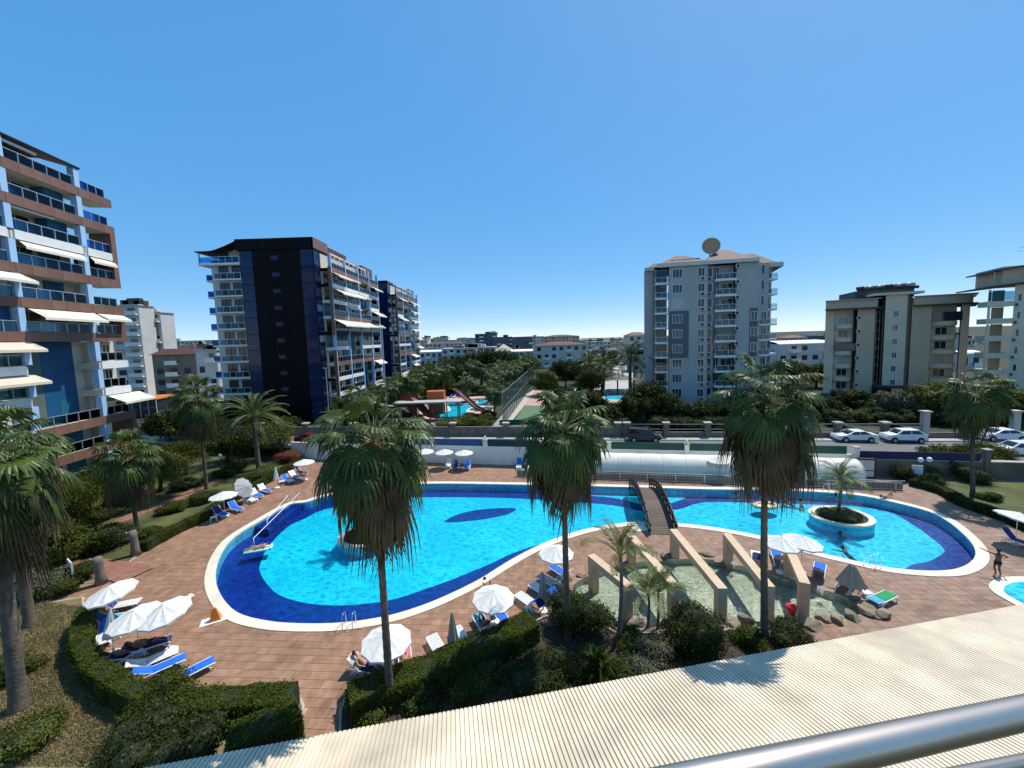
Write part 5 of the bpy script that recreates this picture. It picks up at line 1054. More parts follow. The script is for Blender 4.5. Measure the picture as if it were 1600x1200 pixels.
# second pool with its pale terrace
ter = zp([(100, 470), (160, 330), (380, 290), (860, 285), (950, 330), (960, 420), (950, 500), (760, 530), (700, 560), (600, 590), (480, 640), (300, 640)])
MB().prism(ccw(ter), Z1 - .2, Z1 + .04).build('second_pool_terrace', M['sandstone'], kind='structure')
p2 = ccw([(q.x, q.y) for q in spline([Vector((*a, 0)) for a in zp([(430, 365), (540, 342), (700, 334), (860, 340), (900, 362), (860, 392), (760, 404), (690, 420), (650, 445), (655, 480), (690, 500), (650, 535), (540, 548), (400, 540), (280, 505), (290, 470), (400, 470), (470, 440), (440, 400)])], True, 4)])
MB().prism([tuple(q) for q in offset(p2, .5)], Z1, Z1 + .07).build('second_pool_rim', M['coping'], kind='structure')
MB().prism(p2, Z1, Z1 + .075, sides=False).build('second_pool_floor', M['tile_cyan'], kind='structure')
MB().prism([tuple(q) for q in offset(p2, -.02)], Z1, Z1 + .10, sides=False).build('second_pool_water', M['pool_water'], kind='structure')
q = zp([(655, 365)])[0]; t = thing('second_pool_island', 'round planted island in the far pool', 'planter', (*q, Z1)); MB().lathe([(0, .32), (2.3, .32), (2.5, .32), (2.55, .28), (2.55, 0)], 24).build('rim', M['coping'], t); MB().lathe([(0, .4), (1.8, .36), (2.2, .32)], 16).build('soil', M['leaf_core'], t)
fan_palm(q[0], q[1], 5.2, 'young palm on the island of the far pool', 301, 1.0, 20, 3, 0, thatch=0, r0=.15, z0=Z1)
# water slide playground
q = zp([(330, 560)])[0]; t = thing('water_slide', 'orange and brown water slide frame beside the far pool', 'water slide', (*q, Z1), 0)
for x in (-7.5, -4.5, -1.5, 1.2, 3.6):
    for y in (0, 2.2): MB().tube([(x, y, 0), (x, y, 3.2)], .12, 8).build('post', M['slide_brown'], t)
MB().box(-8.2, 4.2, -.3, 2.5, 3.2, 3.45).build('platform', M['concrete'], t)
def slide(P, w, nm, mt):
    mb = MB(); vs = []; n = len(P)
    for i, p in enumerate(P):
        d = (Vector(P[min(i + 1, n - 1)]) - Vector(P[max(0, i - 1)])); sd_ = Vector((-d.y, d.x, 0)).normalized() * w; p = Vector(p); vs += [p - sd_ + Vector((0, 0, .45)), p - sd_ * .8, p + sd_ * .8, p + sd_ + Vector((0, 0, .45))]
    mb.add(vs, [f for i in range(n - 1) for f in ((4 * i, 4 * i + 1, 4 * i + 5, 4 * i + 4), (4 * i + 1, 4 * i + 2, 4 * i + 6, 4 * i + 5), (4 * i + 2, 4 * i + 3, 4 * i + 7, 4 * i + 6))]).build(nm, M[mt], t)
slide([(2.0, 4.5, 5.2), (3.2, 4.0, 4.6), (5.0, 3.2, 3.0), (6.6, 2.6, 1.6), (8.4, 2.2, .7), (9.6, 2.2, .6)], .9, 'chute', 'slide_brown'); slide([(-6, 3.5, 4.2), (-4.6, 2.5, 3.4), (-3, .8, 1.8), (-1.5, -.6, .9), (0.2, -1, .6)], .8, 'chute', 'slide_brown')
for x, y in ((-6.8, 6.5), (-1.6, 6.8)): MB().box(x - 1.7, x + 1.7, y - 1, y + 1, 2.6, 4.6).build('cabin', M['slide_orange'], t); MB().box(x - 1.5, x + 1.5, y - .8, y + .8, 0, 2.6).build('cabin_base', M['slide_brown'], t)
# far pool loungers and parasols, too small to show parts
for k, (a, b) in enumerate(((470, 300), (510, 302), (575, 300), (612, 298), (262, 322), (320, 330))):
    q = zp([(a, b)])[0]; MBx = MB().box(-.9, .5, -.3, .3, .25, .35); MBx.add([(.5, -.3, .3), (1.0, -.3, .75), (1.0, .3, .75), (.5, .3, .3)], [(0, 1, 2, 3)]); o = MBx.build('far_lounger', M['white_plastic' if k % 2 else 'blue_cloth']); o.location = (*q, Z1 + .04); o.rotation_euler = (0, 0, 1.4); props(o, ('white' if k % 2 else 'blue') + ' lounger on the far pool terrace, ' + ['first from the left in the back row', 'second from the left in the back row', 'third from the left in the back row', 'last on the right in the back row', 'by the orange cabins', 'right of the orange cabins'][k], 'sun lounger', 'loungers at the far pool')
for a, b, lb in ((298, 300, 'closed white parasol by the orange cabins of the far pool'), (600, 275, 'closed white parasol behind the far pool')): q = zp([(a, b)])[0]; t = thing('parasol', lb, 'parasol', (*q, Z1)); MB().tube([(0, 0, 0), (0, 0, 2.6)], .04, 5).build('pole', M['white_plastic'], t); MB().lathe([(.05, 2.9), (.2, 2.2), (.4, 1.2)], 8).build('folded_canopy', M['canopy'], t)
# ball court with tall wire fence, path beside it
ct = zp([(1140, 640), (1300, 395), (1560, 395), (1700, 640)]); MB().prism(ccw(ct), Z1, Z1 + .03, sides=False).build('ball_court', M['court_green'], kind='structure')
ct2 = zp([(1303, 393), (1420, 220), (1560, 220), (1560, 393)]); MB().prism(ccw(ct2), Z1, Z1 + .034, sides=False).build('upper_court', M['court_red'], kind='structure')
pt = zp([(885, 685), (1065, 480), (1160, 370), (1410, 210), (1420, 222), (1300, 395), (1130, 610), (1040, 690)]); MB().prism(ccw(pt), Z1, Z1 + .02, sides=False).build('court_path', M['kerb'], kind='structure')
fa0, fa1 = Vector((*zp([(1065, 625)])[0], Z1)), Vector((*zp([(1405, 150)])[0], Z1)); fl = (fa1 - fa0).length
ft = thing('court_fence', 'tall green wire fence running along the ball court', 'fence', fa0, math.atan2((fa1 - fa0).y, (fa1 - fa0).x)); FH = 5.6
for k in range(18):
    x = fl * (k / 17) ** 1.15; MB().tube([(x, 0, 0), (x, 0, FH)], .07, 6).build('post', M['metal_grey'], ft)
for z in (.1, FH / 2, FH): MB().tube([(0, 0, z), (fl, 0, z)], .05, 5).build('rail', M['metal_grey'], ft)
mb = MB()
for k in range(160): x = fl * (k / 160) ** 1.15; mb.box(x, x + .03, -.01, .01, 0, FH)
for k in range(12): mb.box(0, fl, -.008, .008, FH * k / 12, FH * k / 12 + .025)
o = mb.build('wire_mesh', M['green_band'], ft); o['kind'] = 'stuff'
MB().box(-1.2, 9, -.05, .05, .2, 1.1).build('banner', M['green_band'], thing('court_banner', 'dark green banner board at the near end of the ball court', 'banner', fa0 + Vector((.6, -.3, 0)), 0))
# third pool with gazebo, right of the middle palm
k3 = lambda pts: zp(pts, 860, 500, 6., Z1)
MB().prism(ccw(k3([(480, 770), (480, 660), (800, 660), (820, 800), (700, 830)])), Z1 - .1, Z1 + .04).build('third_pool_terrace', M['sandstone'], kind='structure')
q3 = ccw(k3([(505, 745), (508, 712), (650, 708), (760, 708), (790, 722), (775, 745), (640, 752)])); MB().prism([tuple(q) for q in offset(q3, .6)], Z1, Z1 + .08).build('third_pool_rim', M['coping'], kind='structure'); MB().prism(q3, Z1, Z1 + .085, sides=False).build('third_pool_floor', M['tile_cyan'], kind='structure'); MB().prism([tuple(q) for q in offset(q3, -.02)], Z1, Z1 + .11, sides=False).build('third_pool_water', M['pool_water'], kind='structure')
q = k3([(535, 690)])[0]; t = thing('gazebo', 'dark pyramid roofed gazebo behind the third pool', 'gazebo', (*q, Z1)); MB().add([(-7, -3, 3.6), (7, -3, 3.6), (7, 9, 3.6), (-7, 9, 3.6), (-1, 3, 5.6), (1, 3, 5.6)], [(0, 1, 5, 4), (1, 2, 5), (2, 3, 4, 5), (3, 0, 4), (3, 2, 1, 0)]).build('roof', M['roof_dark'], t)
for x in (-6, -2, 2, 6): MB().tube([(x, -2, 0), (x, -2, 3.6)], .18, 8).build('post', M['wood_dark'], t)
for k, (a, b) in enumerate(((560, 690), (600, 692), (640, 690), (690, 690), (730, 688), (520, 700))): q = k3([(a, b)])[0]; o = MB().box(-.5, .5, -1., .6, .25, .4).add([(-.5, .6, .35), (.5, .6, .35), (.5, 1.1, 1.0), (-.5, 1.1, 1.0)], [(0, 1, 2, 3)]).build('far_lounger', M['white_plastic']); o.location = (*q, Z1 + .05); props(o, 'white lounger behind the third pool, ' + ['second', 'third', 'fourth', 'fifth', 'sixth', 'first'][k] + ' from the left', 'sun lounger', 'white loungers in the row behind the third pool')
# trees: dark belt, grove, and trees at the feet of the blocks
k = 0
for px, py, h, r, lb, lm in ((705, 612, 9.5, 5.0, 'dark broad tree at the left end of the belt behind the far pool', 'leaf_dark'), (728, 606, 10.5, 5.5, 'dark broad tree second in the belt behind the far pool', 'leaf_dark'), (752, 604, 11.5, 6.0, 'tallest dark tree in the belt behind the far pool', 'leaf_dark'), (778, 604, 11, 6.0, 'dark tree right of the tallest in the belt', 'leaf_dark'), (803, 602, 10.5, 5.5, 'dark tree near the right end of the belt', 'leaf_dark'), (826, 600, 10, 4.5, 'yellow green tree closing the belt on the right', 'leaf_yellow'), (690, 622, 7.5, 4.0, 'green tree behind the slide cabins', 'leaf'), (668, 612, 8, 4.2, 'green tree right of the second dark tower foot', 'leaf'),
                                (852, 618, 6.5, 3.5, 'tree at the end of the ball court', 'leaf'), (905, 608, 8, 3.6, 'round dark tree before the grey far house', 'leaf_dark'), (884, 604, 8.5, 3.0, 'slim dark tree before the grey far house', 'leaf_dark'), (925, 618, 6.5, 3.6, 'tree left of the gazebo', 'leaf'), (938, 592, 8, 4.5, 'tree beside the avenue, left', 'leaf'), (955, 578, 8, 5., 'tree farther along the avenue', 'leaf_dark'), (1000, 578, 9, 5., 'tree right of the avenue', 'leaf'), (1012, 655, 6.5, 3.8, 'big dark tree at the left foot of the grey block', 'leaf_dark'), (1040, 660, 5.0, 3.2, 'dark tree before the grey block entrance', 'leaf_dark'), (1085, 664, 3.6, 2.4, 'low dark tree at the middle of the grey block foot', 'leaf_dark'), (1130, 660, 3.6, 2.6, 'dark tree at the right foot of the grey block', 'leaf_dark'), (990, 662, 4.6, 2.6, 'dark tree left of the grey block by the street', 'leaf_dark'), (1180, 650, 5, 3., 'dark tree behind the front right palm crown', 'leaf_dark'),
                                (1240, 640, 4.5, 3.0, 'tree between the grey and the tan block', 'leaf_dark'), (1318, 645, 4.2, 2.6, 'dark tree at the left foot of the tan block', 'leaf_dark'), (1342, 648, 3.6, 2.2, 'dark tree before the tan block porch', 'leaf_dark'), (1385, 655, 4.4, 1.9, 'clipped pale green tree left of the white pillar', 'leaf_grey'), (1410, 655, 4.3, 1.9, 'clipped pale green tree at the white pillar', 'leaf_grey'), (1450, 658, 5.6, 3.2, 'broad bright topped tree right of the white pillar', 'leaf_yellow'), (1482, 660, 4.8, 2.6, 'dark tree behind the right fan palm', 'leaf_dark'), (1555, 655, 5.4, 3.0, 'dark tree at the foot of the beige block', 'leaf_dark'), (1590, 660, 4.8, 2.8, 'bright green tree at the right edge across the street', 'leaf_yellow'), (1520, 655, 4.4, 2.6, 'dark tree right behind the right fan palm', 'leaf_dark'),
                                (560, 668, 4.5, 3.0, 'tree at the foot of the dark tower balconies', 'leaf_dark'), (600, 648, 6, 3.4, 'tree at the foot of the second dark tower', 'leaf'), (640, 630, 7, 3.6, 'tree in the grove right of the second dark tower', 'leaf'), (420, 672, 4.5, 3.0, 'dark tree at the foot of the dark tower front', 'leaf_dark'), (365, 668, 5, 3.2, 'dark tree before the white tower wing', 'leaf_dark'), (226, 575, 10, 3.2, 'tall conifer before the white far block', 'leaf_dark'), (250, 590, 6, 4, 'tree beside the conifer', 'leaf'), (455, 676, 2.6, 2.0, 'low bush tree by the red car', 'leaf_dark'), (870, 640, 4.2, 3.2, 'tree right of the ball court behind the middle palm', 'leaf_dark'), (890, 655, 3.6, 3., 'low tree behind the middle palm crown', 'leaf'), (925, 645, 4.5, 3.4, 'tree between the middle palm and the third pool', 'leaf_dark'), (945, 664, 3.4, 2.6, 'low tree by the street left of the dark van', 'leaf_dark'), (965, 660, 3.2, 2.4, 'low bush tree above the dark van', 'leaf_dark'), (905, 672, 3., 2.4, 'low tree at the street behind the middle palm', 'leaf_dark'), (1225, 660, 3.2, 2.4, 'low tree at the street right of the front right palm', 'leaf_dark'), (1262, 655, 3.2, 2.2, 'dark low tree beside the pale slope', 'leaf_dark'), (1290, 652, 3.4, 2.4, 'dark low tree left of the tan block foot', 'leaf_dark'), (1362, 652, 4, 2.2, 'dark tree between porch and clipped trees', 'leaf_dark'), (1430, 652, 5, 2.6, 'dark tree behind the white pillar', 'leaf_dark'), (1500, 662, 4, 2.2, 'dark tree by the brick pillar', 'leaf_dark'), (1570, 664, 4, 2.4, 'dark tree behind the parked sedan at the right', 'leaf_dark'), (540, 664, 5, 2.6, 'tree beside the flagpole', 'leaf'), (575, 655, 5, 3., 'tree before the second dark tower front', 'leaf_dark'), (880, 592, 6, 5, 'tree clump before the grey far house, left', 'leaf_dark'), (918, 600, 6, 5, 'tree clump before the grey far house, right', 'leaf_dark'), (1240, 600, 6, 4, 'tree before the white shop hall', 'leaf_dark'), (1275, 606, 6, 4, 'second tree before the white shop hall', 'leaf'), (300, 610, 5, 4, 'tree behind the far left car park', 'leaf_dark'), (325, 625, 5, 3.5, 'tree left of the white tower wing', 'leaf_dark'), (310, 680, 5, 3.4, 'dark tree at the street left of the tower', 'leaf_dark'), (265, 690, 5, 3.2, 'dark tree beyond the left garden', 'leaf_dark')):
    q = at(px, py, Z1); tree(q.x, q.y, h, r, lb, 700 + k, lm, 5200, .04 * r + .09, z=Z1, trunk=.06, lum=18); k += 1
# hedge mass before the far pool
rs_ = np.random.RandomState(3)
BUSH = ['leftmost bright bush behind the street wall by the far pool', 'second bright bush behind the street wall by the far pool', 'third bush behind the street wall by the far pool', 'fourth bush behind the street wall by the far pool', 'fifth bush behind the street wall by the far pool', 'bush at the near end of the court path', 'dark bush on the near rim of the far pool', 'bush between the far pool and the court path', 'dark bush under the palm by the court fence', 'dark bush left of the slide cabins', 'bush left of the back row at the far pool', 'dark bush behind the back row at the far pool', 'dark bush right of the back row at the far pool', 'wide bush at the upper left of the far pool']
for k, (a, b, r, lm) in enumerate(((430, 660, 1.9, 'leaf_yellow'), (520, 650, 2.0, 'leaf_yellow'), (600, 630, 2.0, 'leaf'), (680, 650, 1.9, 'leaf_yellow'), (760, 640, 2.0, 'leaf'), (830, 660, 1.6, 'leaf'), (720, 560, 1.8, 'leaf_dark'), (840, 590, 1.8, 'leaf'), (900, 540, 1.7, 'leaf_dark'), (240, 290, 2.6, 'leaf_dark'), (420, 255, 3.2, 'leaf'), (560, 265, 3.2, 'leaf_dark'), (760, 270, 3.2, 'leaf_dark'), (180, 260, 3.5, 'leaf'))):
    q = zp([(a, b)])[0]; shrub(0, 0, r, r * .9, BUSH[k], 800 + k, lm, 2200, .13, 'bushes round the far pool', Z1, lum=6, pos=q)
# palms of the far garden: crown joined, each palm a thing
def far_palm(px, py, h, label, seed, sc=1.15, z=Z1):
    r = random.Random(seed); q = at(px, py, z); t = thing('far_palm', label, 'palm tree', (q.x, q.y, z), 0, 'palms of the far garden'); tm, top = trunk_mesh(h, .2, .15, seed, .2, 6, n=7); tm.build('trunk', M['trunk_palm'], t)
    V = []; F_ = []; nv = 0
    for i in range(26):
        u = (i + .5) / 26; e = 85 - 130 * u; key = min(FROND, key=lambda k: abs(k - e)); me = FROND[key][i % 3]; inst('frond', me, t, top, (0, R_(key - e), i * 2.39996 + r.uniform(-.2, .2)), sc * r.uniform(.85, 1.1))
for k, (px, py, h) in enumerate(((610, 660, 6.5), (625, 650, 6.5), (650, 648, 7), (655, 632, 7), (676, 634, 7.5), (695, 628, 7.5), (775, 636, 6.5), (772, 652, 5), (790, 628, 7), (800, 622, 7), (808, 614, 7), (818, 610, 7.5), (740, 616, 7.5), (560, 672, 5.5), (590, 668, 5.5), (765, 622, 6.5), (783, 614, 7))): far_palm(px, py, h, 'fan palm in the far garden, ' + ['leftmost of the row at the second tower', 'second of the row at the second tower', 'third of the row at the second tower', 'behind the third of the row', 'standing over the slide cabins', 'right of the slide cabins', 'near the court fence, middle', 'nearest the court fence', 'by the court fence, fourth', 'by the court fence, fifth', 'by the court fence, sixth', 'farthest along the court fence', 'behind the far pool island', 'before the dark tower balconies', 'right of the dark tower balconies', 'right behind the far pool', 'between the court fence and the belt'][k], 850 + k)
for px, py, h, lb, s_ in ((985, 628, 9.5, 'tall date palm beside the third pool', 1.7), (922, 612, 7, 'date palm left of the gazebo', 1.5), (942, 615, 6.5, 'date palm standing at the gazebo', 1.4)): q = at(px, py, Z1); feather_palm(q.x, q.y, h, lb, px, DATE, 40, s_, r0=.4, elo=-40, z0=Z1, name='date_palm')
# lamp posts beyond the street
for px, py, h, lb in ((856, 612, 8, 'street lamp at the far end of the ball court'), (516, 672, 10.5, 'thin white flagpole before the dark tower corner'), (606, 668, 17, 'thin tall pole above the front palm crown')):
    q = at(px, py, Z1); t = thing('lamp_post', lb, 'pole', (q.x, q.y, Z1)); MB().tube([(0, 0, 0), (0, 0, h)], [.1, .06], 7).build('pole', M['rail_metal'], t); MB().box(-.5, .5, -.1, .1, h, h + .08).build('head', M['rail_metal'], t)
# ================================================================== CARS
def car(px, py, label, col, kind='sedan', yaw=0., z=ROAD, sc=1.):
    q = at(px, py, z); t = thing('parked_car', label, 'car', (q.x, q.y, z), WROT + yaw, 'cars along the street'); t.scale = (sc,) * 3
    mt = M.get('car_' + label) or mat('car_paint', col, .25, .03, 2., spec=.6)
    prof = {'sedan': ([(-2.25, .35), (-2.3, .62), (-2.15, .86), (-1.2, .95), (-.35, 1.38), (.75, 1.42), (1.55, 1.05), (2.2, .98), (2.28, .6), (2.25, .35)], [(-1.12, .97), (-.32, 1.33), (.72, 1.37), (1.42, 1.06)]),
            'suv': ([(-2.1, .4), (-2.15, .7), (-2.0, .98), (-1.15, 1.08), (-.45, 1.58), (1.2, 1.62), (1.85, 1.15), (2.05, 1.05), (2.1, .6), (2.05, .4)], [(-1.02, 1.1), (-.4, 1.52), (1.15, 1.55), (1.68, 1.14)]),
            'van': ([(-2.1, .38), (-2.15, .7), (-1.95, 1.0), (-1.25, 1.15), (-.5, 1.75), (1.9, 1.85), (2.12, 1.2), (2.15, .6), (2.1, .38)], [(-1.1, 1.18), (-.42, 1.68), (1.75, 1.74), (1.95, 1.2)])}[kind]
    P, G = prof; W_ = .88; mb = MB(); n = len(P); lay = [(-W_, .0), (-W_ * 1.0, .0), (W_, .0)]
    def yw(z_): return W_ * (1 - .22 * max(0, (z_ - .95)) / .7)
    vs = []; 
    for sgn in (-1, 1):
        for x, z_ in P: vs.append((x * (.985), sgn * yw(z_) * .96, z_))
    for sgn in (-.86, .86):
        for x, z_ in P: vs.append((x * 1.0, sgn * yw(z_), z_ + .025))
    L0, R0, L1, R1 = 0, n, 2 * n, 3 * n
    fs = [tuple(L0 + i for i in range(n)), tuple(R0 + i for i in range(n))[::-1]]
    for i in range(n): j = (i + 1) % n; fs += [(L0 + i, L1 + i, L1 + j, L0 + j), (L1 + i, R1 + i, R1 + j, L1 + j), (R1 + i, R0 + i, R0 + j, R1 + j)]
    mb.add(vs, fs).build('body', mt, t)
    # side glass, screens
    for sgn in (-1, 1):
        g = [(x, sgn * (yw(z_) * .96 + .012), z_) for x, z_ in G]; mid = [(p[0] * .5 + q_[0] * .5, p[1] * .5 + q_[1] * .5, p[2] * .5 + q_[2] * .5) for p, q_ in ((g[0], g[3]), (g[1], g[2]))]
        def lp(a, b, f): return tuple(a[k_] * (1 - f) + b[k_] * f for k_ in range(3))
        for f0, f1 in ((.0, .5), (.54, 1.)): MB().add([lp(g[0], g[3], f0), lp(g[0], g[3], f1), lp(g[1], g[2], f1), lp(g[1], g[2], f0)], [(0, 1, 2, 3)]).build('side_window', M['glass_car'], t)
        MB().box(-1.0, -.85, sgn * .9, sgn * 1.02, .98, 1.12).build('mirror', mt, t)
        MB().box(-2.2, -1.95, sgn * .55 - .2, sgn * .55 + .2, .68, .8).build('headlight', M['lens'], t); MB().box(2.05, 2.27, sgn * .6 - .18, sgn * .6 + .18, .75, .9).build('tail_light', M['tail'], t)
        for x in (-1.38, 1.38):
            wbm = cached('tyre', lambda: MB().lathe([(.2, -.1), (.31, -.11), (.33, -.06), (.33, .06), (.31, .11), (.2, .1)], 18).mesh('wheel', M['tyre'], True)); w_ = inst('wheel', wbm, t, (x, sgn * .82, .33), (math.pi / 2, 0, 0)); inst('rim', cached('rim', lambda: MB().lathe([(0, -.105), (.1, -.1), (.19, -.09), (.21, -.1), (.21, .1), (.19, .09), (.1, .1), (0, .105)], 12).mesh('rim', M['rim'])), w_)
            MB().lathe([(.0, 0), (.38, 0)], 16).build('wheel_arch', M['black'], t, (0, 0, 0)); a_ = t.children[-1]; a_.location = (x, sgn * (.845 + .002), .36); a_.rotation_euler = (math.pi / 2, 0, 0)
    i0 = 3 if kind != 'x' else 3
    for a, b in ((P[3], P[4]), (P[5], P[6])): 
        (x0, z0_), (x1, z1_) = a, b; dx, dz_ = (x1 - x0), (z1_ - z0_); f = lambda q_: (x0 + dx * q_, z0_ + dz_ * q_ + .035); (xa, za), (xb, zb) = f(.1), f(.92)
        MB().add([(xa, -yw(za) * .8, za), (xa, yw(za) * .8, za), (xb, yw(zb) * .8, zb), (xb, -yw(zb) * .8, zb)], [(0, 1, 2, 3)]).build('windscreen', M['glass_car'], t)
    return t
car(1334, 689, 'white sedan left of the white SUV on the street', (.75, .75, .74), 'sedan'); car(1410, 690, 'white SUV between the two wall posts on the street', (.78, .78, .77), 'suv'); car(1562, 688, 'white sedan parked behind the right fan palm', (.72, .73, .74), 'sedan', sc=1.05); car(1006, 689, 'dark grey van parked before the grey block', (.035, .03, .032), 'van', math.pi); car(487, 692, 'dark red car parked at the foot of the dark tower', (.12, .008, .015), 'sedan', math.pi)
q = at(1585, 702, ROAD); car(1590, 712, 'white car roof just showing over the stucco wall at the right', (.72, .72, .71), 'suv', z=ROAD - .2)
for k, (px, py, c) in enumerate(((258, 623, (.7, .7, .7)), (272, 625, (.72, .72, .7)), (285, 622, (.6, .6, .6)))): car(px, py, ['left', 'middle', 'right'][k] + ' white car of three in the far left car park', c, 'sedan', .3 + 1.2, z=1.7)
MB().prism(ccw([(q.x, q.y) for q in (at(215, 640, 1.7), (at(225, 612, 1.7)), (at(330, 604, 1.7)), (at(335, 660, 1.7)))]), 1.5, 1.69).build('car_park', M['concrete'], kind='structure')
q = at(263, 611, 1.7); t = thing('digger', 'small yellow digger beyond the far left car park', 'digger', (*q.xy, 1.7), .4); yl = mat('digger_yellow', (.6, .35, .02), .5); MB().box(-1.6, 1.6, -1, 1, .9, 2.0).build('body', yl, t); MB().box(-.6, .7, -.8, .8, 2.0, 3.1).build('cab', M['glass_car'], t); MB().beam((1.4, 0, 1.6), (3.2, 0, 3.4), .35, .4).build('arm', yl, t); MB().beam((3.2, 0, 3.4), (4.2, 0, 1.2), .3, .35).build('arm', yl, t)
for y in (-1, 1): MB().box(-1.7, 1.7, y * 1.1 - .25, y * 1.1 + .25, 0, .85).build('track', M['tyre'], t)
q = at(235, 606, 1.7); t = thing('white_canopy', 'white shade roof in the far left car park', 'canopy', (*q.xy, 1.7), .2); MB().add([(-6, -3, 3.2), (6, -3, 3.2), (6, 3, 3.2), (-6, 3, 3.2), (0, 0, 4.4)], [(0, 1, 4), (1, 2, 4), (2, 3, 4), (3, 0, 4)]).build('roof', M['awning'], t)
for x in (-5.5, 5.5):
    for y in (-2.6, 2.6): MB().tube([(x, y, 0), (x, y, 3.2)], .1, 6).build('post', M['metal_grey'], t)
# low dark planting right behind the far street wall
for k, px in enumerate((862, 884, 908, 930, 952, 974, 1030, 1056, 1082, 1108, 1134, 1160)):
    q = at(px, 674 - (px - 860) * .008, Z1); shrub(0, 0, 1.9, 2.0, 'dark bush behind the street wall, %s rightwards from the middle palm' % ordn(k), 1300 + k, 'leaf_dark', 2600, .12, 'dark bushes behind the street wall', Z1, lum=8, pos=(q.x, q.y))
for k, px in enumerate((1232, 1258, 1284, 1310, 1336, 1362, 1388, 1414, 1440, 1466, 1492, 1520, 1548, 1576, 1600)):
    q = at(px, 664 - (k % 3) * 4, Z1); shrub(0, 0, 2.0, 2.0 + .3 * (k % 2), 'bush below the right hand blocks, %s from the left' % ordn(k), 1330 + k, 'leaf_dark' if k % 4 else 'leaf', 2600, .12, 'bushes below the right hand blocks', Z1, lum=8, pos=(q.x, q.y))
# ================================================================== POOL FURNITURE
# ---- wooden arched bridge
fa, fb_, ba, bb = at(1012, 832), at(1056, 829), at(985, 766), at(1016, 766)
fm, bm = (fa + fb_) / 2, (ba + bb) / 2; L = (bm - fm).length + 1.0; W = 2.0; ang = math.atan2((bm - fm).y, (bm - fm).x); mid = (fm + bm) / 2
br = thing('footbridge', 'arched wooden footbridge with dark railings over the narrow of the pool', 'bridge', (mid.x, mid.y, 0), ang)
def arch(x): return 1.15 * (1 - (2 * x / L) ** 2) + .03
NP = 56
for k in range(NP):
    x = -L / 2 + L * (k + .5) / NP; s = -8 * 1.15 * x / L / L; me = cached('plank', lambda: MB().box(-.074, .074, -W / 2, W / 2, -.03, .02).mesh('plank', M['wood']))
    inst('plank', me, br, (x, 0, arch(x)), (0, -math.atan(s), 0))
for sgn in (-1, 1):
    y = sgn * (W / 2 + .02); n = 20; xs = [-L / 2 - .15 + (L + .3) * i / n for i in range(n + 1)]
    for (z0, z1, nm) in ((-.22, .12, 'side_beam'), (.30, .56, 'side_board'), (.68, .98, 'top_rail')):
        vs = []
        for x in xs: h = max(arch(x), .0); vs += [(x, y - .04, h + z0), (x, y + .04, h + z0), (x, y + .04, h + z1), (x, y - .04, h + z1)]
        fs = []
        for i in range(n):
            b = 4 * i
            for q in range(4): fs.append((b + q, b + (q + 1) % 4, b + 4 + (q + 1) % 4, b + 4 + q))
        MB().add(vs, fs + [(3, 2, 1, 0), (4 * n, 4 * n + 1, 4 * n + 2, 4 * n + 3)]).build(nm, M['wood_dark'], br)
    for i in range(11):
        x = -L / 2 + .1 + (L - .2) * i / 10; MB().box(x - .05, x + .05, y - .055, y + .055, arch(x) - .2, arch(x) + 1.0).build('post', M['wood_dark'], br)
sp = thing('bridge_mat', 'white paving slab beside the near end of the footbridge', 'slab', at(1000, 826), .2); MB().box(-.6, .6, -.45, .45, .005, .05).build('slab', M['white_paint'], sp)
# ---- stone fountain frames
fr3 = at(1125, 967, 0); HF = z_at(fr3.x, fr3.y, 915)
names = ['leftmost stone fountain frame partly behind the slim palm', 'second stone fountain frame from the left behind the twin young palms', 'third stone fountain frame, nearest the bridge end', 'fourth stone fountain frame, behind the tall palm trunk', 'rightmost stone fountain frame beside the parasols']
for lb, bt, ft in zip(names, ((927, 869), (986, 836), (1054, 829), (1138, 836), (1233, 856)), ((979, 911), (1052, 911), (1126, 915), (1200, 912), (1256, 907))):
    B, Fp = at(*bt, HF), at(*ft, HF); d = (Fp - B); Ln = d.length; t = thing('fountain_frame', lb, 'fountain', (B.x, B.y, 0), math.atan2(d.y, d.x), 'stone frames over the fountain pond')
    for x, nm in ((0, 'post'), (Ln, 'post')): MB().box(x - .24, x + .24, -.25, .25, -.45, HF - .42).build(nm, M['beige_stone'], t)
    MB().box(-.245, Ln + .245, -.256, .256, HF - .418, HF).build('beam', M['beige_stone'], t)
    for x in (.9, Ln * .55): MB().tube([(x, 0, HF - .42), (x, 0, HF - .55)], .03, 6).build('spout', M['metal_grey'], t)
# ---- rocks round the pond
def rock(px, py, r, h, seed, label, z=0.):
    rs_ = np.random.RandomState(seed); p = at(px, py, z); bm_ = bmesh.new(); bmesh.ops.create_icosphere(bm_, subdivisions=4, radius=1); k = rs_.normal(0, 1, (6, 3)); fq = rs_.uniform(1.2, 3.5, 6)
    cuts = [(Vector(rs_.normal(0, 1, 3)).normalized(), rs_.uniform(.42, .8)) for _ in range(14)]
    for v in bm_.verts:
        for nrm, dd in cuts:
            q = v.co.dot(nrm)
            if q > dd: v.co -= nrm * (q - dd)
        v.co *= 1 + .05 * sum(math.sin(fq[i] * 2 * v.co.dot(Vector(k[i])) + i) for i in range(6)) / 3
        v.co.x *= r; v.co.y *= r * rs_.uniform(.999, 1.001) * .72; v.co.z = v.co.z * h * .85 + h * .4
    me = bpy.data.meshes.new('boulder'); bm_.to_mesh(me); bm_.free(); me.materials.append(M['rock']); o = inst('boulder', me, None, (p.x, p.y, z - .12), (0, 0, rs_.uniform(0, 3))); props(o, label, 'rock', 'boulders round the fountain pond')
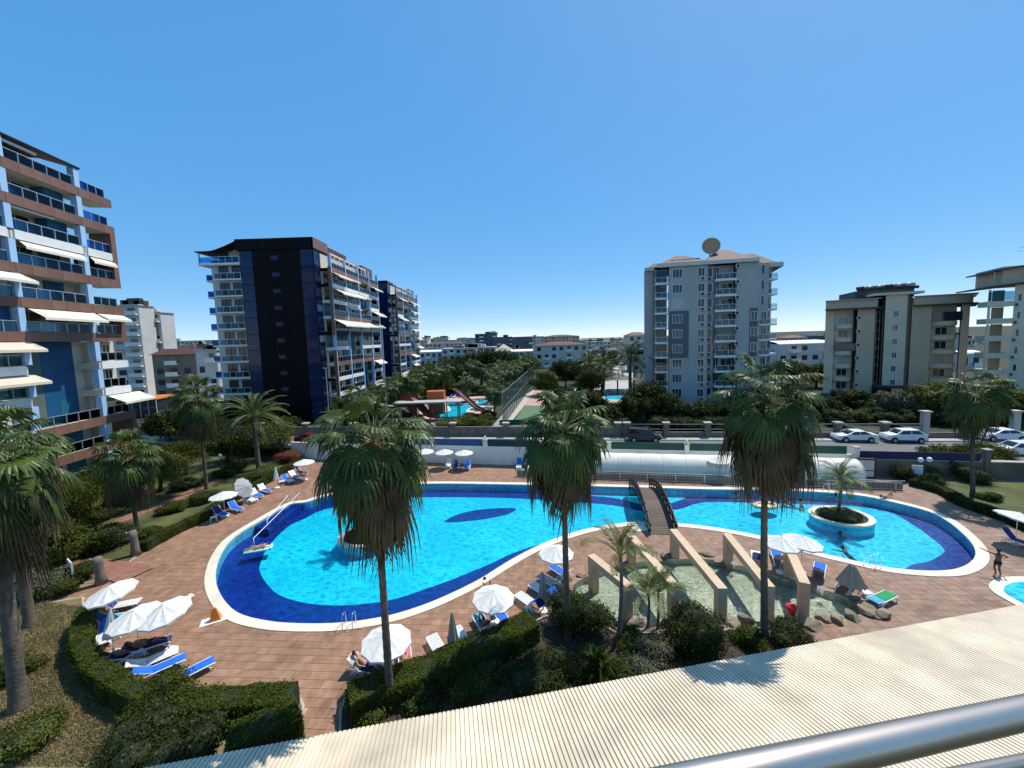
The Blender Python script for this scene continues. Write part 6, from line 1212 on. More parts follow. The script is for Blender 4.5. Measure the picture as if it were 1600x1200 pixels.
for k, (px, py, r, h, lb) in enumerate(((1143, 975, .75, .35, 'flat boulder left of the front palm trunk'), (1168, 970, .55, .5, 'upright boulder just left of the front palm trunk'), (1185, 978, .5, .3, 'small boulder touching the front palm trunk'), (1265, 978, .8, .4, 'long flat boulder below the rightmost frame'), (1288, 968, .6, .4, 'boulder right of the rightmost frame foot'), (1308, 970, .65, .35, 'flat boulder in the middle of the pond rim'), (1330, 965, .6, .45, 'blocky boulder near the right tip of the pond'), (1352, 958, .6, .5, 'boulder under the big slab at the right tip'), (1365, 950, 1.05, .42, 'biggest slab boulder at the right tip of the pond'), (1378, 962, .7, .5, 'dark boulder at the far right end of the rocks'), (1120, 980, .5, .35, 'small boulder at the foot of the third frame'), (1000, 972, .8, .3, 'flat boulder behind the twin young palms'), (960, 975, .6, .35, 'boulder beside the slim palm'), (1040, 974, .55, .35, 'boulder right of the twin young palms'), (1040, 868, .7, .4, 'low boulder on the far pond rim by the third frame'), (1105, 866, .7, .35, 'low boulder on the far pond rim left of the fourth frame'), (862, 955, .5, .35, 'pale boulder at the left tip of the pond'), (856, 975, .45, .4, 'pale boulder beside the big round bush'), (1300, 915, .6, .25, 'flat boulder on the right rim by the loungers'), (1335, 936, .6, .25, 'flat boulder on the right rim near the green towel'), (908, 898, .55, .3, 'small boulder at the upper left pond rim'))):
    rock(px, py, r, h, 900 + k, lb)
# fountain jets
def jet(px, py, h, label, seed):
    p = at(px, py, -.05); r = np.random.RandomState(seed); n = 260; t_ = r.uniform(0, 1, n); a = r.uniform(0, 6.28, n); rad = .05 + .25 * t_ ** 1.5 * r.uniform(.3, 1, n); zz = h * 4 * t_ * (1 - t_ * .85) * r.uniform(.7, 1, n)
    pts = np.stack([rad * np.cos(a), rad * np.sin(a), zz], 1); o = inst('fountain_jet', quads_mesh('fountain_jet', leaf_quads(r, pts, r.normal(0, 1, (n, 3)), .035), M['spray']), None, p); props(o, label, 'fountain jet', kind='stuff')
M['spray'] = mat('spray', (.85, .9, .9), .2, .05, 3., trans=.4)
jet(1284, 930, .45, 'white water jet right of the rightmost frame', 1); jet(1147, 888, .4, 'white water jet behind the fourth frame', 2); jet(1238, 908, .3, 'small water jet at the foot of the rightmost frame', 3)
bk = at(1236, 962); t = thing('bucket', 'red plastic bucket on the front rim of the fountain pond', 'bucket', (bk.x, bk.y, .1)); MB().lathe([(0, 0), (.2, 0), (.27, .5), (.25, .5), (.19, .05), (0, .05)], 16).build('pail', M['red_plastic'], t, smooth=True); MB().tube([(-.26, 0, .48), (-.15, 0, .62), (.15, 0, .62), (.26, 0, .48)], .012, 5).build('handle', M['white_plastic'], t)

# ---- planted islands in the pool
def island(px, py, rx, ry, label, seed, palm, h, plabel, lc):
    p = at(px, py, .12); t = thing('pool_island', label, 'planter', (p.x, p.y, 0)); P = [(rx * math.cos(a), ry * math.sin(a)) for a in [6.2832 * i / 40 for i in range(40)]]
    MB().prism(P, -1.0, .02).build('basin_wall', M['tile_wall'], t)
    q = [(1.03 * x, 1.03 * y) for x, y in P]; qi = [(.82 * x, .82 * y) for x, y in P]; n = 40
    MB().add([(*a, .0) for a in q] + [(*a, .16) for a in q] + [(*a, .16) for a in qi] + [(*a, .0) for a in qi], [f for i in range(n) for f in ((i, (i + 1) % n, n + (i + 1) % n, n + i), (n + i, n + (i + 1) % n, 2 * n + (i + 1) % n, 2 * n + i), (2 * n + i, 2 * n + (i + 1) % n, 3 * n + (i + 1) % n, 3 * n + i))]).build('rim', M['coping'], t)
    MB().prism([(.8 * x, .8 * y) for x, y in P], .0, .1).build('soil', M['soil'], t)
    rs_ = np.random.RandomState(seed); s = thing('ground_cover', lc, 'plant', (p.x, p.y, .1)); lum = [(math.cos(k_ * 2.4) * .5 * rx * (k_ / 17) ** .5, math.sin(k_ * 2.4) * .5 * ry * (k_ / 17) ** .5, .1, rx * .34, ry * .34, .42) for k_ in range(18)]
    o = inst('foliage', quads_mesh('foliage', blob_leaves(rs_, 5000, lum, .06), M['leaf']), s); o['kind'] = 'stuff'; core_mesh(MB(), lum, .8).build('shade_core', M['leaf_core'], s, smooth=True)
    palm(p.x + .1, p.y + .4, h, plabel)
island(1314, 806, 2.3, 1.9, 'oval planted island with white rim in the right part of the pool', 1, lambda x, y, h, l: feather_palm(x, y, h, l, 77, ARECA, 16, 1.0, r0=.13, elo=-5, z0=.2, lean=.15, tm_='trunk_ring'), 2.9, 'young feather palm growing on the right pool island', 'green ground cover filling the right pool island')
island(572, 836, 2.2, 1.9, 'oval planted island behind the front palm in the left part of the pool', 2, lambda x, y, h, l: feather_palm(x, y, h, l, 78, ARECA, 16, 1.0, r0=.13, elo=-5, z0=.2, lean=.15, tm_='trunk_ring'), 2.6, 'young feather palm on the left pool island behind the front palm', 'green ground cover filling the left pool island')

# ---- pool ladders
def ladder(px, py, yaw, label):
    p = at(px, py); t = thing('pool_ladder', label, 'ladder', (p.x, p.y, 0), yaw, 'steel pool ladders')
    for s in (-.27, .27): MB().tube([(s, -.45, .04), (s, -.42, .5), (s, -.3, .82), (s, -.1, .9), (s, .12, .75), (s, .2, .4), (s, .22, -.9)], .022, 6).build('handrail', M['chrome'], t, smooth=True)
    for k in range(3): MB().box(-.27, .27, .17, .27, -.3 - .28 * k, -.27 - .28 * k).build('step', M['chrome'], t)
ladder(547, 977, .1, 'steel pool ladder at the front edge of the left pool'); ladder(1360, 884, .25, 'steel pool ladder at the front edge near the right end'); ladder(1296, 770, math.pi - .05, 'steel pool ladder at the far edge behind the island palm')

# ================================================================== SUN LOUNGERS, PARASOLS
def lounger_parts():
    D_ = {}
    fr = MB()
    D_['rail'] = MB().tube([(-.97, 0, .30), (-.9, 0, .35), (.3, 0, .35), (.98, 0, .33)], .028, 6).mesh('side_rail', M['white_plastic'], True)
    D_['legf'] = MB().tube([(-.86, 0, .02), (-.80, 0, .2), (-.62, 0, .34), (-.42, 0, .34)], [.035, .03, .026, .024], 6).mesh('leg', M['white_plastic'], True)
    D_['legb'] = MB().tube([(.72, 0, .02), (.66, 0, .18), (.45, 0, .32), (.2, 0, .34)], [.035, .03, .026, .024], 6).mesh('leg', M['white_plastic'], True)
    D_['legm'] = MB().tube([(-.05, 0, .02), (.02, 0, .15), (.18, 0, .26), (.35, 0, .26), (.5, 0, .15), (.56, 0, .02)], .024, 6).mesh('armrest', M['white_plastic'], True)
    s = MB()
    for k in range(9): s.box(-.95 + k * .135, -.85 + k * .135, -.29, .29, .335, .365)
    D_['seat'] = s.mesh('seat', M['white_plastic'])
    s = MB()
    for k in range(6): s.box(.02 + k * .125, .115 + k * .125, -.29, .29, -.012, .018)
    s.box(0, .78, -.31, -.27, -.02, .02).box(0, .78, .27, .31, -.02, .02)
    D_['back'] = s.mesh('backrest', M['white_plastic'])
    for c in ('blue_cloth', 'navy_cloth', 'grey_cloth', 'towel', 'pink_cloth', 'green_cloth', 'cyan_cloth'):
        D_['ms', c] = MB().grid(lambda u, v: (-.97 + 1.24 * u, -.29 + .58 * v, .372 + .05 * min(1, 6 * min(v, 1 - v)) * min(1, 12 * min(u, 1 - u)) + .004 * math.sin(u * 25)), 16, 8).mesh('mattress', M[c], True)
        D_['mb', c] = MB().grid(lambda u, v: (.0 + .8 * u, -.29 + .58 * v, .022 + .05 * min(1, 6 * min(v, 1 - v)) * min(1, 12 * min(u, 1 - u))), 10, 8).mesh('mattress', M[c], True)
        D_['dr', c] = MB().box(.79, .83, -.27, .27, -.42, .05).mesh('mattress_flap', M[c])
    return D_
LP = lounger_parts()
def lounger(hx, hy, fx, fy, label, seat='blue_cloth', back='blue_cloth', tilt=35, group='sun loungers round the pool', flap=None, z=0.):
    """head and foot given as survey points about seat height"""
    a, b = at(hx, hy, z + .4), at(fx, fy, z + .35); d = a - b; c = (a + b) / 2; yaw = math.atan2(d.y, d.x)
    t = thing('sun_lounger', label, 'sun lounger', (c.x, c.y, z), yaw, group)
    for s in (-.31, .31):
        for k in ('rail', 'legf', 'legb', 'legm'): inst({'rail': 'side_rail', 'legm': 'armrest'}.get(k, 'leg'), LP[k], t, (0, s, 0))
    inst('seat', LP['seat'], t); r = (0, -R_(tilt), 0); inst('backrest', LP['back'], t, (.27, 0, .36), r)
    if seat: inst('mattress', LP['ms', seat], t)
    if back: inst('mattress', LP['mb', back], t, (.27, 0, .36), r)
    if flap: inst('mattress_flap', LP['dr', flap], t, (.27, 0, .36), r)
    return t
# group at the lower left
lounger(165, 948, 211, 940, 'lounger piled with pale towels below the single parasol at the left', 'towel', 'navy_cloth', 40)
lounger(150, 968, 192, 962, 'navy lounger wedged between hedge and the twin left parasols', 'cyan_cloth', 'navy_cloth', 40)
lounger(166, 981, 160, 1000, 'short view lounger with blue head under the tipped closed parasol', None, 'blue_cloth', 20)
lounger(195, 1018, 266, 997, 'dark lounger in the shade of the twin left parasols', 'navy_cloth', 'navy_cloth', 15)
lounger(182, 1030, 212, 1012, 'shaded lounger with a person beside the curved hedge', 'navy_cloth', 'navy_cloth', 35)
lounger(212, 1040, 266, 1019, 'lounger covered by a patterned towel near the curved hedge', 'towel', 'towel', 25)
lounger(222, 1053, 278, 1030, 'blue lounger second from the bottom of the left group', 'blue_cloth', 'blue_cloth', 30)
lounger(268, 1062, 322, 1036, 'lone blue lounger lowest of the left group', 'blue_cloth', None, 4)
# row along the upper left hedge
for h, f, lb, s, b in (((331, 797), (359, 806), 'dark blue lounger nearest the white stool in the hedge row', 'blue_cloth', 'navy_cloth'), ((357, 789), (380, 797), 'blue lounger second from the white stool in the hedge row', 'blue_cloth', 'blue_cloth'), ((378, 775), (404, 783), 'blue backed lounger with white foot in the hedge row', None, 'blue_cloth'), ((387, 768), (414, 777), 'white backed lounger beside the tipped grey parasol', 'blue_cloth', None), ((401, 761), (426, 769), 'white backed lounger in the middle of the hedge row', 'blue_cloth', None), ((438, 746), (461, 753), 'blue backed lounger by the closed parasol in the hedge row', None, 'blue_cloth'), ((450, 740), (472, 746), 'white backed lounger next to the red sunbather', 'blue_cloth', None), ((461, 735), (481, 740), 'farthest lounger of the hedge row carrying the red sunbather', 'navy_cloth', 'navy_cloth')):
    lounger(*h, *f, lb, s, b, 42)
# front centre
lounger(690, 1020, 678, 1000, 'white lounger with blue seat left of the closed beige parasol', None, 'blue_cloth', 45, flap='navy_cloth'); lounger(727, 1005, 716, 988, 'white lounger with blue seat right of the closed beige parasol', None, 'blue_cloth', 45, flap='navy_cloth')
lounger(763, 987, 747, 963, 'shaded lounger holding a person below the middle parasol', 'cyan_cloth', 'grey_cloth', 35); lounger(792, 977, 780, 956, 'blue and white lounger right below the middle parasol', 'blue_cloth', None, 40)
lounger(838, 946, 813, 930, 'white lounger with navy back nearest the hedge end', None, 'blue_cloth', 40, flap='navy_cloth'); lounger(859, 929, 834, 914, 'lounger with blue back behind the closed grey parasol', None, 'navy_cloth', 42, flap='blue_cloth'); lounger(874, 915, 845, 900, 'grey mattress lounger beside the pond tip', 'grey_cloth', 'grey_cloth', 35); lounger(888, 899, 866, 886, 'blue lounger under the parasol beside the middle palm trunk', 'blue_cloth', None, 40)
lounger(550, 1036, 598, 1046, 'dark lounger of the tanned sunbather below the front parasol', 'navy_cloth', 'towel', 38); lounger(634, 1044, 632, 1019, 'pink towelled lounger right of the front palm trunk', 'pink_cloth', 'pink_cloth', 30)
# right of the fountain
lounger(1184, 880, 1181, 862, 'navy backed lounger seen between the fourth and last frames', None, 'navy_cloth', 55, flap='navy_cloth'); lounger(1219, 880, 1212, 862, 'blue lounger behind the rightmost frame post', 'blue_cloth', 'blue_cloth', 45); lounger(1278, 899, 1282, 880, 'blue lounger between the twin parasols and the pond rim', 'blue_cloth', 'blue_cloth', 35, flap='white_paint' if False else None); lounger(1314, 920, 1330, 902, 'blue lounger below the tipped beige parasol', 'blue_cloth', 'blue_cloth', 35); lounger(1366, 938, 1390, 928, 'lounger with a green towel beside the rocks', 'green_cloth', 'cyan_cloth', 8)
# far side of the pool
for h, f, lb, s, b in (((1101, 733), (1108, 746), 'navy lounger left under the parasol at the railing', 'navy_cloth', 'navy_cloth'), ((1132, 735), (1138, 747), 'white lounger right under the parasol at the railing', None, None), ((1180, 738), (1190, 750), 'blue lounger alone at the railing left of the palm thatch', 'blue_cloth', 'blue_cloth'), ((1270, 739), (1284, 750), 'blue lounger at the railing near the island palm', 'cyan_cloth', 'blue_cloth'), ((704, 719), (698, 731), 'white lounger by the white wall', None, None), ((714, 722), (710, 734), 'dark lounger between the white and the blue one by the wall', 'navy_cloth', 'navy_cloth'), ((733, 722), (728, 734), 'blue lounger right of the dark one by the wall', 'blue_cloth', 'blue_cloth'), ((812, 720), (810, 733), 'blue lounger left of the thin closed parasol by the wall', None, 'blue_cloth'), ((828, 720), (826, 733), 'blue lounger right of the thin closed parasol by the wall', None, 'blue_cloth'), ((1580, 840), (1606, 850), 'dark lounger in the shade at the right edge', 'navy_cloth', 'navy_cloth')):
    lounger(*h, *f, lb, s, b, 50)
# parasols
def canopy_mesh(R, n=10, h=.42, c='canopy', sag=.05):
    mb = MB(); vs = [(0, 0, h)]; K = 4
    for k in range(1, K + 1):
        r = R * k / K
        for i in range(n * 2):
            a = math.pi * i / n; rr = r * (1 if i % 2 == 0 else math.cos(math.pi / n) * (1 - .02 * k / K)); z = h * (1 - (k / K) ** 1.15) - (sag * math.sin(math.pi * k / K) if i % 2 else 0)
            vs.append((rr * math.cos(a), rr * math.sin(a), z))
    m2 = n * 2
    for i in range(m2): a = vs[1 + (K - 1) * m2 + i]; vs.append((a[0] * 1.005, a[1] * 1.005, a[2] - .11 + (.03 if i % 2 else 0)))
    fs = [(0, 1 + i, 1 + (i + 1) % m2) for i in range(m2)]
    for k in range(K): fs += [(1 + k * m2 + i, 1 + (k + 1) * m2 + i, 1 + (k + 1) * m2 + (i + 1) % m2, 1 + k * m2 + (i + 1) % m2) for i in range(m2)]
    return mb.add(vs, fs).mesh('canopy', M[c])
CAN = {c: canopy_mesh(1.16, c=c) for c in ('canopy', 'canopy_beige', 'canopy_grey')}
RIB = MB().tube([(0, 0, .36), (.6, 0, .2), (1.12, 0, -.03)], .01, 4).mesh('rib', M['metal_grey'])
def closed_mesh(c):
    mb = MB(); n = 16; vs = []
    for r0, z in ((.02, .62), (.06, .5), (.13, .1), (.2, -.35), (.25, -.62)):
        for i in range(n): a = 6.2832 * i / n; r = r0 * (1 if i % 2 else .68); vs.append((r * math.cos(a), r * math.sin(a), z))
    return mb.add(vs, [(k * n + i, k * n + (i + 1) % n, (k + 1) * n + (i + 1) % n, (k + 1) * n + i) for k in range(4) for i in range(n)] + [tuple(range(n))]).mesh('folded_canopy', M[c])
CLO = {c: closed_mesh(c) for c in ('canopy', 'canopy_beige', 'canopy_grey')}
BASE = MB().lathe([(0, 0), (.27, 0), (.27, .07), (.2, .1), (.05, .12), (.045, .3), (0, .3)], 16).mesh('base', M['white_plastic'])
def parasol(px, py, label, z=2.05, tilt=(0, 0), closed=None, c='canopy', sc=1., z0=0.):
    p = at(px, py, z0 + z); t = thing('parasol', label, 'parasol', (p.x, p.y, z0), rnd.uniform(0, .6), 'closed parasols' if closed else 'open parasols'); inst('base', BASE, t)
    top = Vector((0, 0, z)); MB().tube([(0, 0, .1), (0, 0, z * .62), top + Vector((0, 0, .3 if not closed else .45))], .02, 6).build('pole', M['white_plastic'], t)
    if closed: inst('folded_canopy', CLO[c], t, top, (R_(tilt[0]), R_(tilt[1]), 0), sc)
    else:
        o = inst('canopy', CAN[c], t, top, (R_(tilt[0]), R_(tilt[1]), 0), sc)
        for k in range(10): inst('rib', RIB, o, (0, 0, 0), (0, 0, k * math.pi / 5))
        MB().lathe([(0, .5), (.03, .46), (.03, .41), (.06, .4)], 8).build('finial', M['white_plastic'], o)
for a in ((174, 926, 'single open parasol topmost of the lower left group', 2.05, (6, -6)), (212, 965, 'left one of the two overlapping parasols at the lower left', 2.05, (5, -5)), (258, 957, 'right one of the two overlapping parasols at the lower left', 2.15, (5, -8)), (349, 775, 'open parasol over the near end of the hedge row', 2.05, (0, 0)), (475, 723, 'open parasol at the far end of the hedge row', 2.1, (0, 0)),
          (604, 1003, 'open parasol right behind the front palm trunk', 2.1, (2, 3)), (771, 935, 'open parasol over the front middle loungers', 2.05, (3, 2)), (869, 865, 'open parasol left of the middle palm trunk', 2.0, (0, 0)), (1221, 849, 'left one of the twin parasols behind the rightmost frame', 2.05, (0, 0)), (1253, 847, 'right one of the twin parasols behind the rightmost frame', 2.1, (2, 4)), (1122, 720, 'open parasol in front of the tunnel roof', 2.1, (0, 0)),
          (694, 707, 'open parasol left of the pair before the white wall', 2.0, (0, 0)), (725, 708, 'open parasol right of the pair before the white wall', 2.0, (0, 0)), (664, 706, 'open parasol at the white wall half behind the front palm', 2.0, (0, 0)), (1590, 809, 'open parasol cut by the right edge', 2.0, (10, 12)), (1226, 727, 'open parasol behind the thatch of the front right palm', 2.0, (0, 0))): parasol(a[0], a[1], a[2], a[3], a[4])
parasol(381, 762, 'grey parasol tipped on its side above the hedge row', 1.6, (15, 62), c='canopy_grey', sc=.95)
for a in ((172, 974, 'closed white parasol leaning in the lower left group', 1.7, (0, 8), 'canopy', 1.25), (431, 739, 'closed cream parasol in the hedge row', 1.75, (0, 0), 'canopy', 1.2), (707, 980, 'closed beige parasol between two front loungers', 1.7, (0, 0), 'canopy_beige', 1.3), (848, 912, 'closed grey parasol by the right hand front loungers', 1.7, (0, 0), 'canopy_grey', 1.25), (1331, 897, 'closed beige parasol spread like a tent near the rocks', 1.45, (0, 0), 'canopy_beige', (3., 3., 1.0)), (820, 713, 'thin closed white parasol at the white wall', 1.8, (0, 12), 'canopy', .8)): parasol(a[0], a[1], a[2], a[3], a[4], True, a[5], a[6])
# little plastic stools / tables
def stool(px, py, label):
    p = at(px, py); t = thing('plastic_stool', label, 'stool', (p.x, p.y, 0), rnd.uniform(0, 1), 'white plastic stools')
    MB().box(-.24, .24, -.24, .24, .36, .4).build('top', M['white_plastic'], t)
    for sx in (-1, 1):
        for sy in (-1, 1): MB().beam((sx * .25, sy * .25, 0), (sx * .2, sy * .2, .36), .05, .05).build('leg', M['white_plastic'], t)
for a in ((334, 814, 'white plastic stool at the end of the hedge row'), (776, 983, 'white plastic stool between the shaded and the blue front loungers'), (219, 1023, 'white plastic stool in the lower left group'), (260, 1072, 'white plastic stool beside the lone lowest lounger'), (1353, 934, 'white plastic stool with pink things beside the green towel'), (174, 1003, 'white plastic stool under the tipped closed parasol'), (440, 757, 'white plastic stool by the closed cream parasol')): stool(*a)
# foot bath sign, notice boards, lamps
p = at(338, 968); t = thing('shower_pad', 'white foot mat with an orange wedge shaped marker by the left pool edge', 'floor sign', (p.x, p.y, 0), .5); MB().box(-.75, .75, -.35, .35, .005, .03).build('mat', M['white_paint'], t); MB().add([(-.3, -.22, .03), (.25, -.22, .03), (.25, .22, .03), (-.3, .22, .03), (-.15, -.05, .75), (.02, -.05, .75), (.02, .05, .75), (-.15, .05, .75)], [(0, 1, 5, 4), (1, 2, 6, 5), (2, 3, 7, 6), (3, 0, 4, 7), (4, 5, 6, 7)]).build('marker', M['orange_plastic'], t)
def board(px, py, label, w, h, yaw, z=.5):
    p = at(px, py); t = thing('notice_board', label, 'sign', (p.x, p.y, 0), yaw)
    MB().box(-w / 2, w / 2, -.03, .03, z, z + h).build('panel', M['white_paint'], t)
    for s in (-1, 1): MB().box(s * (w / 2 - .08) - .03, s * (w / 2 - .08) + .03, .031, .07, 0, z + h - .05).build('post', M['rail_metal'], t)
board(113, 912, 'white notice board on the left lawn', 1.1, 1.2, -.55); board(1432, 752, 'white notice board on the right hand lawn', .9, 1.4, -.35, .3)
def lamp(px, py, h, label, twin=False):
    p = at(px, py); t = thing('garden_lamp', label, 'lamp', (p.x, p.y, 0), 0, 'globe lamps of the garden'); MB().tube([(0, 0, 0), (0, 0, .3), (0, 0, h)], [.09, .05, .04], 8).build('post', M['globe_post'], t)
    for s in ((-.45, .45) if twin else (0,)):
        if twin: MB().tube([(0, 0, h - .3), (s * .6, 0, h - .12), (s, 0, h)], .025, 6).build('arm', M['globe_post'], t)
        MB().lathe([(0, 0), (.08, 0), (.1, .04), (.2, .14), (.23, .28), (.19, .42), (.1, .5), (0, .52)], 14, (s, 0, h)).build('globe', M['lamp_glass'], t, smooth=True)
lamp(347, 742, 2.2, 'white globe lamp among the dark trees at the upper left'); lamp(1443, 757, 2.3, 'twin globe lamp above the white board on the right lawn', True); lamp(1409, 743, 2.0, 'single globe lamp at the corner of the right hand lawn')
# children's pool at the right edge
kp = [(at(1545, 915)), (at(1552, 926)), (at(1575, 940)), (at(1600, 952)), (at(1640, 962)), (at(1680, 950)), (at(1690, 925)), (at(1640, 905)), (at(1580, 902)), (at(1556, 906))]; kq = ccw([(q.x, q.y) for q in spline(kp, True, 4)]); ki = [tuple(q) for q in offset(kq, -.55)]
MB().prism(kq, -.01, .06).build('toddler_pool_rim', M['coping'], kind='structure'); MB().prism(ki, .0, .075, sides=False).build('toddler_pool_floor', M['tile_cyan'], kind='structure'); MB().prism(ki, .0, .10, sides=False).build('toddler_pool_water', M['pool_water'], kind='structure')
# small things lying about
for k, (px, py, nm, lb, c, sx, sy, sz) in enumerate(((298, 931, 'towel', 'crumpled white towel on the paving left of the pool', 'towel', .5, .3, .06), (1350, 929, 'beach_bag', 'pink and white beach bag on the stool by the green towel', 'pink_cloth', .35, .25, .3), (650, 1052, 'beach_bag', 'dark beach bag beside the pink towelled lounger', 'navy_cloth', .4, .25, .3), (826, 952, 'towel', 'folded blue towel by the hedge end', 'cyan_cloth', .5, .35, .1), (240, 1004, 'beach_bag', 'dark bag under the twin left parasols', 'black_cloth', .4, .3, .3), (720, 737, 'beach_bag', 'red bag between the loungers at the white wall', 'red_cloth', .4, .3, .3))):
    q = at(px, py); rr = random.Random(k); o = MB().grid(lambda u, v: ((u - .5) * sx * (1 + .1 * math.sin(v * 9 + k)), (v - .5) * sy * (1 + .12 * math.sin(u * 7 + k)), sz * (math.sin(math.pi * u) * math.sin(math.pi * v)) ** .35 + .01 + .02 * math.sin(u * 11 + v * 8)), 10, 10).build(nm, M[c], smooth=True); o.location = (q.x, q.y, .4 if 'stool' in lb else 0.005); o.rotation_euler = (0, 0, rr.uniform(0, 3)); props(o, lb, nm.replace('_', ' '))
# ================================================================== PEOPLE
_skins = []
def skin_mesh(name, V, E, Rr, mt, parent, sub=1, root=0):
    me = bpy.data.meshes.new(name); me.from_pydata([tuple(v) for v in V], E, []); me.materials.append(mt); o = bpy.data.objects.new(name, me); COL.objects.link(o); o.parent = parent
    md = o.modifiers.new('s', 'SKIN'); md.use_smooth_shade = True; 
    if not me.skin_vertices: 
        pass
    for i, d in enumerate(me.skin_vertices[0].data): d.radius = (Rr[i], Rr[i]); d.use_root = (i == root)
    if sub: o.modifiers.new('u', 'SUBSURF').levels = sub; o.modifiers['u'].render_levels = sub
    _skins.append(o); return o
def person(label, loc, rz, pose, skin='skin', cloth=None, ccol='black_cloth', top=None, hair=True, rx=0., ry=0.):
    """pose: joint name -> place in the person's own frame (x right, y ahead, z up)"""
    t = thing('person', label, 'person', loc, rz); t.rotation_euler = (rx, ry, rz); J = {k: Vector(v) for k, v in pose.items()}; V = []; E = []; Rr = []; I = {}
    def add(k, p, r, link=None): I[k] = len(V); V.append(p); Rr.append(r); (E.append((I[link], I[k])) if link else None)
    add('pelvis', J['pelvis'], .135); add('spine', J['pelvis'].lerp(J['chest'], .5), .118, 'pelvis'); add('chest', J['chest'], .14, 'spine'); add('neck', J['neck'], .056, 'chest')
    hd = (J['head'] - J['neck']).normalized(); add('jaw', J['neck'] + hd * .07, .066, 'neck'); add('head', J['neck'] + hd * .155, .092, 'jaw'); add('crown', J['neck'] + hd * .24, .07, 'head')
    face = J.get('face', Vector((0, 1, 0))); face = (face - hd * face.dot(hd)).normalized(); add('nose', V[I['head']] + face * .105 - hd * .02, .016, 'head')
    sidev = hd.cross(face)
    for s in (-1, 1): add('ear%d' % s, V[I['head']] + sidev * s * .095, .016, 'head')
    for s in 'lr':
        if 'elbow_' + s in J:
            add('sh' + s, J['sh_' + s], .062, 'chest'); add('el' + s, J['elbow_' + s], .043, 'sh' + s); add('wr' + s, J['hand_' + s], .03, 'el' + s); d = (J['hand_' + s] - J['elbow_' + s]).normalized(); q = d.cross(Vector((0, 0, 1)));  q = q.normalized() if q.length > .1 else Vector((1, 0, 0)); add('pa' + s, J['hand_' + s] + d * .075, .034, 'wr' + s)
            for k, (o_, ln) in enumerate(((-.03, .075), (-.011, .088), (.01, .083), (.029, .066))): add('f%d' % k + s, V[I['pa' + s]] + d * .035 + q * o_, .0095, 'pa' + s); add('g%d' % k + s, V[I['f%d' % k + s]] + d * ln + Vector((0, 0, -.012)), .008, 'f%d' % k + s)
            add('th' + s, J['hand_' + s] + d * .04 - q * .045, .011, 'wr' + s); add('ti' + s, V[I['th' + s]] + d * .05 - q * .015, .009, 'th' + s)
        if 'knee_' + s in J:
            hp = J['pelvis'].lerp(J['knee_' + s], .16); hp = hp + (J['hip_' + s] - J['pelvis']) if 'hip_' + s in J else hp; add('hi' + s, hp, .088, 'pelvis'); add('kn' + s, J['knee_' + s], .058, 'hi' + s); add('ca' + s, J['knee_' + s].lerp(J['foot_' + s], .35), .054, 'kn' + s); add('an' + s, J['foot_' + s], .037, 'ca' + s)
            if 'toe_' + s in J: add('to' + s, J['toe_' + s], .03, 'an' + s)
    skin_mesh('body', V, E, Rr, M[skin], t)
    if hair:
        c = V[I['head']] + hd * .035 - face * .018; rot = hd.to_track_quat('Z', 'Y').to_euler(); mb = MB(); core_mesh(mb, [(0, 0, 0, .108, .112, .115)], 1., 12); o = mb.build('hair', M['hair'], t, smooth=True); o.location = c; o.rotation_euler = rot
    if cloth:
        CV = [J['pelvis'] + (J['chest'] - J['pelvis']).normalized() * .1, J['pelvis']]; CR = [.135, .152]; CE = [(0, 1)]
        for s in 'lr':
            if 'hi' + s in I and cloth != 'brief': h = V[I['hi' + s]]; k = J['knee_' + s]; n = len(CV); CV += [h, h.lerp(k, .55)]; CR += [.105, .1]; CE += [(1, n), (n, n + 1)]
            elif 'hi' + s in I: n = len(CV); CV += [V[I['hi' + s]]]; CR += [.1]; CE += [(1, n)]
        skin_mesh('swimwear', CV, CE, CR, M[ccol], t, root=1)
    if top: skin_mesh('swim_top', [J['chest'] + Vector((0, 0, 0)) + (J['neck'] - J['chest']) * .1, J['chest'] - (J['chest'] - J['pelvis']) * .25], [(0, 1)], [.152, .15], M[top], t)
    return t
WALK = dict(pelvis=(0, 0, .93), chest=(.01, .02, 1.28), neck=(.02, .03, 1.48), head=(.02, .04, 1.66), sh_l=(-.19, .02, 1.41), elbow_l=(-.43, .12, 1.46), hand_l=(-.66, .2, 1.57), sh_r=(.21, .02, 1.41), elbow_r=(.42, -.05, 1.27), hand_r=(.46, .14, 1.14), hip_l=(-.09, 0, .92), hip_r=(.09, 0, .92), knee_l=(-.09, .12, .5), foot_l=(-.07, -.02, .09), toe_l=(-.09, .14, .03), knee_r=(.08, .02, .5), foot_r=(.05, -.16, .13), toe_r=(.06, -.02, .03), face=(0.2, 1, 0))
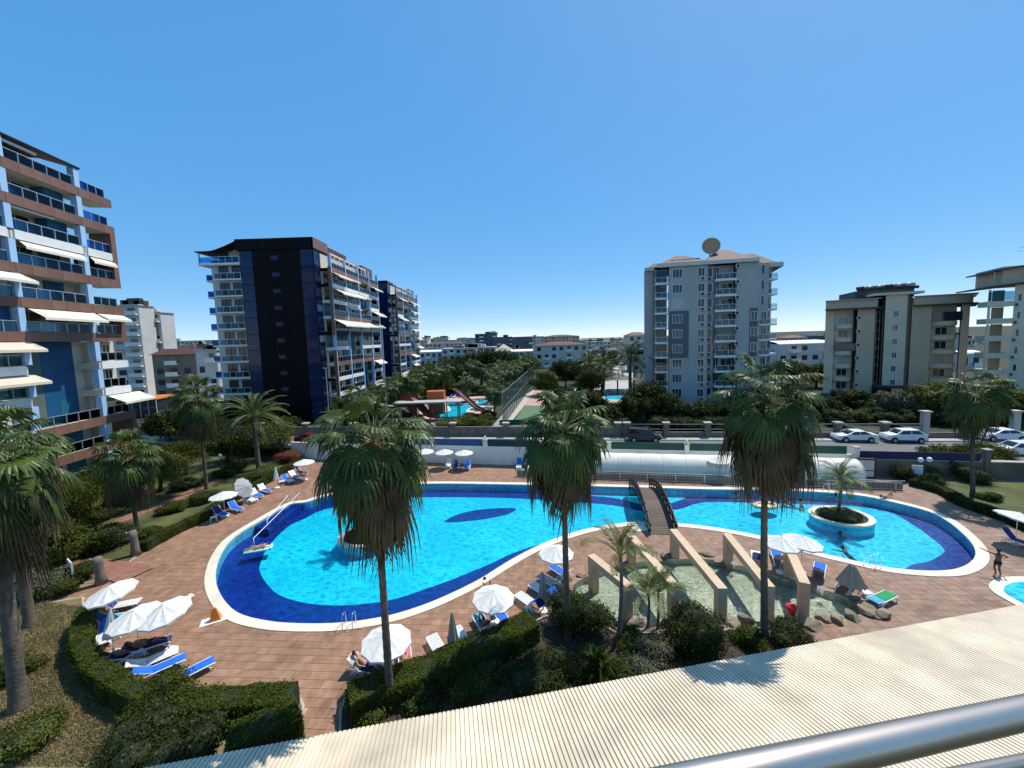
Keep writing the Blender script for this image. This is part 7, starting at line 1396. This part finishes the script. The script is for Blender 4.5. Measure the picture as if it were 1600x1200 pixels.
# lying on a lounger: along -y feet, +y head; back raised
def LIE(raise_=.5, bent=.0, arms='side'):
    c, s = math.cos(raise_), math.sin(raise_); up = lambda d, h: (0, .1 + d * c - h * s, .16 + d * s + h * c)
    P = dict(pelvis=(0, .05, .15), chest=up(.36, .02), neck=up(.56, .04), head=up(.76, .07), hip_l=(-.09, .05, .15), hip_r=(.09, .05, .15), knee_l=(-.11, -.42, .14 + bent), foot_l=(-.12, -.82 + bent * .5, .07), toe_l=(-.13, -.88 + bent * .5, .17), knee_r=(.1, -.42, .14 + bent * .4), foot_r=(.12, -.84, .07), toe_r=(.13, -.9, .17), face=(0, -s, c))
    for k, sg in (('l', -1), ('r', 1)): a = up(.48, .02); P['sh_' + k] = (sg * .19, a[1], a[2]); e = up(.2, .0); P['elbow_' + k] = (sg * .3, e[1], e[2] + .02); P['hand_' + k] = (sg * .2, .0, .2)
    if arms == 'up':
        a = up(.75, .03); P['elbow_r'] = (.36, a[1], a[2]); b = up(.82, .06); P['hand_r'] = (.16, b[1], b[2])
    return P
def on_lounger(px, py, hx, hy, fx, fy, label, pose, **kw):
    a, b = at(hx, hy, .4), at(fx, fy, .4); d = a - b; c = (a + b) / 2; return person(label, (c.x, c.y, .36), math.atan2(d.y, d.x) - math.pi / 2, pose, **kw)
m_ = at(1558, 899); person('shirtless man in dark shorts walking away beside the right pool end', (m_.x, m_.y, 0), -.25, WALK, 'skin_dark', 'short', 'black_cloth')
on_lounger(0, 0, 550, 1036, 598, 1046, 'tanned sunbather reclining below the front parasol', LIE(.6, .18), skin='skin', cloth='short', ccol='navy_cloth')
on_lounger(0, 0, 634, 1044, 632, 1019, 'sunbather in a red swimsuit on the pink towel', LIE(.5, .0, 'up'), skin='skin', cloth='brief', ccol='red_cloth', top='red_cloth')
on_lounger(0, 0, 763, 987, 747, 963, 'person lying in the shade below the middle parasol', LIE(.55, .2), skin='skin_dark', cloth='short', ccol='black_cloth')
on_lounger(0, 0, 195, 1018, 266, 997, 'person resting in the shade of the twin left parasols', LIE(.3, .1), skin='skin_dark', cloth='short', ccol='black_cloth')
on_lounger(0, 0, 182, 1030, 212, 1012, 'person in dark swimwear beside the curved hedge', LIE(.5, .1), skin='skin_dark', cloth='short', ccol='black_cloth')
on_lounger(0, 0, 461, 735, 481, 740, 'red clad sunbather on the farthest lounger of the hedge row', LIE(.6, .15), skin='skin', cloth='short', ccol='red_cloth', top='red_cloth')
FLAT = LIE(.06, .0)
q = at(760, 900, -.1); EDGE = dict(pelvis=(0, -.5, -.55), chest=(0, -.28, -.22), neck=(0, -.16, -.02), head=(0, -.1, .18), sh_l=(-.19, -.22, -.06), elbow_l=(-.3, .08, .1), hand_l=(-.22, .38, .17), sh_r=(.19, -.22, -.06), elbow_r=(.3, .08, .1), hand_r=(.22, .38, .17), hip_l=(-.09, -.5, -.55), hip_r=(.09, -.5, -.55), knee_l=(-.1, -.72, -.9), foot_l=(-.1, -1.0, -1.0), knee_r=(.1, -.72, -.9), foot_r=(.1, -1.0, -1.0), face=(0, 1, 0))
e_ = at(757, 905, 0); person('swimmer leaning both arms on the front pool edge', (e_.x, e_.y, -.1), math.pi + .5 - .1, {k: (v[0], v[1] + .15, v[2]) for k, v in EDGE.items()}, 'skin_dark', 'brief', 'black_cloth')
SWIM = dict(pelvis=(0, -.55, -.35), chest=(0, -.22, -.14), neck=(0, -.06, .0), head=(0, .02, .18), sh_l=(-.19, -.14, -.06), elbow_l=(-.42, .0, -.04), hand_l=(-.6, .2, -.02), sh_r=(.19, -.14, -.06), elbow_r=(.42, .02, -.05), hand_r=(.6, .22, -.02), hip_l=(-.09, -.55, -.35), hip_r=(.09, -.55, -.35), knee_l=(-.14, -.9, -.5), foot_l=(-.12, -1.3, -.45), knee_r=(.14, -.9, -.5), foot_r=(.12, -1.3, -.6), face=(0, 1, .1))
for px, py, rz, sk, lb in ((1149, 771, 1.2, 'skin_dark', 'swimmer at the far wall right of the bridge'), (1224, 778, .6, 'skin', 'pale swimmer near the far wall behind the front right palm'), (1251, 781, -.5, 'skin_dark', 'dark haired swimmer near the far wall left of the island'), (1313, 833, 2.2, 'skin_dark', 'swimmer just in front of the right island'), (1316, 856, .3, 'skin_dark', 'dark haired swimmer between the island and the front edge'), (1306, 773, 2.8, 'skin_dark', 'swimmer at the far ladder behind the island palm')):
    q = at(px, py, -.1); person(lb, (q.x, q.y, -.2), rz, SWIM, sk, 'brief', 'black_cloth')
q = at(402, 858, -.05); person('sunbather floating on an air bed in the dark blue end', (q.x, q.y, -.06), -1.2, LIE(.1, .15), 'skin', 'brief', 'black_cloth')
t = thing('air_bed', 'pale green air bed floating in the dark blue left end', 'float', (q.x, q.y, -.13), -1.2); 
for k in range(5): MB().tube([(-.32 + .16 * k, -.9, .05), (-.32 + .16 * k, -.85, .06), (-.32 + .16 * k, .85, .06), (-.32 + .16 * k, .9, .05)], [.03, .085, .085, .03], 8).build('air_tube', M['float_pvc'], t, smooth=True)
MB().tube([(-.38, .95, .06), (.38, .95, .06)], .12, 10).build('pillow', M['float_pvc'], t, smooth=True)
q = at(1196, 791, -.1); t = thing('swim_ring', 'orange and white inflatable ring boat floating near the far wall', 'float', (q.x, q.y, -.13)); MB().tube([(1.0 * math.cos(6.2832 * k / 24), .55 * math.sin(6.2832 * k / 24), .1) for k in range(25)], .15, 10, caps=False).build('tube', M['ring_pvc'], t, smooth=True); MB().prism([(.9 * math.cos(6.2832 * k / 24), .47 * math.sin(6.2832 * k / 24)) for k in range(24)], .03, .06).build('bottom', M['white_plastic'], t)
q = at(1385, 778); person('sunbather lying with bent knees at the far right pool edge', (q.x, q.y, .04), 1.9, LIE(.12, .42), 'skin', 'brief', 'black_cloth')
bpy.context.view_layer.update(); dg = bpy.context.evaluated_depsgraph_get()
for o in _skins:
    me = bpy.data.meshes.new_from_object(o.evaluated_get(dg)); o.modifiers.clear(); old = o.data; o.data = me; me.polygons.foreach_set('use_smooth', [True] * len(me.polygons))
